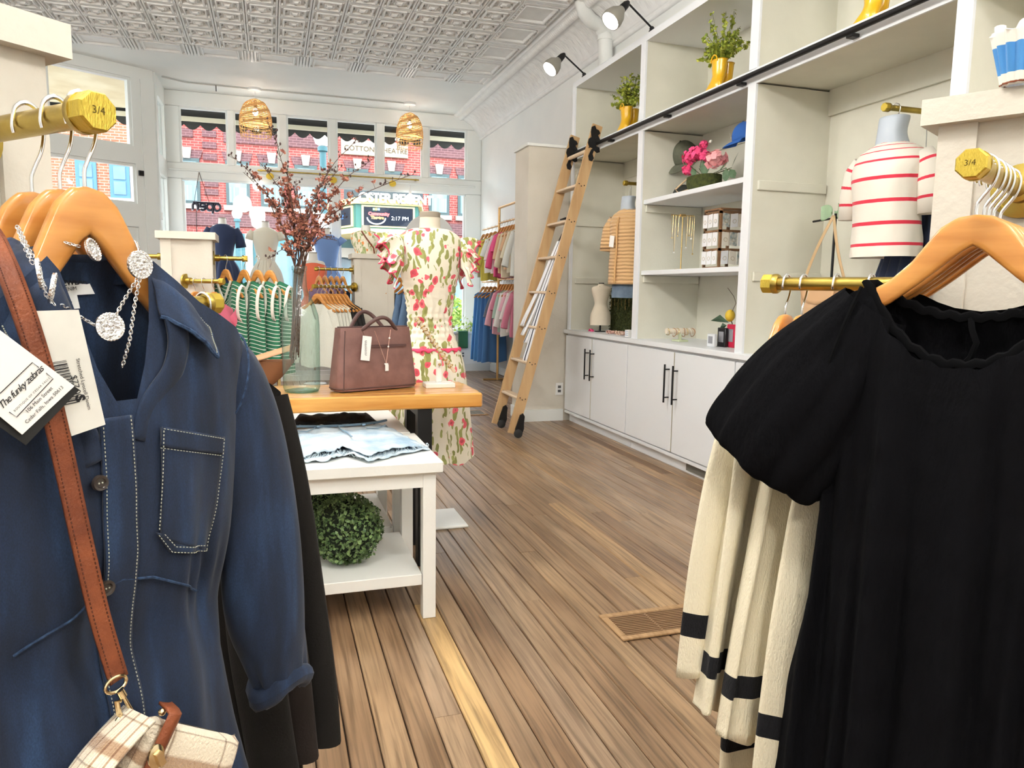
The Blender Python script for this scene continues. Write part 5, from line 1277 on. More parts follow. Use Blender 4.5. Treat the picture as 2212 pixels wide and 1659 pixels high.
# ---- coin necklace over the hanger
cn = thing('coin_necklace', 'silver chain necklace with hammered coin medallions draped over the denim collar', 'necklace', OD, RZA)
def coin(u, v, y, nrm, r_=.0142):
    c_ = dl(u, v, y); mb = MB(); N_ = 32; prof = [(1e-4,.0012),(r_*.78,.0013),(r_*.82,.0022),(r_,.0018),(r_,-.0012),(1e-4,-.0012)]
    mb.lathe(prof, c_, N_, nrm)
    a_ = Vector(nrm).normalized(); e = a_.orthogonal().normalized(); f = a_.cross(e)
    for i in range(26):
        an = 2*PI*i/26; mb.ball(c_ + (e*math.cos(an)+f*math.sin(an))*r_*.95 + a_*.0014, .0013, 5, 4)
    rg_ = random.Random(int(u))
    for i in range(22):
        q = rg_.random()**.5*r_*.66; an = rg_.uniform(0,2*PI); mb.ball(c_ + (e*math.cos(an)+f*math.sin(an))*q + a_*.0010, .0022, 6, 4, sz=1)
    part('coin', mb, SILVER, cn)
coin(302,572,-.062,(.1,-1,.05)); coin(237,706,-.056,(-.1,-1,.1)); coin(84,592,-.066,(.86,-.5,.1)); coin(112,622,-.062,(.82,-.5,-.2)); coin(200,540,-.01,(.5,-.8,.3), .012)
def chain(pts):
    P_ = [dl(u, v, y) for u, v, y in pts]; mb = MB(); seg = []
    for a_, b_ in zip(P_, P_[1:]):
        k = max(1, int((b_-a_).length/.0032)); seg += [a_.lerp(b_, i/k) for i in range(k)]
    for i, (a_, b_) in enumerate(zip(seg, seg[1:])):
        d_ = (b_-a_).normalized(); s_ = d_.orthogonal().normalized()
        if i % 2: s_ = d_.cross(s_)
        c_ = (a_+b_)/2; mb.tube([c_ + d_*(.0027*math.cos(t))+s_*(.0016*math.sin(t)) for t in [2*PI*j/8 for j in range(8)]], .0005, 4, closed=True)
    part('chain', mb, SILVER, cn)['kind'] = 'stuff'
chain([(302,594,-.063),(270,645,-.060),(245,690,-.058)]); chain([(303,595,-.064),(292,650,-.066),(280,735,-.064),(262,800,-.056)]); chain([(228,716,-.056),(180,688,-.05),(150,668,-.045),(125,655,-.05)])
chain([(36,488,-.030),(52,530,-.05),(66,562,-.062),(78,578,-.066)]); chain([(40,492,-.028),(60,535,-.05),(74,560,-.064)]); chain([(95,610,-.064),(100,640,-.06),(125,665,-.058)]); chain([(302,550,-.06),(300,540,-.03),(292,520,.01)]); chain([(140,523,-.01),(180,535,-.012)])
# ---- pouch bag on a brown strap
TAN = M('brown_leather', rgb(134,72,42), 0.5, var=rgb(108,54,32), vscale=30, bump=0.2, bscale=300)
pl_ = M('plaid_wool', rgb(228,214,190), 0.95, sheen=.4, bump=.4, bscale=350); n, l, b = nodes(pl_)
tc = n.new('ShaderNodeTexCoord'); sp = n.new('ShaderNodeSeparateXYZ'); l.new(tc.outputs['UV'], sp.inputs[0])
def pband(axis, stops, rep):
    mu = n.new('ShaderNodeMath'); mu.operation = 'MULTIPLY'; mu.inputs[1].default_value = rep; l.new(sp.outputs[axis], mu.inputs[0])
    frc = n.new('ShaderNodeMath'); frc.operation = 'FRACT'; l.new(mu.outputs[0], frc.inputs[0]); r_ = ramp(n, stops); l.new(frc.outputs[0], r_.inputs[0]); return r_
W1 = (1,1,1); Bn = (.50,.37,.29); Dk = (.40,.32,.26)
pa = pband('X', [(0,W1),(.10,W1),(.12,Dk),(.14,W1),(.52,W1),(.56,Bn),(.70,Bn),(.74,W1),(.86,W1),(.88,Dk),(.90,W1)], 4.0); pbn = pband('Y', [(0,W1),(.10,W1),(.12,Dk),(.15,W1),(.45,W1),(.50,Bn),(.68,Bn),(.72,W1),(.88,W1),(.9,Dk),(.93,W1)], 1.8)
mx_ = n.new('ShaderNodeMix'); mx_.data_type = 'RGBA'; mx_.blend_type = 'MULTIPLY'; mx_.inputs[0].default_value = 1; l.new(pa.outputs[0], mx_.inputs[6]); l.new(pbn.outputs[0], mx_.inputs[7])
m3 = n.new('ShaderNodeMix'); m3.data_type = 'RGBA'; m3.blend_type = 'MULTIPLY'; m3.inputs[0].default_value = 1; m3.inputs[6].default_value = (*rgb(232,218,194),1); l.new(mx_.outputs[2], m3.inputs[7]); l.new(m3.outputs[2], b.inputs['Base Color'])
pg = thing('plaid_pouch_bag', 'cream plaid wool pouch bag with brown strap hanging over the denim dress', 'bag', OD, RZA)
SP_ = [(-45,470,-.02),(-10,520,-.045),(20,590,-.07),(60,700,-.078),(105,850,-.080),(140,1000,-.078),(175,1160,-.080),(215,1330,-.082),(256,1468,-.084)]
spl = [tuple(dl(*q)) for q in SP_]
def strap(u, v):
    x, y, z = smoothk(spl, v); x2, _, z2 = smoothk(spl, min(1, v+.02)); x1, _, z1 = smoothk(spl, max(0, v-.02)); d_ = Vector((x2-x1,0,z2-z1)).normalized(); s_ = Vector((-d_.z,0,d_.x))
    return Vector((x,y,z)) + s_*((u-.5)*.0195)
sr = part('strap', MB().grid(strap, 4, 60), TAN, pg, mods=SOL(.0035))
sm = MB()
for i in range(150):
    for uu in (.16,.84): sm.tube([strap(uu, i/150)+Vector((0,-.0022,0)), strap(uu, (i+.55)/150)+Vector((0,-.0022,0))], .0006, 4)
part('strap_stitching', sm, M('strap_thread', rgb(84,44,30), 0.8), sr)['kind'] = 'stuff'
GLD = M('pale_gold', (0.80,0.66,0.42), 0.2, 1.0)
c0_ = dl(250,1478,-.086); part('ring', MB().tube([c0_+Vector((.011*math.cos(t), 0, .008*math.sin(t))) for t in [2*PI*i/20 for i in range(20)]], .0019, 8, closed=True), GLD, pg)
k0, k1 = dl(258,1490,-.088), dl(290,1545,-.09)
cl = part('clasp', MB().cyl(k0, k0.lerp(k1,.25), .0042, n=12).cyl(k0.lerp(k1,.2), k1, .0022, n=10), GLD, pg)
hk_ = [k0.lerp(k1,.30)+Vector((-.004,0,-.002)), dl(252,1515,-.09), dl(256,1540,-.09), dl(268,1555,-.09), dl(283,1550,-.09)]; part('clasp_hook', MB().tube(hk_, [.0022,.0026,.0028,.0026,.002], 8), GLD, cl)
dr = [dl(262+14*math.cos(t), 1575+26*math.sin(t), -.09) for t in [2*PI*i/20 for i in range(20)]]; part('d_ring', MB().tube(dr, .0018, 8, closed=True), GLD, pg)
# the pouch: a soft box tilted on its chain
Tl, Tr = dl(318,1545,-.105), dl(516,1592,-.105); ex = (Tr-Tl).normalized(); ez = Vector((ex.z,0,-ex.x))*-1; ez = Vector((-ex.z,0,ex.x)); Wd = (Tr-Tl).length; Ht = .105; Dp = .040
def pouch(u, v):
    a_ = 2*PI*u; c_, s_ = math.cos(a_), math.sin(a_); e = .34
    x = Wd/2*math.copysign(abs(c_)**e, c_); y = Dp/2*math.copysign(abs(s_)**.6, s_); q = math.sin(PI*min(max(v,.0),1))**.22 if 0 < v < 1 else .0
    x *= .90+.10*q; y *= q
    return Tl + ex*(Wd/2+x) + Vector((0,1,0))*(y) - ez*(Ht*(v)) + ez*.004*nz(u*9,v*5)
po_ = part('pouch', MB().grid(pouch, 64, 24, closeu=True), pl_, pg, smooth=180)
Sl = dl(300,1548,-.10); 
def side(u, v):
    p = Tl + ex*(-.001) + Vector((0,(u-.5)*.05,0)) - ez*(Ht*v) - ex*(.045*math.sin(PI*min(v*.5+.08,.5))*(1))*(1-abs(u-.5)*.4)
    return p
part('gusset', MB().grid(side, 12, 16), pl_, pg, mods=SOL(.004))
def flap(u, v):
    p = dl(383-70*v+ (u-.5)*26, 1530+150*v, -.131+.006*v); p.y -= .004*math.sin(PI*u); p.y += .02*max(0,.06-v)/.06
    return p
fp = part('flap_strap', MB().grid(flap, 8, 24), TAN, pg, mods=SOL(.003))
tc_ = dl(333,1632,-.14); part('turn_lock', MB().lathe([(.0085,0),(.0105,.002),(.0105,.004),(.006,.006),(1e-4,.006)], tc_, 20, (0,-1,0), sx=.8, sy=1.2).obox(tc_+Vector((0,-.009,0)), (.003,0,.001), (0,.003,0), (-.002,0,.007)), GLD, fp)
part('zip_pull', MB().ball(dl(350,1538,-.12), .004, 8, 6).cyl(dl(345,1540,-.12), dl(362,1530,-.12), .0025, n=8), GLD, pg)
# ---- second rail below, with dark coats
E2 = atd(472, 655, 1.42)
r2_ = rail('brass_rail', 'lower brass pipe rail with octagonal end cap beside the dark coats', E2, -SA, .42, flange=False, mark=False)
COAT = M('black_brown_cloth', rgb(25,22,20), 0.9, spec=.2, sheen=.03, bump=.15, bscale=300); COAT2 = M('dark_brown_cloth', rgb(36,29,26), 0.9, spec=.2, sheen=.03, bump=.15, bscale=300)
RZB = RZA - PI/2
for k, (t, mt_, lab) in enumerate(((.035,COAT,'black long sleeved coat hanging nearest the end of the lower rail'),(.085,COAT2,'dark brown long sleeved coat hanging between the black coat and the denim dress'),(.135,COAT,'black coat hanging third on the lower rail behind the denim dress'))):
    P_ = E2 - SA*t
    hanger(P_, RZB, 'pale wooden hanger of a dark coat on the lower rail', 'hangers of the dark coats')
    g_ = thing('dark_coat', lab, 'coat', P_, RZB)
    part('body', cloth(.20, .98, .235, .028, drop=.40, neck=(.07,.06,.01), z0=-.085, fold=.006, k=4, seed=k*2.1, nu=64, nv=40), mt_, g_)
    for sg in (1,-1): part('sleeve', sleeve_tube(sg, .20, -.085, .40, .62, .048, .058, spread=.12, flat=.5, seed=k, n=18, steps=18), mt_, g_)
# ================================================================== right foreground: post, black dress, cream sweaters
CAPR = atd(2097, 352, .98); RB = Vector((.88,.475,0)).normalized(); SB = Vector((RB.y,-RB.x,0)); RZR = math.atan2(SB.y, SB.x)
CR = atd(1988, 268, 1.30)
rp = square_post('rack_post', 'beige panelled rack post at the right edge holding the black dress rail', CR, SB, RB, .36, .34)
LR = (CR-CAPR).dot(RB) + .032
rail('brass_rail', 'brass pipe rail with stamped octagonal end cap above the black dress', CAPR, RB, LR)
OB = CAPR + RB*.055
def hl(u, v, y=0.0):
    p = onp(u, v, OB + RB*y, RB) - OB; return Vector((p.dot(SB), y, p.z))
hanger(OB, RZR, 'pale wooden hanger carrying the black puff sleeve dress')
BLK = M('black_cotton', (0.004,0.004,0.005), 1.0, spec=.08, sheen=.0, bump=.35, bscale=90, bstretch=(1,1,.35)); BLK2 = M('black_cotton_plain', (0.0035,0.0035,0.004), 1.0, spec=.08)
bd = thing('black_dress', 'black gathered dress with puff sleeves in the right foreground', 'dress', OB, RZR)
BK = [(.15,.145),(.20,.185),(.30,.190),(.52,.182),(.66,.188),(.84,.222),(1.0,.25),(1.16,.28)]
def btop(x, front):
    ax = abs(x)
    if ax < .135: t = ax/.135; return -.158 - ((.116 if front else .050)*(1-t**2.2))
    return -.158 - (ax-.135)*.9
def bbody(u, v):
    a_ = 2*PI*u; c_ = math.cos(a_); s_ = math.sin(a_); front = s_ < 0
    x0_ = math.copysign(abs(c_)**.7, c_); zt = btop(.190*x0_, front); z = zt + (-1.16-zt)*(v**1.15)
    w_ = lerpk(BK, -z)[0]; x = w_*x0_ if v > .0 else .190*x0_
    x = (.190*x0_)*(1-min(1,v*5)) + w_*x0_*min(1,v*5)
    th = lerpk([(.15,.018),(.25,.045),(.5,.06),(.8,.075),(1.16,.11)], -z)[0]; e = (max(0,1-abs(x0_)**2.4))**.5
    g_ = .004+.012*min(1,max(0,(-z-.22)/.5)); f_ = g_*(math.sin(x*62+.6)+.6*math.sin(x*118+z*3)+.4*math.sin(x*205))*min(1,e*2)
    f_ += .003*nz(x*40,z*18,2)
    return Vector((x, (-(th*e+f_)) if front else (th*e+f_*.7), z + (.004*math.sin(x*150) if v == 0 else 0)))
part('body', MB().grid(bbody, 180, 110, closeu=True), BLK, bd, smooth=180)
def neckline(front):
    return [Vector((x, -(.022 if front else -.022)*(1-abs(x/.14)**3)**.5 if abs(x) < .14 else 0, btop(x, front)+.003)) for x in [-.136+.272*i/40 for i in range(41)]]
nk1 = neckline(True) + neckline(False)[::-1][1:-1]
part('neck_band', MB().tube([p+Vector((0,0,.0025*math.sin(i*1.7))) for i, p in enumerate(nk1)], .0075, 8, closed=True, flat=.6, up=(0,1,0)), BLK2, bd)
part('neck_tie', MB().tube([(.0,.022,-.205),(.004,.016,-.222),(.012,.012,-.240),(.006,.012,-.262),(-.006,.014,-.276)], .0045, 6), BLK2, bd)
for sg in (-1, 1):
    d_ = Vector((sg*.53,0,-.85)); pr = Vector((sg*.85,0,.53)); ks = [(0,.052,-.005),(.06,.075,.0),(.13,.100,.0),(.20,.114,.0),(.26,.119,.0),(.305,.112,0),(.318,.096,0),(.314,.075,0)]
    def psl(u, v, sg=sg, d_=d_, pr=pr):
        L_, r_, _ = smoothk(ks, v); a_ = 2*PI*u; c_, s_ = math.cos(a_), math.sin(a_)
        rr_ = r_*(1+.035*math.sin(a_*11+1)*(.4+v)+.03*math.sin(a_*5+v*5)+.05*nz(c_*3,s_*3,v*3+sg) + .022*math.sin(a_*23)*(1 if v > .75 else .4))
        return Vector((sg*.125,0,-.192)) + d_*(L_ + .014*math.sin(a_*6)*max(0,v-.7)) + pr*(rr_*c_) + Vector((0,1,0))*(rr_*.62*s_)
    sv = part('puff_sleeve', MB().grid(psl, 110, 60, closeu=True), BLK, bd, smooth=180)
    part('sleeve_seam', MB().tube([Vector((sg*(.135+.055*t), -.030-.022*math.sin(PI*t), -.163-.20*t)) for t in [i/16 for i in range(17)]], .003, 6), BLK2, sv)
# more hangers and dark tops on the same rail
for k, t in enumerate((.045,.075,.105,.15)):
    hanger(OB+RB*t, RZR, 'pale wooden hanger crowded behind the black dress hanger', 'hangers behind the black dress')
    if k in (1,):
        g_ = thing('black_blouse', 'black blouse hanging hidden behind the black dress', 'blouse', OB+RB*t, RZR)
        part('body', cloth(.17, .7, .19, .018, drop=.45, neck=(.09,.10,.03), z0=-.14, fold=.003, seed=k), BLK2, g_)
# ---- cream sweaters on the lower rail
CAP3 = atd(1650, 613, 1.56); L3 = (Vector((CR.x,CR.y,0))-Vector((CAP3.x,CAP3.y,0))).dot(SB)
rail('brass_rail', 'lower brass pipe rail with octagonal end cap carrying the cream sweaters', CAP3, SB, L3+.032, mark=False)
RZS = math.atan2(RB.y, RB.x)
CRM = rgb(232,222,196); BLKS = (0.012,0.012,0.014)
def knit(name, stops):
    m = stripes(name, stops, 'v', 1.0, rough=.95, sheen=.04); n, l, b = nodes(m); b.inputs['Specular IOR Level'].default_value = .15
    tc = n.new('ShaderNodeTexCoord'); mp = n.new('ShaderNodeMapping'); mp.inputs['Scale'].default_value = (420,420,140); l.new(tc.outputs['Object'], mp.inputs[0])
    w_ = n.new('ShaderNodeTexNoise'); w_.inputs['Scale'].default_value = 1.0; l.new(mp.outputs[0], w_.inputs['Vector'])
    bn = n.new('ShaderNodeBump'); bn.inputs['Strength'].default_value = .8; bn.inputs['Distance'].default_value = .003; l.new(w_.outputs[0], bn.inputs['Height']); l.new(bn.outputs[0], b.inputs['Normal']); return m
KB1 = knit('cream_knit_body', [(0,CRM),(.86,BLKS),(.905,CRM)]); KS1 = knit('cream_knit_sleeve', [(0,CRM),(.50,BLKS),(.545,CRM)])
def knit_pair(i, body, slv_):
    return knit('cream_knit_body_%d' % i, [(0,CRM),(body[0],BLKS),(body[1],CRM)]), knit('cream_knit_sleeve_%d' % i, [(0,CRM),(slv_[0],BLKS),(slv_[1],CRM)])
SWT = [(.050,.74,.20,.54,-.04,'cream knit cardigan with black cuff stripe hanging nearest the end of the rail'),
       (.085,.86,.215,.60,.00,'cream knit sweater with black hem stripe hanging second on the rail'),
       (.150,.90,.22,.62,.02,'cream knit sweater with black hem stripe hanging third on the rail'),
       (.215,.96,.22,.66,.04,'cream knit sweater with black hem stripe hanging closest to the black dress')]
for k, (t, L_, hem, sl, sh_, lab) in enumerate(SWT):
    P_ = CAP3 + SB*t; hanger(P_, RZS, 'pale wooden hanger of a cream sweater on the lower right rail', 'hangers of the cream sweaters').scale = (.93,1,1.0)
    g_ = thing('cream_sweater', lab, 'sweater', P_, RZS, 'cream sweaters on the lower right rail')
    kb, ks_ = knit_pair(k, (.885,.935), ((sl-.115),(sl-.075)))
    part('body', cloth(.19, L_, hem, .030, drop=.52, neck=(.085,.13,.02), z0=-.105, fold=.011, k=5, seed=k*1.9+.4, nu=96, nv=60, wave=.012), kb, g_)
    for sg in (-1,1):
        part('sleeve', flat_sleeve(sg, .20, -.105, .52, sl, .050, .066, seed=k*1.7+sg), ks_, g_, mods=SOL(.004), smooth=180)
    part('neck_trim', MB().tube([Vector((x, .010+(-.030 if x*0 == 0 else 0), -.105-.52*.055-.13*(1-(x/.085)**2)+.006)) for x in [-.085+.17*i/24 for i in range(25)]], .006, 8), M('black_knit', BLKS, .9), g_)
# striped pleated pouch on the post cap
cpz = 1.543; pp = CR + SB*.10 + RB*.06
pb_ = onz(2192, 187, cpz)
SPM = stripes('blue_white_stripe', [(0,rgb(236,234,226)),(.22,rgb(70,140,205)),(.72,rgb(236,234,226))], 'v', 1.0)
po2 = thing('pleated_pouch', 'blue and white striped pleated cloth pouch standing on the right post cap', 'pouch', (pb_.x, pb_.y, cpz))
def plt(u, v):
    a_ = 2*PI*u; r_ = (.026+.018*v)*(1+.12*math.sin(a_*14)*(.4+.6*v)); return Vector((pb_.x+.012+r_*math.cos(a_), pb_.y+r_*math.sin(a_), cpz+.0005+.088*v+.006*math.sin(a_*7)*(v > .99)))
obj('pleated_side', MB().grid(plt, 112, 14, closeu=True), SPM, po2, mods=SOL(.0015)); obj('cord', MB().tube([plt(i/40, .04)+Vector((0,0,.001)) for i in range(40)], .0022, 6, closed=True), TAN, po2)
# ================================================================== things on the shelving
YB = M('yellow_rubber', rgb(238,184,24), 0.3, coat=.5)
def boots(u, v, x, lab, plant, lab2, s=1.0):
    # pair of small rubber boots, toes pointing towards the window; u,v = foot of the shaft of the nearer boot
    p = onx(u, v, x); y = p.y; z = SZ+.009
    for k, (dx, dy) in enumerate(((0,0),(.085,.055))):
        t = thing('rubber_boot', lab % ('nearer' if k == 0 else 'farther'), 'boot', (x+dx, y+dy, z), 0, 'yellow rubber boots on the top shelf')
        def bt(u_, v_, dx=dx, dy=dy):
            a_ = 2*PI*u_; c_, s_ = math.cos(a_), math.sin(a_)
            keys = [(0,.030,.075,.055),(.008,.034,.082,.055),(.03,.033,.076,.050),(.055,.031,.060,.034),(.075,.032,.046,.014),(.10,.034,.044,.0),(.14,.037,.048,0),(.178,.040,.052,0),(.180,.040,.052,0)]
            zz, hw, hl_, off = smoothk(keys, v_); return Vector((x+dx+hw*c_*s, y+dy+(hl_*s_+off)*s, z+zz*s))
        obj('boot_shell', MB().grid(bt, 28, 22, closeu=True), YB, t, smooth=180, mods=[dict(type='SOLIDIFY', thickness=.004)])
        obj('sole', MB().grid(lambda u_, v_: (lambda q: Vector((q.x, q.y, z + .0005 + v_*.010)))(bt(u_, .02)), 28, 2, closeu=True), M('yellow_sole', rgb(214,160,20), .5), t)
        lo = [Vector((x+dx-.036*s, y+dy+(.03*math.cos(a_))*s, z+(.168+.036*math.sin(a_))*s)) for a_ in [PI*i/10 for i in range(11)]]
        obj('pull_loop', MB().tube(lo, .004*s, 6), YB, t)
    if plant:
        s *= 1.12
        rng = random.Random(int(u)); c_ = Vector((x+.03, y+.02, z+.17*s)); tt = thing('boot_plant', lab2, 'plant', c_)
        st_ = MB(); lf = MB()
        for i in range(60):
            d = rdir(rng); d.z = abs(d.z)*.9+.22; d.x *= .6; d.y *= 1.25; d.normalize(); L_ = rng.uniform(.08,.20)*s*(1.25 if d.z > .85 else 1); q = c_ + d*L_ + Vector((0,0,-.03*(1-d.z)))
            q.x = min(max(q.x, x-.06), XB-.05)
            st_.tube([c_+d*.01, c_.lerp(q,.5)+Vector((0,0,.015)), q], .0012, 4)
            for j in range(14):
                f = rng.uniform(.3,1); leaf_cloud(lf, [(c_.lerp(q,f)+rdir(rng)*.010, rdir(rng))], .025*s, rng, .65)
        obj('stems', st_, M('plant_stem', rgb(90,104,40), .7), tt)['kind'] = 'stuff'; obj('leaves', lf, M('boot_plant_leaf', rgb(116,138,44), .55, var=rgb(178,182,70), vscale=30), tt, smooth=0)['kind'] = 'stuff'
boots(1352, 278, 2.72, 'yellow rubber boot in the shelf bay nearest the window, %s one', True, 'leafy green plant growing from the yellow boots nearest the window', 1.12)
boots(1552, 186, 2.72, 'yellow rubber boot in the middle top shelf bay, %s one', True, 'leafy green plant growing from the yellow boots in the middle bay', 1.12)
boots(1885, 36, 2.72, 'yellow rubber boot at the top edge of the picture, %s one', False, '', 1.05)
# ---- caps
def cap_hat(c, s, mat, lab, rz, tilt=0.5, logo=None):
    t = thing('baseball_cap', lab, 'cap', c, rz)
    dome = MB().grid(lambda u, v: Vector((.078*s*math.cos(2*PI*u)*math.cos(v*PI/2*.98), .088*s*math.sin(2*PI*u)*math.cos(v*PI/2*.98), .105*s*math.sin(v*PI/2)**.9)), 36, 12, closeu=True)
    rot = Matrix.Rotation(tilt, 4, 'X')
    def tf(mb): mb.v = [rot @ Vector(p) for p in mb.v]; return mb
    part('crown', tf(dome), mat, t, mods=SOL(.002))
    br = MB().grid(lambda u, v: Vector((.075*s*math.cos(PI*1.12+u*PI*.76)*(1+.05*v), (.080+.075*v)*s*math.sin(PI*1.12+u*PI*.76)*1.0, .004*s-.022*s*v*v - .010*s*math.cos((u-.5)*PI)*0)), 20, 8)
    part('brim', tf(br), mat, t, mods=SOL(.003)); part('button', tf(MB().ball((0,0,.106*s), .006*s, 8, 6)), mat, t)
    if logo:
        me = text_mesh(logo, .05*s, bold=.001); me.transform(rot @ Matrix.Translation((-.018*s,-.0905*s,.028*s)) @ Matrix.Rotation(PI/2,4,'X')); obj('embroidery', me, M('cap_white', rgb(240,240,236), .8), t, world=False)
    return t
CAPG = M('grey_green_cap', rgb(86,90,76), .85, var=rgb(106,108,92), vscale=20); CAPB = M('blue_cap', rgb(48,98,176), .85)
cap_hat(onx(1480,338,2.98)+Vector((0,0,-.02)), 1.3, CAPG, 'dark grey green cap hung on the shelf back behind the pink flowers', -1.1, .55)
cap_hat(onx(1613,300,2.86), 1.0, CAPB, 'blue baseball cap with white letter hung at the shelf side', -2.0, .25, 'L')
# hooks that carry the two caps
for (u,v,x) in ((1480,338,2.98),(1613,300,2.86)):
    p = onx(u,v,x); h = thing('cap_hook', 'small white cap hook on the shelf panel, %s' % ('behind the flowers' if u < 1550 else 'holding the blue cap'), 'hook', p)
    q = Vector((XB-.012, p.y, p.z+.06)) if u < 1550 else Vector((p.x, 3.762, p.z+.05))
    obj('arm', MB().cyl(q, p+Vector((0,0,.06)), .005, n=8), OUT, h)
# ---- flower basket on the upper shelf
fb = onx(1520, 402, 2.80); fb.z = SU
ft = thing('flower_basket', 'dark moss basket of pink peonies with green leaves on the upper shelf', 'flower basket', fb)
MOSS = M('moss_dark', rgb(46,54,26), .95, var=rgb(78,84,36), vscale=50, bump=.6, bscale=90)
obj('basket', MB().lathe([(.06,.0005),(.085,.01),(.10,.06),(.10,.105),(.085,.11)], fb, 24, sy=1.5), MOSS, ft)
hp = [fb + Vector((-.085,.06,.02)), fb+Vector((-.12,.12,.005)), fb+Vector((-.115,.17,.035)), fb+Vector((-.07,.10,.10))]; obj('handle', MB().tube(hp, .006, 6), M('basket_handle', rgb(196,172,140), .6), ft)
def bloom(c, r_, mat, par, seed, nm='bloom', np_=46):
    rng = random.Random(seed); pts = []
    for i in range(np_):
        d = rdir(rng); d.z = d.z*.7+.2; d.normalize(); pts.append((Vector(c)+d*r_*rng.uniform(.55,1), d+rdir(rng)*.35))
    return obj(nm, leaf_cloud(MB().ball(c, r_*.62, 10, 8), pts, r_*.75, rng, .85), mat, par, smooth=0)
HOT = M('hot_pink_petal', rgb(246,84,140), .7); PAL = M('pale_pink_petal', rgb(248,176,180), .7)
def fpt(u, v): return onx(u, v, fb.x-.03)
for i, (u, v, r_) in enumerate(((1490,342,.060),(1507,332,.058),(1486,368,.046),(1524,338,.046))): bloom(fpt(u,v), r_, HOT, ft, i, 'hot_pink_bloom')
for i, (u, v, r_) in enumerate(((1546,344,.072),(1520,312,.028))): bloom(fpt(u,v), r_, PAL if i == 0 else HOT, ft, 20+i, 'pale_pink_bloom' if i == 0 else 'hot_pink_bloom')
bloom(fpt(1535,306), .014, M('white_petal', rgb(240,238,226), .7), ft, 33, 'white_blossom', 16)
GL2 = M('grey_green_leaf', rgb(96,122,92), .6, var=rgb(64,88,58), vscale=25)
for i, (u, v, L_, an) in enumerate(((1500,352,.10,.3),(1515,350,.09,1.0),(1522,362,.12,-1.2),(1562,360,.10,.4),(1588,345,.11,.9),(1582,375,.09,-.8),(1568,378,.09,-1.6),(1498,372,.08,-1.0))):
    c_ = fpt(u, v); e = Vector((0,-math.cos(an),math.sin(an))); f = Vector((-.4,.3*math.sin(an),.3*math.cos(an))).normalized(); g_ = e.cross(f)
    obj('leaf', MB().add([c_-e*L_*.5, c_-e*L_*.15+g_*L_*.26, c_+e*L_*.2+g_*L_*.24, c_+e*L_*.5, c_+e*L_*.2-g_*L_*.24, c_-e*L_*.15-g_*L_*.26, c_+f*L_*.04], [(0,1,6),(1,2,6),(2,3,6),(3,4,6),(4,5,6),(5,0,6)]), GL2, ft)
    obj('leaf_stem', MB().tube([c_-e*L_*.5, fb+Vector((0,0,.10))], .002, 4), MOSS, ft)
for i in range(3):
    c_ = fpt(1522-i*3, 305+i*9); obj('bud_spike', leaf_cloud(MB(), [(c_+Vector((0,0,-.006*j)), rdir(random.Random(i*9+j))) for j in range(10)], .02, random.Random(i), .8), M('magenta_bud', rgb(196,60,110), .7), ft, smooth=0)
# dark bag beside the basket
bg_ = onx(1480, 405, 2.86); bg_.z = SU; dk = thing('baseball_cap', 'second dark cap lying on the upper shelf behind the flower basket', 'cap', bg_+Vector((0,.02,0)), -1.0)
part('crown', MB().grid(lambda u, v: Vector((.08*math.cos(2*PI*u)*math.cos(v*PI/2*.98), .085*math.sin(2*PI*u)*math.cos(v*PI/2*.98), .001+.10*math.sin(v*PI/2)**.9)), 30, 10, closeu=True), M('charcoal_cap', rgb(48,52,48), .8), dk, mods=SOL(.002))
part('brim', MB().grid(lambda u, v: Vector((.075*math.cos(PI*1.12+u*PI*.76), (.08+.07*v)*math.sin(PI*1.12+u*PI*.76), .004)), 16, 6), M('charcoal_cap', rgb(48,52,48), .8), dk, mods=SOL(.003))
# ---- middle shelf: necklace stand and card tower
ns = onx(1470, 584, 2.78); ns.z = SLO; nt_ = thing('necklace_stand', 'slim gold T-bar necklace stand with fine chains on the middle shelf', 'jewellery stand', ns)
zt_ = onx(1473,466,2.78).z
obj('base', MB().cyl(ns, ns+Vector((0,0,.008)), .045, n=24), GOLD, nt_); obj('pole', MB().cyl(ns+Vector((0,0,.008)), Vector((ns.x,ns.y,zt_)), .0045, n=10), GOLD, nt_); obj('cross_bar', MB().cyl(Vector((ns.x-.09,ns.y,zt_)), Vector((ns.x+.09,ns.y,zt_)), .004, n=10), GOLD, nt_); obj('hub', MB().cyl(Vector((ns.x-.02,ns.y,zt_)), Vector((ns.x+.02,ns.y,zt_)), .011, n=12), GOLD, nt_)
rg = random.Random(8)
for k in range(7):
    x_ = ns.x + (-.085,-.065,-.04,.03,.05,.07,.085)[k]; L_ = rg.uniform(.12,.26); c_ = thing('fine_necklace', 'fine gold chain necklace hanging from the T-bar stand', 'necklace', (x_,ns.y,zt_), 0, 'chains on the necklace stand')
    obj('chain', MB().tube([(x_-.008,ns.y-.005,zt_),(x_-.005,ns.y-.008,zt_-L_*.7),(x_,ns.y-.008,zt_-L_),(x_+.005,ns.y-.006,zt_-L_*.7),(x_+.008,ns.y-.005,zt_)], .0014, 5), GOLD, c_); obj('pendant', MB().ball((x_,ns.y-.009,zt_-L_-.006), .006, 8, 6), TAGW if k % 2 else GOLD, c_)
ctw = thing('card_tower', 'wooden spinner tower holding white jewellery cards on the middle shelf', 'display tower', onx(1555,580,2.82)); q0 = onx(1552,580,2.80)
cx_, cy_ = q0.x+.03, q0.y; BRW = M('tower_wood', rgb(146,110,78), .6, var=rgb(116,84,56), vscale=12); zT = onx(1560,452,2.80).z; hw = .095
obj('base', MB().bbox(cx_-hw,cx_+hw,cy_-hw,cy_+hw,SLO,SLO+.012,.002), BRW, ctw); obj('top_board', MB().bbox(cx_-hw,cx_+hw,cy_-hw,cy_+hw,zT-.012,zT,.002), BRW, ctw)
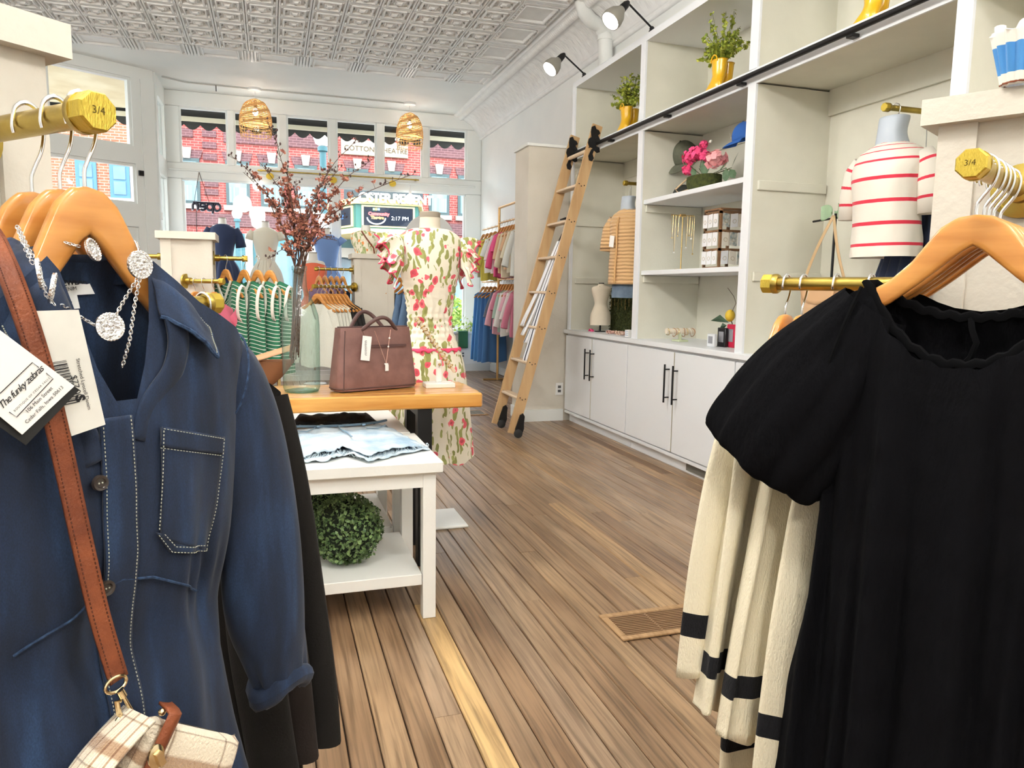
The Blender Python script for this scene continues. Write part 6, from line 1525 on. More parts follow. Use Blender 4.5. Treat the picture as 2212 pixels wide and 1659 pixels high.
for sx in (-1,1):
    for sy in (-1,1): obj('corner_post', MB().box(cx_+sx*hw-.008*(sx > 0)*2+ (0 if sx > 0 else 0), cx_+sx*hw+.016-.016*(sx > 0), cy_+sy*hw-.016*(sy > 0), cy_+sy*hw+.016*(sy < 0), SLO+.012, zT-.012), BRW, ctw, smooth=0)
rows = 3; hh = (zT-SLO-.03)/rows
CARD = [M('card_white', rgb(240,240,242), .7), M('card_cream', rgb(232,224,210), .7), M('card_photo', rgb(120,140,146), .6, var=rgb(220,214,200), vscale=40)]
for r_ in range(rows):
    zr = SLO+.02+r_*hh
    for face in (0, 1):
        obj('slat', MB().box(cx_-hw, cx_+hw, cy_-hw, cy_-hw+.006, zr+hh*.78, zr+hh*.92) if face == 0 else MB().box(cx_-hw, cx_-hw+.006, cy_-hw, cy_+hw, zr+hh*.78, zr+hh*.92), BRW, ctw, smooth=0)
        for k in range(3):
            o_ = -.060+k*.060; wv_ = random.Random(r_*7+k+face*3).uniform(-.004,.004)
            if face == 0: cc_ = Vector((cx_+o_, cy_-hw-.012, zr+hh*.42)); ax_, nn_ = Vector((.026,0,wv_)), Vector((0,.0008,0))
            else: cc_ = Vector((cx_-hw-.012, cy_+o_, zr+hh*.42)); ax_, nn_ = Vector((0,.026,wv_)), Vector((.0008,0,0))
            cd = thing('jewellery_card', 'small card of jewellery hooked on the wooden spinner tower', 'card', cc_, 0, 'jewellery cards on the tower'); obj('card', MB().obox(cc_, ax_, nn_, (0,0,hh*.36)), CARD[(r_+k) % 3 if face == 0 else 0], cd, smooth=0)
            obj('earring_wire', MB().tube([cc_+ax_*(.5*math.cos(a_))+Vector((-.002*(face == 1),-.002*(face == 0),.012*math.sin(a_)-.005)) for a_ in [2*PI*j/12 for j in range(12)]], .0008, 4, closed=True), GOLD, cd)
            hk0 = cc_+Vector((0,0,hh*.36)); obj('peg', MB().cyl(hk0, hk0+ (Vector((0,.014,.004)) if face == 0 else Vector((.014,0,.004))), .0018, n=6), BLACKM, cd)
# white ring lamp edge behind the tower
rm = onx(1592,520,3.0); rt = thing('round_mirror', 'white rimmed round mirror leaning at the shelf side behind the card tower', 'mirror', (3.0, 3.84, SLO))
obj('rim', MB().tube([Vector((2.96, 3.93+.12*math.cos(a_), SLO+.012+.17+.17*math.sin(a_))) for a_ in [2*PI*i/36 for i in range(36)]], .009, 8, closed=True), TABW, rt); obj('glass', MB().lathe([(1e-4,-.002),(.165,-.002),(.165,.002),(1e-4,.002)], (2.96,3.93,SLO+.182), 36, (1,0,0), sx=.73), M('mirror_glass', (.8,.82,.82), .05, 1.0), rt)
# ---- counter of the middle bay: bracelet bar, plant, phone cases
bb_ = onx(1468, 748, 2.80); bb_.z = CT; zb = onx(1475,716,2.80).z
br_ = thing('bracelet_bar', 'pale bracelet bar stand on the counter of the middle bay', 'jewellery stand', bb_)
obj('base', MB().bbox(bb_.x-.04,bb_.x+.04,bb_.y-.05,bb_.y+.05,CT,CT+.014,.003), M('pale_green_base', rgb(206,214,178), .5), br_); obj('post', MB().cyl(bb_+Vector((0,0,.014)), Vector((bb_.x,bb_.y,zb)), .012), M('pale_green_base', rgb(206,214,178), .5), br_)
obj('bar', MB().cyl(Vector((bb_.x-.115,bb_.y,zb)), Vector((bb_.x+.115,bb_.y,zb)), .020, n=20), LINEN, br_)
for k in range(9):
    x_ = bb_.x-.10+k*.025; r_ = .024+.003*(k % 3); t_ = thing('bangle', 'thin bangle looped on the pale bracelet bar', 'bangle', (x_,bb_.y,zb), 0, 'bangles on the bracelet bar')
    obj('ring', MB().tube([Vector((x_+.004*math.sin(a_*2+k), bb_.y+r_*math.cos(a_), zb-(r_-.021)*1.0+r_*math.sin(a_))) for a_ in [2*PI*i/18 for i in range(18)]], .0025, 6, closed=True), (GOLD, M('white_bead', rgb(236,230,218), .4), M('tan_bead', rgb(170,120,80), .5))[k % 3], t_)
pc_ = onx(1565, 765, 2.80); pc_.z = CT
for k, (dx, dy, w_, h_, mt_, lab) in enumerate(((-.06,.06,.04,.085,M('case_white', rgb(226,228,232), .3),'white boxed compact standing on the counter beside the yellow plant'),(0,.03,.045,.125,M('case_black', (.012,.012,.014), .3),'black phone case standing on the counter beside the yellow plant'),(.03,-.03,.045,.15,M('case_red', rgb(200,40,72), .35),'red phone case standing on the counter behind the black one'))):
    c_ = Vector((pc_.x+dx, pc_.y+dy, CT)); t_ = thing('boxed_case', lab, 'box', c_); obj('case', MB().bbox(c_.x-.012,c_.x+.012,c_.y-w_,c_.y+w_,CT,CT+h_,.004), mt_, t_); obj('window_insert', MB().bbox(c_.x-.0135,c_.x-.012,c_.y-w_*.6,c_.y+w_*.6,CT+h_*.25,CT+h_*.8,.0004), M('case_insert', rgb(150,150,156), .2), t_)
yp_ = Vector((pc_.x+.09, pc_.y-.02, CT)); t_ = thing('lemon_plant', 'small artificial plant with yellow fruit and dark leaves on the counter', 'plant', yp_)
obj('pot', MB().lathe([(.03,.0005),(.04,.07),(.042,.075),(.036,.075)], yp_, 20), OUT, t_); q = onx(1577,682,2.84); obj('fruit', MB().ball(q, .032, 14, 10, sz=1.25), M('lemon', rgb(226,190,58), .5), t_)
obj('stem', MB().tube([yp_+Vector((0,0,.07)), yp_.lerp(q,.6), q], .003, 6), MOSS, t_); obj('twig', MB().tube([q, onx(1590,655,2.84), onx(1585,640,2.84), onx(1572,622,2.84)], .0018, 5), BARK, t_)
for (u,v,u2,v2) in ((1575,697,1535,693),(1570,703,1550,722)):
    a_, b_ = onx(u,v,2.83), onx(u2,v2,2.80); m_ = (a_+b_)/2 + Vector((0,0,.022)); s_ = Vector((0,.0,.024)); obj('leaf', MB().add([a_, m_+s_, b_, m_-s_, m_+Vector((-.012,0,0))], [(0,1,4),(1,2,4),(2,3,4),(3,0,4)]), M('deep_leaf', rgb(58,84,62), .5), t_)
# ---- bay nearest the window: little dress form, moss panel, oddments
lf_ = onx(1296, 722, 2.74); lf_.z = CT; tf_ = thing('mini_dress_form', 'small cream tabletop dress form with a fine necklace on a black stand', 'dress form', lf_)
S_ = .30; zb_ = onx(1296,702,2.74).z; zt2 = onx(1297,613,2.74).z; hgt = zt2-zb_
obj('torso', MB().grid(lambda u, v: (lambda k: lf_ + Vector((k[1]*1.15*math.cos(2*PI*u), k[2]*1.1*math.sin(2*PI*u), zb_-CT+k[0]*hgt)))(smoothk([(0,.082,.055),(.12,.083,.055),(.25,.080,.055),(.40,.062,.045),(.50,.050,.038),(.60,.054,.042),(.75,.070,.052),(.87,.078,.045),(.93,.062,.032),(.955,.030,.026),(1.0,.022,.022)], v)), 32, 36, closeu=True), LINEN, tf_, smooth=180)
obj('neck_cap', MB().cyl(lf_+Vector((0,0,zt2-CT-.002)), lf_+Vector((0,0,zt2-CT+.008)), .024, n=18), BLACKM, tf_); obj('stand', MB().cyl(lf_+Vector((0,0,.008)), lf_+Vector((0,0,zb_-CT+.01)), .008), BLACKM, tf_); obj('foot', MB().cyl(lf_, lf_+Vector((0,0,.008)), .05, n=24), BLACKM, tf_)
obj('necklace', MB().tube([lf_+Vector((-.03-.022*math.sin(PI*t), .030*math.cos(PI*t), zt2-CT-.02-.10*math.sin(PI*t))) for t in [i/14 for i in range(15)]], .0018, 5), GOLD, tf_)
mo = onx(1345, 728, 2.90); mp_ = thing('moss_panel', 'dark green moss board with hanging earrings leaning in the shelf bay', 'moss board', (mo.x,mo.y,CT)); zm = onx(1340,626,2.90).z
y0_, y1_ = onx(1368,700,2.90).y, onx(1318,700,2.90).y
obj('board', MB().bbox(mo.x, mo.x+.015, y0_, y1_, CT, zm, .003), MOSS, mp_); rng = random.Random(6)
obj('moss', leaf_cloud(MB(), [((mo.x-.004-rng.random()*.014, rng.uniform(y0_,y1_), rng.uniform(CT+.005,zm+.01)), Vector((-1,0,.4))+rdir(rng)*.8) for _ in range(1400)], .020, rng, .5), MOSS, mp_, smooth=0)['kind'] = 'stuff'
for k in range(6): p = Vector((mo.x-.022, y0_+(y1_-y0_)*(k+.7)/6.6, zm-.05-.03*(k % 2))); obj('earring', MB().tube([p, p+Vector((0,.004,-.05)), p+Vector((0,0,-.09))], .002, 5), GOLD, mp_)
rng = random.Random(9)
for k in range(6):
    c_ = Vector((2.70+.03*(k % 3), onx(1318+k*7,716,2.70).y, CT)); t_ = thing('bow_clip', 'pale pink ribbon bow lying on the counter below the moss board', 'bow', c_, 0, 'ribbon bows on the counter'); mt_ = M('pale_bow', rgb(226,196,178), .7) if k % 2 else M('blush_bow', rgb(214,172,160), .7)
    for sg in (-1,1): obj('loop', MB().grid(lambda u, v, sg=sg, c_=c_, k=k: c_ + Vector(((v-.5)*.03, sg*(.028-.028*math.cos(2*PI*u))*.9, .014+.013*math.sin(2*PI*u)+.002*math.sin(v*9+k))), 14, 4), mt_, t_, mods=SOL(.0015))
    obj('knot', MB().ball(c_+Vector((0,0,.013)), .009, 8, 6), mt_, t_)
c_ = onx(1277,716,2.68); c_.z = CT; t_ = thing('claw_clip', 'small hot pink claw clip at the corner of the counter', 'hair clip', c_); obj('jaw', MB().grid(lambda u, v: c_+Vector(((v-.5)*.03, (u-.5)*.06, .002+.022*math.sin(PI*u)*(1-.2*v))), 12, 4), HOT, t_, mods=SOL(.003)); obj('spring', MB().cyl(c_+Vector((-.012,0,.02)), c_+Vector((.012,0,.02)), .004, n=8), GOLD, t_)
c_ = onx(1358,728,2.66); c_.z = CT; t_ = thing('card_box', 'small white striped box at the divider on the counter', 'box', c_); obj('box', MB().bbox(c_.x-.02,c_.x+.02,c_.y-.03,c_.y+.03,CT,CT+.055,.002), TAGW, t_)
for k in range(3): obj('printed_line', MB().box(c_.x-.0212,c_.x-.02,c_.y-.026,c_.y+.026,CT+.012+k*.015,CT+.017+k*.015), M('blue_line', rgb(150,170,200), .6), t_, smooth=0)
# ---- hanging half forms
PLAS = M('form_plastic', rgb(188,198,210), .35)
def wall_rail(u, v, x, lab):
    p = onx(u, v, x); rail('brass_rail', lab, p, (1,0,0), XB-.03-p.x if p.z > 2.24 else XB-.012-p.x, mark=False); return p
def half_form(hook, rz, keys, mat, name, lab, tilt=0, slv=None, uvmat=None, s=1.0, dz=0.0):
    t = thing('torso_form', lab[0], 'torso form', hook, rz); t.scale = (s,s,s)
    keys = [(k[0]+dz,)+tuple(k[1:]) for k in keys]
    part('hook', MB().tube([(0,0,-.11+dz),(0,0,-.07+dz*.7),(.006,0,-.045+dz*.2),(.018,0,-.022),(.0215,0,0),(.014,0,.014),(0,0,.0195),(-.014,0,.014),(-.0215,0,0)], .0026, 7), CHROME, t)
    part('neck', ringbody([(-.10+dz,.050,.045,0,.004),(-.105+dz,.056,.048,0,0),(-.16+dz,.052,.050,0,-.01),(-.20+dz,.060,.055,0,-.004),(-.235+dz,.07,.05)], 28, 14, pw=2.6), PLAS, t)
    g_ = thing(name, lab[1], lab[2], hook, rz); g_.scale = (s,s,s)
    part('body', ringbody(keys, 56, 56, rough=.004, amp=.004, k=5), mat, g_, smooth=180)
    if slv:
        for sg in (-1,1): part('sleeve', MB().tube([Vector((sg*a_, b_, c_+dz)) for a_, b_, c_ in slv[0]], slv[1], 20, flat=.8, up=(0,1,0), caps=False, uv=True), slv[2], g_, mods=SOL(.003))
    return t, g_
hp_ = wall_rail(1909, 231, 2.76, 'brass pipe rail in the shelf bay carrying the red striped sweater form')
RED = rgb(216,48,72); WHT = rgb(238,232,220)
SR = stripes('red_stripe_knit', [(0,WHT),(.58,RED),(.74,WHT)], 'v', 8.2, offset=.28); SRS = stripes('red_stripe_sleeve', [(0,WHT),(.5,RED),(.66,WHT)], 'v', 14.0)
hk_ = hp_ + Vector((.07,0,0))
half_form(hk_, -1.4, [(-.205,.062,.055),(-.215,.085,.066),(-.235,.125,.078,0,-.004),(-.265,.150,.088,0,-.008),(-.33,.152,.105,0,-.018),(-.42,.140,.10,0,-.018),(-.51,.140,.098,0,-.008),(-.60,.148,.10,0,0),(-.665,.150,.102)], SR, 'striped_sweater', ('pale grey hanging torso form in the shelf bay beside the right post','cream sweater with thin red stripes on the hanging torso form','sweater'),
    slv=([(.135,0,-.262),(.165,.0,-.31),(.180,.0,-.40),(.184,.0,-.50)], [.040,.050,.050,.046], SRS), s=1.16, dz=.065)
# navy pleated skirt behind the sweater form
sk = thing('navy_skirt', 'navy pleated skirt hanging behind the red striped sweater', 'skirt', hk_+Vector((.24,-.02,-.55)))
SKM = M('navy_skirt_cloth', rgb(40,54,84), .8, sheen=.2)
obj('pleats', MB().grid(lambda u, v: (lambda a_, r_: hk_ + Vector((.19+(.06+r_*.12)*math.cos(a_)*.9, -.02+(.10+r_*.16)*math.sin(a_), -.40-.58*v)))(2*PI*u, v*(1+.16*math.sin(2*PI*u*18))+.04*math.sin(2*PI*u*18)), 144, 14, closeu=True), SKM, sk, smooth=180)
obj('waistband', MB().lathe([(.095,-.405),(.10,-.40),(.10,-.365),(.095,-.36)], hk_+Vector((.19,-.02,0)), 28, sx=.75, sy=1.1), SKM, sk)
obj('skirt_hook', MB().tube([hk_+Vector((.19,-.02,-.37)), hk_+Vector((.19,-.01,-.1)), hk_+Vector((.19,0,-.02)), hk_+Vector((.19,.016,.004)), hk_+Vector((.19,0,.018)), hk_+Vector((.19,-.016,.004))], .0024, 6), CHROME, sk)
# tan cardigan form in the bay nearest the window
hp2 = onx(1357, 396, 2.74); rail('brass_rail', 'brass pipe rail carrying the tan cardigan form in the bay nearest the window', Vector((2.70,hp2.y,hp2.z)), (1,0,0), XB-.012-2.70, mark=False)
TANK = M('tan_knit', rgb(226,184,132), .9, sheen=.3); n, l, b = nodes(TANK); tc = n.new('ShaderNodeTexCoord'); wv = n.new('ShaderNodeTexWave'); wv.bands_direction = 'Z'; wv.inputs['Scale'].default_value = 11; wv.inputs['Distortion'].default_value = 1.5; l.new(tc.outputs['Object'], wv.inputs['Vector']); bn = n.new('ShaderNodeBump'); bn.inputs['Strength'].default_value = .9; bn.inputs['Distance'].default_value = .01; l.new(wv.outputs[0], bn.inputs['Height']); l.new(bn.outputs[0], b.inputs['Normal'])
h2 = Vector((2.76, hp2.y+.02, hp2.z))
_, cg = half_form(h2, -1.1, [(-.20,.062,.055),(-.215,.09,.066),(-.24,.135,.078),(-.28,.160,.09),(-.36,.160,.105),(-.50,.155,.10),(-.64,.165,.10),(-.80,.17,.10)], TANK, 'tan_cardigan', ('pale grey hanging torso form in the bay nearest the window','tan ribbed knit cardigan with a white tag on the hanging torso form','cardigan'),
    slv=([(.14,0,-.272),(.185,0,-.35),(.205,0,-.46),(.215,0,-.53)], [.045,.058,.058,.055], TANK))
part('button_band', MB().tube([(-.02,-.10,-.27),(-.02,-.118,-.36),(-.022,-.112,-.5),(-.03,-.112,-.64),(-.035,-.112,-.79)], .009, 6, flat=.5, up=(0,1,0)), M('tan_knit_band', rgb(206,162,112), .9), cg)
part('price_tag', MB().obox((-.06,-.128,-.46), (.022,0,-.004), (0,.001,0), (.004,0,.045)), TAGW, cg)
jn = thing('grey_jeans', 'faded grey blue jeans hanging below the tan cardigan', 'jeans', h2+Vector((.02,0,-.62)), -.95)
part('jeans_legs', ringbody([(-.0,.12,.07),(-.10,.128,.075),(-.20,.132,.08),(-.29,.128,.08)], 40, 20, rough=.006, amp=.01, k=4, v0=.2), M('grey_denim', rgb(120,138,156), .85, var=rgb(80,96,116), vscale=8), jn); part('waistband', ringbody([(.03,.118,.066),(.0,.127,.072)], 40, 3), M('grey_denim', rgb(120,138,156)), jn); part('hanger_strap', MB().tube([(0,0,.02),(0,0,.2),(0,0,.60)], .003, 6), CHROME, jn)
# ---- black T-stand with the ribbon purse
ts = onx(1796, 600, 2.86); ts.z = CT; tt_ = thing('purse_stand', 'black metal T-bar stand with a green bow on the counter behind the brass rail', 'stand', ts); ztp = onx(1800,462,2.86).z; zbr = onx(1795,470,2.86).z
obj('foot', MB().cyl(ts, ts+Vector((0,0,.01)), .07, n=28), BLACKM, tt_); obj('pole', MB().cyl(ts+Vector((0,0,.01)), Vector((ts.x,ts.y,ztp)), .007), BLACKM, tt_); obj('cross_bar', MB().cyl(Vector((ts.x,ts.y+.17,zbr-.01)), Vector((ts.x,ts.y-.17,zbr)), .0055), BLACKM, tt_)
bwm = M('green_tulle', rgb(176,206,170), .8, alpha=.8)
for sg in (-1,1): obj('bow_loop', MB().grid(lambda u, v, sg=sg: Vector((ts.x-.02+.02*math.sin(v*7), ts.y+sg*(.012+.075*v), ztp+.004+(u-.5)*(.012+.06*math.sin(v*2.4))+.012*v+.01*math.sin(v*8+u*5))), 8, 12), bwm, tt_, mods=SOL(.002))
ps = thing('ribbon_purse', 'tan purse hanging by a long ribbon strap from the black T-bar stand', 'purse', Vector((ts.x-.05, ts.y, zbr-.42)))
top_ = Vector((ts.x-.012, ts.y, zbr+.008)); zp = zbr-.34
for sg in (-1,1): obj('ribbon_strap', MB().grid(lambda u, v, sg=sg: top_.lerp(Vector((ts.x-.05, ts.y+sg*.155, zp)), v) + Vector((-.012*math.sin(PI*v), (u-.5)*.022, .004*(u-.5))), 3, 20), M('ribbon_tan', rgb(196,166,126), .6), ps, mods=SOL(.0015))
obj('purse_body', MB().grid(lambda u, v: (lambda k: Vector((ts.x-.05+k[1]*math.cos(2*PI*u), ts.y+k[0]*math.copysign(abs(math.sin(2*PI*u))**.5, math.sin(2*PI*u)), zp+.01-.19*v)))(smoothk([(.14,.01),(.158,.028),(.162,.034),(.155,.034),(.14,.02)], v)), 44, 14, closeu=True), M('tan_purse', rgb(214,176,138), .6), ps, smooth=180)
obj('purse_flap', MB().grid(lambda u, v: Vector((ts.x-.088, ts.y+(u-.5)*.30*(1-.25*v), zp+.008-.11*v-.02*math.sin(PI*u))), 12, 6), M('tan_purse_flap', rgb(204,164,124), .6), ps, mods=SOL(.003))
# ================================================================== middle racks, window display, far rack
SY = Vector((0,1,0))
square_post('rack_post', 'white panelled rack post behind the denim dress carrying green striped vests', (-.655,4.98,0), (1,.0,0), (0,1,0), .34, .34, top=1.49)
square_post('rack_post', 'white panelled rack post between the bottle and the tulip dress', (.735,7.15,0), (1,.0,0), (0,1,0), .42, .36, top=1.49)
# --- green vests, rail on the right face of the first post
rv = ony(535, 567, 5.16); rail('brass_rail', 'brass pipe rail carrying the green striped vests', (rv.x, 5.16, 1.385), (-1,0,0), rv.x+.315+.032, mark=False)
GRV = stripes('green_stripe_knit', [(0,rgb(36,112,80)),(.80,rgb(226,232,220))], 'v', 24.0); TRMW = M('vest_trim', rgb(228,228,216), .85)
for k, x in enumerate((-.27,-.16,-.075,.0)):
    P_ = Vector((x, 5.16, 1.385)); rz = -PI/2+.72 + k*.05
    lab = ('green and white striped knit vest hanging closest to the post','green and white striped knit vest hanging second from the post','green and white striped knit vest hanging third from the post','green and white striped knit vest hanging at the outer rail end')[k]
    hanger(P_, rz, 'pale wooden hanger of a green striped vest', 'hangers of the green vests').scale = (.8,1,1.1)
    g_ = thing('striped_vest', lab, 'vest', P_, rz, 'green striped vests')
    part('body', cloth(.165, .62, .185, .03, drop=.36, neck=(.07,.13,.02), z0=-.125, fold=.006, seed=k, nu=60, nv=40), GRV, g_)
    for sg in (-1,1): part('armhole_trim', MB().tube([Vector((sg*(.158+.010*math.cos(a_)), -.034*math.sin(a_)-.012, -.285+.11*math.cos(a_))) for a_ in [2*PI*i/24 for i in range(24)]], .014, 6, closed=True, flat=.35, up=(0,1,0)), TRMW, g_)
    part('neck_trim', MB().tube([Vector((x_, -.022, -.145-.13*(1-(abs(x_)/.07)))) for x_ in [-.07+.14*i/20 for i in range(21)]], .010, 6, flat=.4, up=(0,1,0)), TRMW, g_)
# --- short rail on the post front with pink garments
fp0 = Vector((-.50, 4.98+.032, 1.235)); dr_ = Vector((.86,-.51,0)).normalized()
rail('brass_rail', 'short brass pipe rail with round flange on the front of the vest post', fp0+dr_*.27, -dr_, .27, mark=False)
PKC = M('pink_cloth', rgb(232,112,140), .8, sheen=.2)
for k, t in enumerate((.20,.13,.07)):
    P_ = fp0+dr_*t; rz = math.atan2(dr_.x, -dr_.y)+PI
    hanger(P_, rz, 'pale wooden hanger of a pink top on the short front rail', 'hangers of the pink tops').scale = (.95,1,1)
    g_ = thing('pink_blouse', ('pink short sleeved blouse hanging at the outer end of the short rail','pink blouse hanging in the middle of the short rail','pink blouse hanging closest to the post flange')[k], 'blouse', P_, rz, 'pink blouses on the short rail')
    part('body', cloth(.20, .62, .21, .03, drop=.38, neck=(.08,.06,.02), z0=-.115, fold=.008, seed=k), PKC, g_)
    for sg in (-1,1): part('sleeve', sleeve_tube(sg, .20, -.115, .38, .16, .055, .06, spread=.5, flat=.5, seed=k), PKC, g_)
rail('brass_rail', 'brass pipe rail with flange on the left face of the vest post', (-.90,5.15,1.385), (1,0,0), .90-.655+.032, mark=False)
# --- second post: white cardigans and dark tops on its left, denim on its right
rail('brass_rail', 'brass pipe rail carrying the white cardigans left of the second post', (.36,7.15+.032-.30,1.22), Vector((.80,.60,0)), .50, mark=False)
WCM = M('white_knit', rgb(232,232,220), .9, sheen=.2, bump=.5, bscale=160); BKC = M('black_knit_top', rgb(40,38,36), .9); DKN = M('dark_plum', rgb(120,96,124), .85); NVD = M('navy_denim', rgb(40,50,70), .85)
p0 = Vector((.36,6.882,1.22)); dd_ = Vector((.8,.6,0)); rzc = math.atan2(-dd_.x, dd_.y)
for k in range(8):
    P_ = p0+dd_*(.05+.045*k); rz = rzc+.15
    hanger(P_, rz, 'pale wooden hanger on the cardigan rail of the second post', 'hangers on the cardigan rail')
    dark = k >= 5
    g_ = thing('black_cardigan' if dark else 'white_cardigan', ('black knit top hanging between the white cardigans and the post' if dark else ('white pointelle cardigan hanging first on the rail above the bottle' if k == 0 else 'white pointelle cardigan packed behind the first one')), 'cardigan', P_, rz, 'black tops on the cardigan rail' if dark else 'white cardigans on the rail')
    part('body', cloth(.185, .60, .20, .026, drop=.40, neck=(.075,.17 if k == 0 else .06,.02), z0=-.125, fold=.005, seed=k), BKC if dark else WCM, g_)
    for sg in (-1,1): part('sleeve', sleeve_tube(sg, .19, -.125, .40, .50, .045, .042, spread=.16, flat=.5, seed=k), BKC if dark else WCM, g_)
    if k == 0: part('button_band', MB().tube([(0,-.034,-.30),(.0,-.042,-.45),(0,-.042,-.70)], .006, 6), WCM, g_)
rail('brass_rail', 'upper brass pipe rail left of the second post carrying plum tops and dark trousers', (.40,7.30,1.385), (1,0,0), .735-.40+.032, mark=False)
for k in range(5):
    P_ = Vector((.44+.055*k,7.30,1.385)); rz = -PI/2+.35
    hanger(P_, rz, 'pale wooden hanger on the upper rail of the second post', 'hangers on the upper left rail')
    if k < 3:
        g_ = thing('plum_blouse', 'dusty plum blouse hanging on the upper rail beside the orange jumpsuit', 'blouse', P_, rz, 'plum blouses'); part('body', cloth(.20, .66, .22, .03, drop=.40, neck=(.07,.06,.02), z0=-.125, fold=.006, seed=k), DKN, g_)
        for sg in (-1,1): part('sleeve', sleeve_tube(sg, .20, -.125, .40, .42, .05, .05, spread=.2, flat=.5, seed=k), DKN, g_)
    else:
        g_ = thing('dark_trousers', 'dark navy trousers folded over a hanger on the upper rail beside the post', 'trousers', P_, rz, 'dark navy trousers'); part('folded_legs', cloth(.16, .62, .15, .02, drop=.02, neck=(.001,0,0), z0=-.20, fold=.005, seed=k), NVD, g_)
rail('brass_rail', 'brass pipe rail right of the second post carrying khaki trousers and denim shirts', (1.46,7.33,1.385), (-1,0,0), 1.46-1.155+.032, mark=False)
KHK = M('khaki_cloth', rgb(206,186,146), .85); DNS = M('mid_denim', rgb(98,124,156), .85, var=rgb(70,96,132), vscale=10)
for k in range(4):
    P_ = Vector((1.21+.06*k,7.33,1.385 if k < 2 else 1.385)); rz = PI/2-.9
    hanger(P_, rz, 'pale wooden hanger on the rail right of the second post', 'hangers on the right rail of the second post')
    if k < 2: g_ = thing('khaki_trousers', 'khaki trousers clipped to a hanger right of the second post', 'trousers', P_, rz, 'khaki trousers'); part('folded_legs', cloth(.15, .85, .17, .022, drop=.02, neck=(.001,0,0), z0=-.22, fold=.006, seed=k), KHK, g_)
    else:
        g_ = thing('denim_shirt', 'mid blue denim shirt hanging behind the tulip dress', 'shirt', P_, rz, 'denim shirts'); part('body', cloth(.20, .70, .23, .03, drop=.45, neck=(.07,.06,.02), z0=-.145, fold=.008, seed=k), DNS, g_)
        for sg in (-1,1): part('sleeve', sleeve_tube(sg, .20, -.145, .45, .55, .05, .045, spread=.22, flat=.5, seed=k), DNS, g_)
# --- far rack on the right wall: two tiers of tops on a gold pipe stand
gr = thing('garment_rack', 'gold pipe garment rack by the window with two tiers of tops', 'rack', (2.95,9.62,0))
RK = M('pale_gold_pipe', rgb(196,158,104), .35, .8)
zt_ = 2.30; obj('upright', MB().cyl((2.92,9.62,0),(2.92,9.62,zt_),.016), RK, gr); obj('upright', MB().cyl((2.92,8.35,0),(2.92,8.35,zt_),.016), RK, gr); obj('top_pipe', MB().cyl((2.92,8.35,zt_),(2.92,9.62,zt_),.016), RK, gr)
for z in (2.10,1.36): obj('hanging_pipe', MB().cyl((2.92,8.35,z),(2.92,9.62,z),.013), RK, gr); obj('side_arm', MB().cyl((2.92,9.62,z-.03),(2.92,10.42,z-.03),.012), RK, gr)
for y in (9.62,8.35): obj('foot', MB().cyl((2.72,y,.012),(3.10,y,.012),.012), RK, gr)
pal = {'white':rgb(238,238,232),'yellow':rgb(222,206,92),'grey':rgb(186,186,180),'pink':rgb(232,92,146),'peach':rgb(226,186,150),'cream':rgb(228,216,190),'blue':rgb(84,142,196),'denim':rgb(66,112,164),'blush':rgb(232,176,190),'sage':rgb(170,190,176),'rose':rgb(214,128,152),'slate':rgb(96,104,118)}
upper = ['white','grey','yellow','white','white','pink','pink','peach','cream','peach','cream','white']
lower = ['blue','blue','denim','denim','slate','blush','rose','sage','white','blush','white','rose']
ordw = ('first','second','third','fourth','fifth','sixth','seventh','eighth','ninth','tenth','eleventh','twelfth')
for tier, (z, cols) in enumerate(((2.10,upper),(1.36,lower))):
    for k, cn_ in enumerate(cols):
        if k < 4: P_ = Vector((2.92, 10.36-.19*k, z-.03)); rz = .42
        else: P_ = Vector((2.92, 9.52-.12*(k-4), z)); rz = .42
        hanger(P_, rz, 'pale wooden hanger on the gold garment rack', 'hangers on the gold garment rack').scale = (.85,1,1)
        lng = tier == 1 and k < 4
        lab = '%s %s hanging %s from the window on the %s tier of the gold rack' % (cn_, 'dress' if lng else 'blouse', ordw[k], 'upper' if tier == 0 else 'lower')
        g_ = thing('rack_dress' if lng else 'rack_blouse', lab, 'dress' if lng else 'blouse', P_, rz, 'clothes on the gold garment rack')
        mt_ = M('rack_'+cn_, pal[cn_], .85, sheen=.15)
        part('body', cloth(.165, .98 if lng else .50+.05*((k*7) % 3), .23 if lng else .18, .03, drop=.45, neck=(.07,.07,.02), z0=-.12, fold=.010, seed=k+tier, nu=40, nv=24), mt_, g_)
        if not lng:
            for sg in (-1,1): part('sleeve', sleeve_tube(sg, .17, -.12, .45, .22+.10*(k % 3), .045, .05, spread=.22, flat=.5, seed=k, steps=8), mt_, g_)
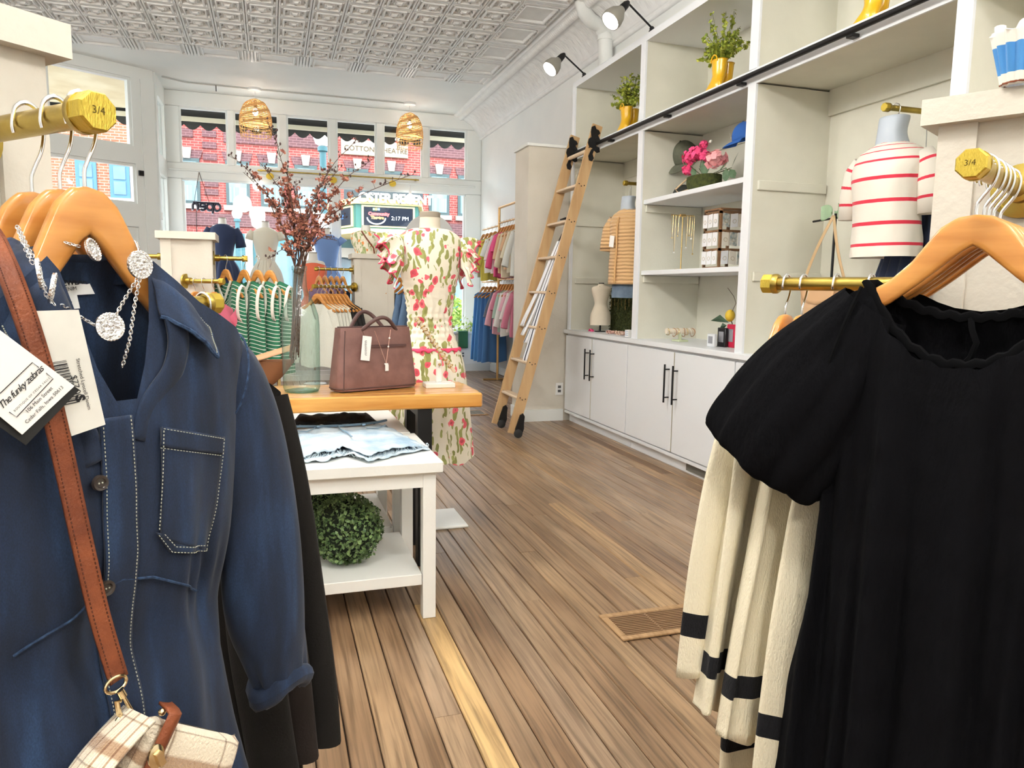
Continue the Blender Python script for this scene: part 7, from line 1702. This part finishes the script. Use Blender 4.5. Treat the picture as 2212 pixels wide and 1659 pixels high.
# ------------------------------------------------------------------ window display figures
FORMW = M('form_white', rgb(238,236,228), .6)
def figure(u, v, y, dress, lab, lab2, rings, mat, base_z=PZ, neck_c=None, slv=None, amp=.02, kf=10, v0=.45, cat='dress', rz=0.0, scale=1.0, extra=None):
    p = ony(u, v, y); top = p.z; t = thing('display_mannequin', lab, 'mannequin', (p.x, y, base_z), rz); s = scale
    sh = top - .10*s
    obj('neck', MB().lathe([(.075*s,sh-.03*s),(.055*s,sh+.02*s),(.050*s,top-.012)], (p.x,y,0), 22, caps=False), neck_c or FORMW, t); obj('neck_cap', MB().cyl((p.x,y,top-.014),(p.x,y,top),.050*s,n=22), M('grey_cap', rgb(150,140,126)), t)
    obj('torso', ringbody([(sh,.065*s,.055*s),(sh-.03*s,.14*s,.07*s),(sh-.2*s,.145*s,.10*s),(sh-.42*s,.105*s,.08*s),(sh-.62*s,.15*s,.11*s)], 28, 16).mesh('torso', 60), neck_c or FORMW, t, world=False)
    kids(t)[-1].location = (0,0,-base_z)
    obj('pole', MB().cyl((p.x,y,base_z+.014),(p.x,y,sh-.5*s),.012,n=10), CHROME, t); obj('base', MB().cyl((p.x,y,base_z),(p.x,y,base_z+.014),.14,n=28), FORMW, t)
    d = thing(dress, lab2, cat, (p.x, y, sh-.5*s), rz)
    rr_ = [(z*s - (-.5*s), hw*s, hd*s) for z, hw, hd in rings]
    me = ringbody([(a_, b_, c_) for a_, b_, c_ in rr_], 88, 64, amp=amp, k=kf, v0=v0); me.v = [Vector((q.x,q.y,q.z)) for q in me.v]
    part('dress_body', me, mat, d, smooth=180)
    if slv:
        for sg in (-1,1): part('sleeve', MB().tube([Vector((sg*a_*s, 0, (c_+.5)*s)) for a_, c_ in slv[0]], [r_*s for r_ in slv[1]], 18, flat=.8, up=(0,1,0), caps=False), mat, d, mods=SOL(.003))
    return t, d, p, sh
NAVY = M('navy_dress_cloth', rgb(34,50,86), .75, sheen=.2, bump=.3, bscale=60, bstretch=(6,6,.4)); CRD = M('cream_dress_cloth', rgb(234,230,212), .8, sheen=.2, bump=.4, bscale=50, bstretch=(8,8,.2)); SKY = M('blue_dress_cloth', rgb(116,150,206), .75, sheen=.2); ORG = M('orange_cloth', rgb(236,116,84), .75, sheen=.2)
RD = [(.01,.075,.06),(-.02,.13,.075),(-.06,.175,.09),(-.16,.175,.115),(-.28,.15,.11),(-.42,.125,.095),(-.46,.125,.098),(-.60,.20,.15),(-.80,.24,.19),(-1.05,.27,.22),(-1.28,.29,.24)]
figure(480, 470, 11.12, 'navy_dress', 'white display mannequin in the window wearing the navy dress', 'navy short sleeved dress on a mannequin in the street window', RD, NAVY, slv=([(.16,-.05),(.20,-.13),(.225,-.24),(.235,-.30)],[.05,.06,.065,.07]))
figure(573, 478, 11.12, 'cream_dress', 'white display mannequin in the window wearing the cream dress', 'cream pleated dress on a mannequin in the street window', RD, CRD, amp=.014, kf=26, slv=([(.16,-.05),(.195,-.10),(.21,-.16)],[.05,.058,.06]))
figure(706, 493, 11.15, 'blue_dress', 'white display mannequin in the window wearing the pale blue dress', 'pale blue sleeveless dress on a mannequin behind the branches', RD, SKY, amp=.016, kf=14, slv=([(.16,-.05),(.20,-.08),(.225,-.11)],[.05,.06,.075]))
figure(676, 545, 9.6, 'orange_jumpsuit', 'white display mannequin wearing the orange jumpsuit behind the bottle', 'orange belted jumpsuit on a mannequin behind the glass bottle', [(.0,.07,.05),(-.03,.12,.07),(-.10,.165,.10),(-.25,.15,.11),(-.42,.120,.09),(-.46,.122,.092),(-.62,.19,.13),(-.85,.20,.14),(-1.1,.19,.13)], ORG, base_z=0.0, amp=.01, kf=8)
# floral bust with a strap, standing on the second post
FLB = M('citrus_print', rgb(236,228,206), .8); floral(FLB, 26, rgb(226,140,70), rgb(150,160,110), rgb(240,232,212))
p = ony(790,487,7.33); zc = 1.534; bu = thing('floral_bust', 'half bust in a citrus floral top standing on the second rack post', 'bust', (p.x,7.33,zc)); hB = p.z-zc
obj('bust_body', MB().grid(lambda u, v: (lambda k: Vector((p.x+k[1]*math.cos(2*PI*u), 7.33+k[2]*math.sin(2*PI*u), zc+.0005+k[0]*(hB-.05))))(smoothk([(0,.10,.075),(.2,.11,.085),(.45,.135,.095),(.7,.145,.09),(.85,.135,.07),(.95,.09,.055),(1,.05,.045)], v)), 44, 30, closeu=True), FLB, bu, smooth=180)
obj('neck', MB().lathe([(.048,zc+hB-.055),(.042,zc+hB-.012),(.038,zc+hB)], (p.x,7.33,0), 20), FORMW, bu)
obj('bag_strap', MB().tube([(p.x-.05,7.245,zc+hB-.06),(p.x-.01,7.228,zc+hB*.55),(p.x+.06,7.232,zc+.06),(p.x+.07,7.25,zc+.008)], .008, 6, flat=.4, up=(0,1,0)), TAN, bu)
# ------------------------------------------------------------------ pendants, conduit, rod, sign
WICK = M('wicker', rgb(214,172,112), .75); WARM = M('pendant_bulb', (1,1,1), .4, emis=(1,.94,.85), estr=70.0)
def wicker(u, v, y, lab, r0=.21):
    p = ony(u, v, y); x = p.x; t = thing('wicker_pendant', lab, 'pendant lamp', (x,y,CEIL), 0, 'wicker pendants in the window'); zt = 3.72; H_ = .52
    obj('canopy', MB().lathe([(.085,0),(.085,-.03),(.05,-.045)], (x,y,CEIL), 24), OUT, t); obj('cord', MB().cyl((x,y,CEIL-.04),(x,y,zt-.02),.004,n=8), OUT, t); obj('socket', MB().cyl((x,y,zt-.02),(x,y,zt-.12),.022), BLACKM, t); obj('bulb', MB().ball((x,y,zt-.17), .035, 12, 8, sz=1.3), WARM, t)
    def R_(f): return r0*(1-(1-min(1,f*1.5))**2.4)**.5*(1-.10*max(0,f-.7)/.3)
    rng = random.Random(int(u)); wv_ = MB()
    for i in range(30):
        f = .04+.94*(i/29)**1.05
        if f > .66 and i % 3: continue
        wv_.tube([(x+R_(f)*math.cos(a_), y+R_(f)*math.sin(a_), zt-H_*f+.006*math.sin(a_*3+i)) for a_ in [2*PI*j/28 for j in range(28)]], .0062 if f < .66 else .0045, 5, closed=True)
    obj('woven_rings', wv_, WICK, t)['kind'] = 'stuff'
    rb_ = MB()
    for j in range(26):
        a_ = 2*PI*j/26; rb_.tube([(x+(R_(f)+.003)*math.cos(a_+.25*f), y+(R_(f)+.003)*math.sin(a_+.25*f), zt-H_*f) for f in [.02+.96*i/12 for i in range(13)]], .0028, 4)
    obj('ribs', rb_, WICK, t)['kind'] = 'stuff'
    return t
wicker(552, 250, 10.95, 'woven wicker dome pendant in the window, left one'); wicker(885, 275, 10.95, 'woven wicker dome pendant in the window, right one', .19)
cd_ = thing('ceiling_conduit', 'thin grey cable run along the ceiling between the wicker pendants', 'cable', (0.3,10.95,CEIL))
xa, xb = ony(552,250,10.95).x, ony(885,275,10.95).x
obj('cable', MB().tube([(-1.25,10.75,CEIL-.012),(-1.0,10.92,CEIL-.012),(xa-.09,10.95,CEIL-.012)], .009, 8), M('grey_cable', rgb(190,190,186), .5), cd_); obj('cable', MB().tube([(xa+.09,10.95,CEIL-.012),(xb-.09,10.95,CEIL-.012)], .009, 8), M('grey_cable', rgb(190,190,186)), cd_)
obj('clip', MB().cyl((-.62,10.93,CEIL-.012),(-.62,10.93,CEIL-.09),.006,n=6), BLACKM, cd_)
ra_, rb2 = ony(556,362,GY-.12), ony(905,394,GY-.12); zr = (ra_.z+rb2.z)/2
rd = thing('curtain_rod', 'thin brass rod across the window below the transom lights', 'rod', ((ra_.x+rb2.x)/2, GY-.12, zr)); obj('rod', MB().cyl((ra_.x,GY-.12,zr),(rb2.x,GY-.12,zr),.010,n=10), BRASS, rd)
for x in (ra_.x+.05, rb2.x-.05): obj('bracket', MB().box(x-.01,x+.01,GY-.125,GY-.07,zr-.012,zr+.012), BRASS, rd)
for i, u in enumerate((583,720,848)):
    q = ony(u, 374+i*8, GY-.12); x = q.x; r_ = .055; lm = thing('lemon_ornament', 'yellow lemon ornament hanging from the window rod, %s one' % ('left','middle','right')[i], 'ornament', (x,GY-.12,zr-.09), 0, 'lemon ornaments'); obj('lemon', MB().ball((x,GY-.12,zr-.075), r_*.85, 14, 10, sx=1.15), M('lemon', rgb(226,190,58)), lm); obj('thread', MB().cyl((x,GY-.12,zr-.03),(x,GY-.12,zr+.008),.003,n=6), BARK, lm)
for i, (u, v) in enumerate(((556,402),(886,428))):
    q = ony(u, v, GY-.14); bt_ = thing('globe_bulb', 'clear round bulb hanging on a cord in the window, %s one' % ('left','right')[i], 'bulb', q, 0, 'globe bulbs in the window'); obj('glass', MB().ball(q, .065, 16, 10), M('globe_bulb_lit', (1,1,1), .3, emis=(1,.98,.92), estr=1.6), bt_, smooth=180); obj('socket', MB().cyl(q+Vector((0,0,.055)), q+Vector((0,0,.12)), .02), OUT, bt_); obj('cord', MB().cyl(q+Vector((0,0,.12)), Vector((q.x,q.y,2.68)) if q.z+.12 < 2.6 else q+Vector((0,0,.2)), .004, n=6), OUT, bt_)
# neon open sign seen from behind
sg_ = thing('open_sign', 'unlit open sign in script hanging in the window, seen from behind', 'sign', ony(446,450,GY-.06)); NEON = M('neon_dark', rgb(36,36,52), .4); NEW = M('neon_white', rgb(226,228,244), .3)
yS = GY-.09
def arc(cx, cz, rx, rz_, a0, a1, n_=14): return [(cx+rx*math.cos(math.radians(a0+(a1-a0)*i/n_)), cz+rz_*math.sin(math.radians(a0+(a1-a0)*i/n_))) for i in range(n_+1)]
L0 = ony(477,448,yS); sc2 = (ony(477,448,yS).x-ony(415,448,yS).x)/4.05
def S2(pts, off=0.0, dy=0.0): return [Vector((L0.x - x*sc2 - off, yS-dy, L0.z + z*sc2 - off)) for x, z in pts]
Ls = {'o': [arc(.5,.0,.45,.52,0,360,22)], 'p': [[(1.15,-.95),(1.15,.45)], arc(1.55,.0,.42,.48,0,360,20)], 'e': [arc(2.55,.0,.42,.48,-50,-360,22)+[(2.14,0.0)]], 'n': [[(3.25,-.5),(3.25,.45)], arc(3.6,.05,.35,.42,180,0,12)+[(3.95,-.5)]]}
Ls['e'] = [[(2.13,.0),(2.95,.02)]+arc(2.55,.0,.42,.5,0,310,20)]
for ch, strokes in Ls.items():
    for s_ in strokes:
        q = obj('letter_'+ch, MB().tube(S2(s_), .016, 8), NEON, sg_); obj('tube', MB().tube(S2(s_, .012, -.03), .009, 6), NEW, q)
obj('top_bar', MB().tube(S2([(.2,.58),(3.9,.58)]), .012, 8), NEON, sg_)
apx = ony(430,372,yS)
for (u,v) in ((419,438),(452,438)): obj('chain', MB().cyl(apx, ony(u,v,yS), .004, n=6), BARK, sg_)
obj('cord', MB().tube([ony(424,455,yS), ony(425,500,yS+.0), Vector((ony(425,500,yS).x, yS, PZ+.08))], .005, 6), BLACKM, sg_)
rc = ony(928, 520, 10.95); rs_ = thing('round_board', 'round white board leaning in the window behind the tulip dress', 'board', (rc.x,10.95,PZ+.036))
obj('disc', MB().lathe([(1e-4,-.012),(.37,-.012),(.385,-.004),(.385,.004),(.37,.012),(1e-4,.012)], (rc.x,10.95,rc.z), 48, (0,1,0)), TABW, rs_); obj('stand', MB().box(rc.x-.02,rc.x+.02,10.97,10.99,PZ+.036,rc.z-.2), TABW, rs_, smooth=0)
# ------------------------------------------------------------------ low display pieces by the window
def stool(x0, x1, y0, y1, z, lab):
    t = thing('white_bench', lab, 'bench', ((x0+x1)/2,(y0+y1)/2,0), 0, 'white display benches'); obj('seat', MB().bbox(x0,x1,y0,y1,z-.05,z,.004), TABW, t, smooth=0)
    for x in (x0+.02,x1-.08):
        for y in (y0+.02,y1-.08): obj('leg', MB().box(x,x+.06,y,y+.06,0,z-.05), TABW, t, smooth=0)
    for y in (y0+.03,y1-.07): obj('stretcher', MB().box(x0+.08,x1-.08,y,y+.04,.2,.26), TABW, t, smooth=0)
b0 = ony(578,712,8.3); b1 = ony(640,712,8.3)
stool(b0.x, b1.x+.75, 8.3, 8.85, b0.z, 'white display bench behind the bottle with the orange scarf on it'); bz = b0.z
sc_ = thing('orange_scarf', 'bright orange scarf heaped on the white bench behind the bottle', 'scarf', (ony(605,700,8.55).x,8.5,bz)); xs0 = ony(606,700,8.5).x
obj('heap', MB().grid(lambda u, v: Vector((xs0+(u-.5)*.42, 8.5+(v-.5)*.3, bz+.001+max(0,(.085*math.sin(PI*u)*math.sin(PI*v)+.02*nz(u*6,v*6,1)*math.sin(PI*u)*math.sin(PI*v))*1.3))), 30, 20), M('scarf_orange', rgb(240,92,52), .8), sc_, smooth=180, mods=[dict(type='SOLIDIFY', thickness=.003)])
obj('tassel', MB().tube([(xs0-.2,8.37,bz+.008),(xs0-.24,8.34,bz+.006)], .006, 6), M('scarf_orange', rgb(240,92,52)), sc_)
pk_ = ony(607,690,8.62); jb = thing('jewellery_bust', 'tan jewellery bust standing on the white bench', 'bust', (pk_.x,8.72,bz)); zt3 = ony(605,664,8.72).z
obj('bust', MB().grid(lambda u, v: (lambda k: Vector((pk_.x+k[1]*math.cos(2*PI*u), 8.74+k[2]*math.sin(2*PI*u), bz+.001+k[0]*(zt3-bz))))(smoothk([(0,.08,.05),(.15,.09,.055),(.45,.12,.06),(.7,.135,.06),(.82,.11,.05),(.9,.05,.04),(1,.035,.035)], v)), 32, 20, closeu=True), M('tan_suede', rgb(222,150,124), .8), jb, smooth=180); obj('seam', MB().tube([(pk_.x,8.69,bz+.02),(pk_.x,8.68,bz+.5*(zt3-bz))], .004, 5), TAN, jb)
def bouquet(u, v, y, lab, cols, n_=9, r_=.05, spread=.13):
    c_ = ony(u, v, y); t = thing('flower_bunch', lab, 'flowers', c_); rng = random.Random(int(u+v))
    for i in range(n_): bloom(c_+Vector((rng.uniform(-1,1)*spread*.6, rng.uniform(-.5,.5)*spread, rng.uniform(-1,1)*spread)), r_*rng.uniform(.7,1.2), cols[i % len(cols)], t, i+int(u), 'bloom', 30)
    zb = 0.0 if y < 10.7 else PZ
    obj('stalks', MB().cyl((c_.x,c_.y,zb+.3),(c_.x,c_.y,c_.z),.03), MOSS, t); obj('pot', MB().lathe([(.09,zb+.0005),(.12,zb+.3),(.125,zb+.31),(.10,zb+.31)], (c_.x,c_.y,0), 20), TABW, t)
YLP = M('yellow_petal', rgb(246,206,60), .7); WHP = M('white_petal', rgb(240,238,226), .7); MAG = M('magenta_petal', rgb(226,50,96), .7)
bouquet(572, 735, 7.9, 'magenta and pink artificial flowers left of the white bench', [MAG, HOT, MAG], 9, .05, .12)
bouquet(566, 690, 8.5, 'yellow and white artificial flowers behind the striped vests', [YLP, WHP, HOT], 9, .045, .15)
GLF = M('fresh_leaf', rgb(142,176,70), .6, var=rgb(184,206,110), vscale=20)
def sill_plant(u, v, lab, n_, r_, cloth_=False):
    c_ = ony(u, v, 10.95); t = thing('sill_plant', lab, 'plant', (c_.x,10.95,PZ)); rng = random.Random(int(u)); obj('pot', MB().lathe([(.08,PZ+.036),(.10,PZ+.12),(.09,PZ+.12)], (c_.x,10.95,0), 18), TABW, t)
    obj('leaves', leaf_cloud(MB(), [(Vector((c_.x,10.95,c_.z))+Vector((rng.gauss(0,r_),rng.gauss(0,r_*.5),abs(rng.gauss(0,r_*.7))-.04)), rdir(rng)) for _ in range(n_)], .07, rng, .5), GLF, t, smooth=0)['kind'] = 'stuff'
sill_plant(1018, 712, 'pale leafy plant on the window platform beside the garment rack', 160, .13)
gc = ony(1000,735,PY-.06); tg_ = thing('green_cloth', 'folded green cloth draped over the window platform edge', 'cloth', (gc.x,PY-.05,PZ+.036))
x0_, x1_ = ony(990,730,PY-.06).x, ony(1011,730,PY-.06).x; zlow = ony(1000,752,PY-.06).z
obj('draped_cloth', MB().grid(lambda u, v: Vector((x0_+(x1_-x0_)*u, (PY+.10-.16*v*3) if v < .333 else PY-.060-.004*math.sin(u*12), (PZ+.039) if v < .333 else (PZ+.039)-(PZ+.039-zlow)*(v-.333)/.667)), 10, 12), M('green_felt', rgb(58,110,76), .9), tg_, mods=[dict(type='SOLIDIFY', thickness=.006)])
obj('cloth_fold', MB().tube([(x0_,PY-.058,PZ+.036),(x1_,PY-.058,PZ+.036)], .006, 6), M('green_felt', rgb(58,110,76)), tg_)
# green topiary sprig outside the window and brown bag on its stand
bq = thing('outdoor_shrub', 'bright green shrub outside the window near the garment rack', 'shrub', (ony(978,675,13.2).x,13.2,-.08)); rng = random.Random(3); cS = ony(978,672,13.2)
obj('leaves', leaf_cloud(MB(), [(cS+rdir(rng)*.30*rng.random()**.4, rdir(rng)) for _ in range(420)], .10, rng, .6), GLF, bq, smooth=0)['kind'] = 'stuff'; obj('trunk', MB().cyl((cS.x,13.2,-.08),(cS.x,13.2,cS.z),.04), BARK, bq)
wb0 = ony(583,800,4.6)
sb_ = thing('leather_bucket_bag', 'brown leather bucket bag on a small gold easel behind the butcher block', 'bag', (wb0.x,4.6,0)); zz = wb0.z
obj('bag_body', MB().grid(lambda u, v: (lambda k: Vector((wb0.x-.03+k[1]*math.cos(2*PI*u)+.06*k[0], 4.6+k[1]*.5*math.sin(2*PI*u), zz-.10+k[0]*.16)))(smoothk([(0,.03),(.3,.07),(.7,.10),(1.0,.115)], v)), 28, 14, closeu=True), M('brown_hide', rgb(140,92,60), .5), sb_, smooth=180, mods=[dict(type='SOLIDIFY', thickness=.005)])
obj('folded_flap', MB().grid(lambda u, v: Vector((wb0.x-.10+.24*u, 4.52+.1*v, zz+.055+.075*u+.03*math.sin(PI*v))), 10, 6), M('tan_hide', rgb(196,150,112), .5), sb_, mods=[dict(type='SOLIDIFY', thickness=.004)])
for dx in (-.05,.07): obj('easel_leg', MB().cyl((wb0.x+dx,4.58,0),(wb0.x+dx*.7,4.6,zz-.04),.011), GOLD, sb_)
obj('easel_bar', MB().cyl((wb0.x-.06,4.59,zz-.10),(wb0.x+.08,4.59,zz-.10),.010), GOLD, sb_)
# ------------------------------------------------------------------ floor grilles
def grille(pts, n_, lab, mt_):
    P_ = [onz(u, v, .004) for u, v in pts]; c_ = sum(P_, Vector())/4; x0, x1 = min(p.x for p in P_), max(p.x for p in P_); y0, y1 = min(p.y for p in P_), max(p.y for p in P_)
    t = thing('floor_grille', lab, 'grille', (c_.x, c_.y, 0), 0, 'floor heating grilles'); fw = .026
    for q in ((x0,x1,y0,y0+fw),(x0,x1,y1-fw,y1),(x0,x0+fw,y0+fw,y1-fw),(x1-fw,x1,y0+fw,y1-fw)): obj('frame_board', MB().bbox(q[0],q[1],q[2],q[3],.001,.009,.002), M('grille_wood', rgb(176,142,104), .5, var=rgb(150,116,80), vscale=8, stretch=(8,1,1)), t, smooth=0)
    obj('recess', MB().box(x0+fw,x1-fw,y0+fw,y1-fw,.0008,.0018), DARK, t, smooth=0)
    for k in range(n_):
        y = y0+fw+(y1-y0-2*fw)*(k+.5)/n_; obj('slat', MB().box(x0+fw,x1-fw,y-(y1-y0-2*fw)/n_*.28,y+(y1-y0-2*fw)/n_*.28,.0018,.008), mt_, t, smooth=0)
    for k in range(3): x = x0+(x1-x0)*(k+1)/4; obj('cross_bar', MB().box(x-.004,x+.004,y0+fw,y1-fw,.002,.0075), mt_, t, smooth=0)
GRW = M('grille_slat', rgb(128,98,70), .6)
grille(((1297,1330),(1345,1383),(1640,1290),(1690,1335)), 12, 'wood framed floor grille beside the cream sweaters', GRW)
grille(((1004,888),(1015,897),(1040,886),(1048,893)), 6, 'small floor grille behind the butcher block near the ladder', M('grille_metal', rgb(110,104,92), .5, .5))
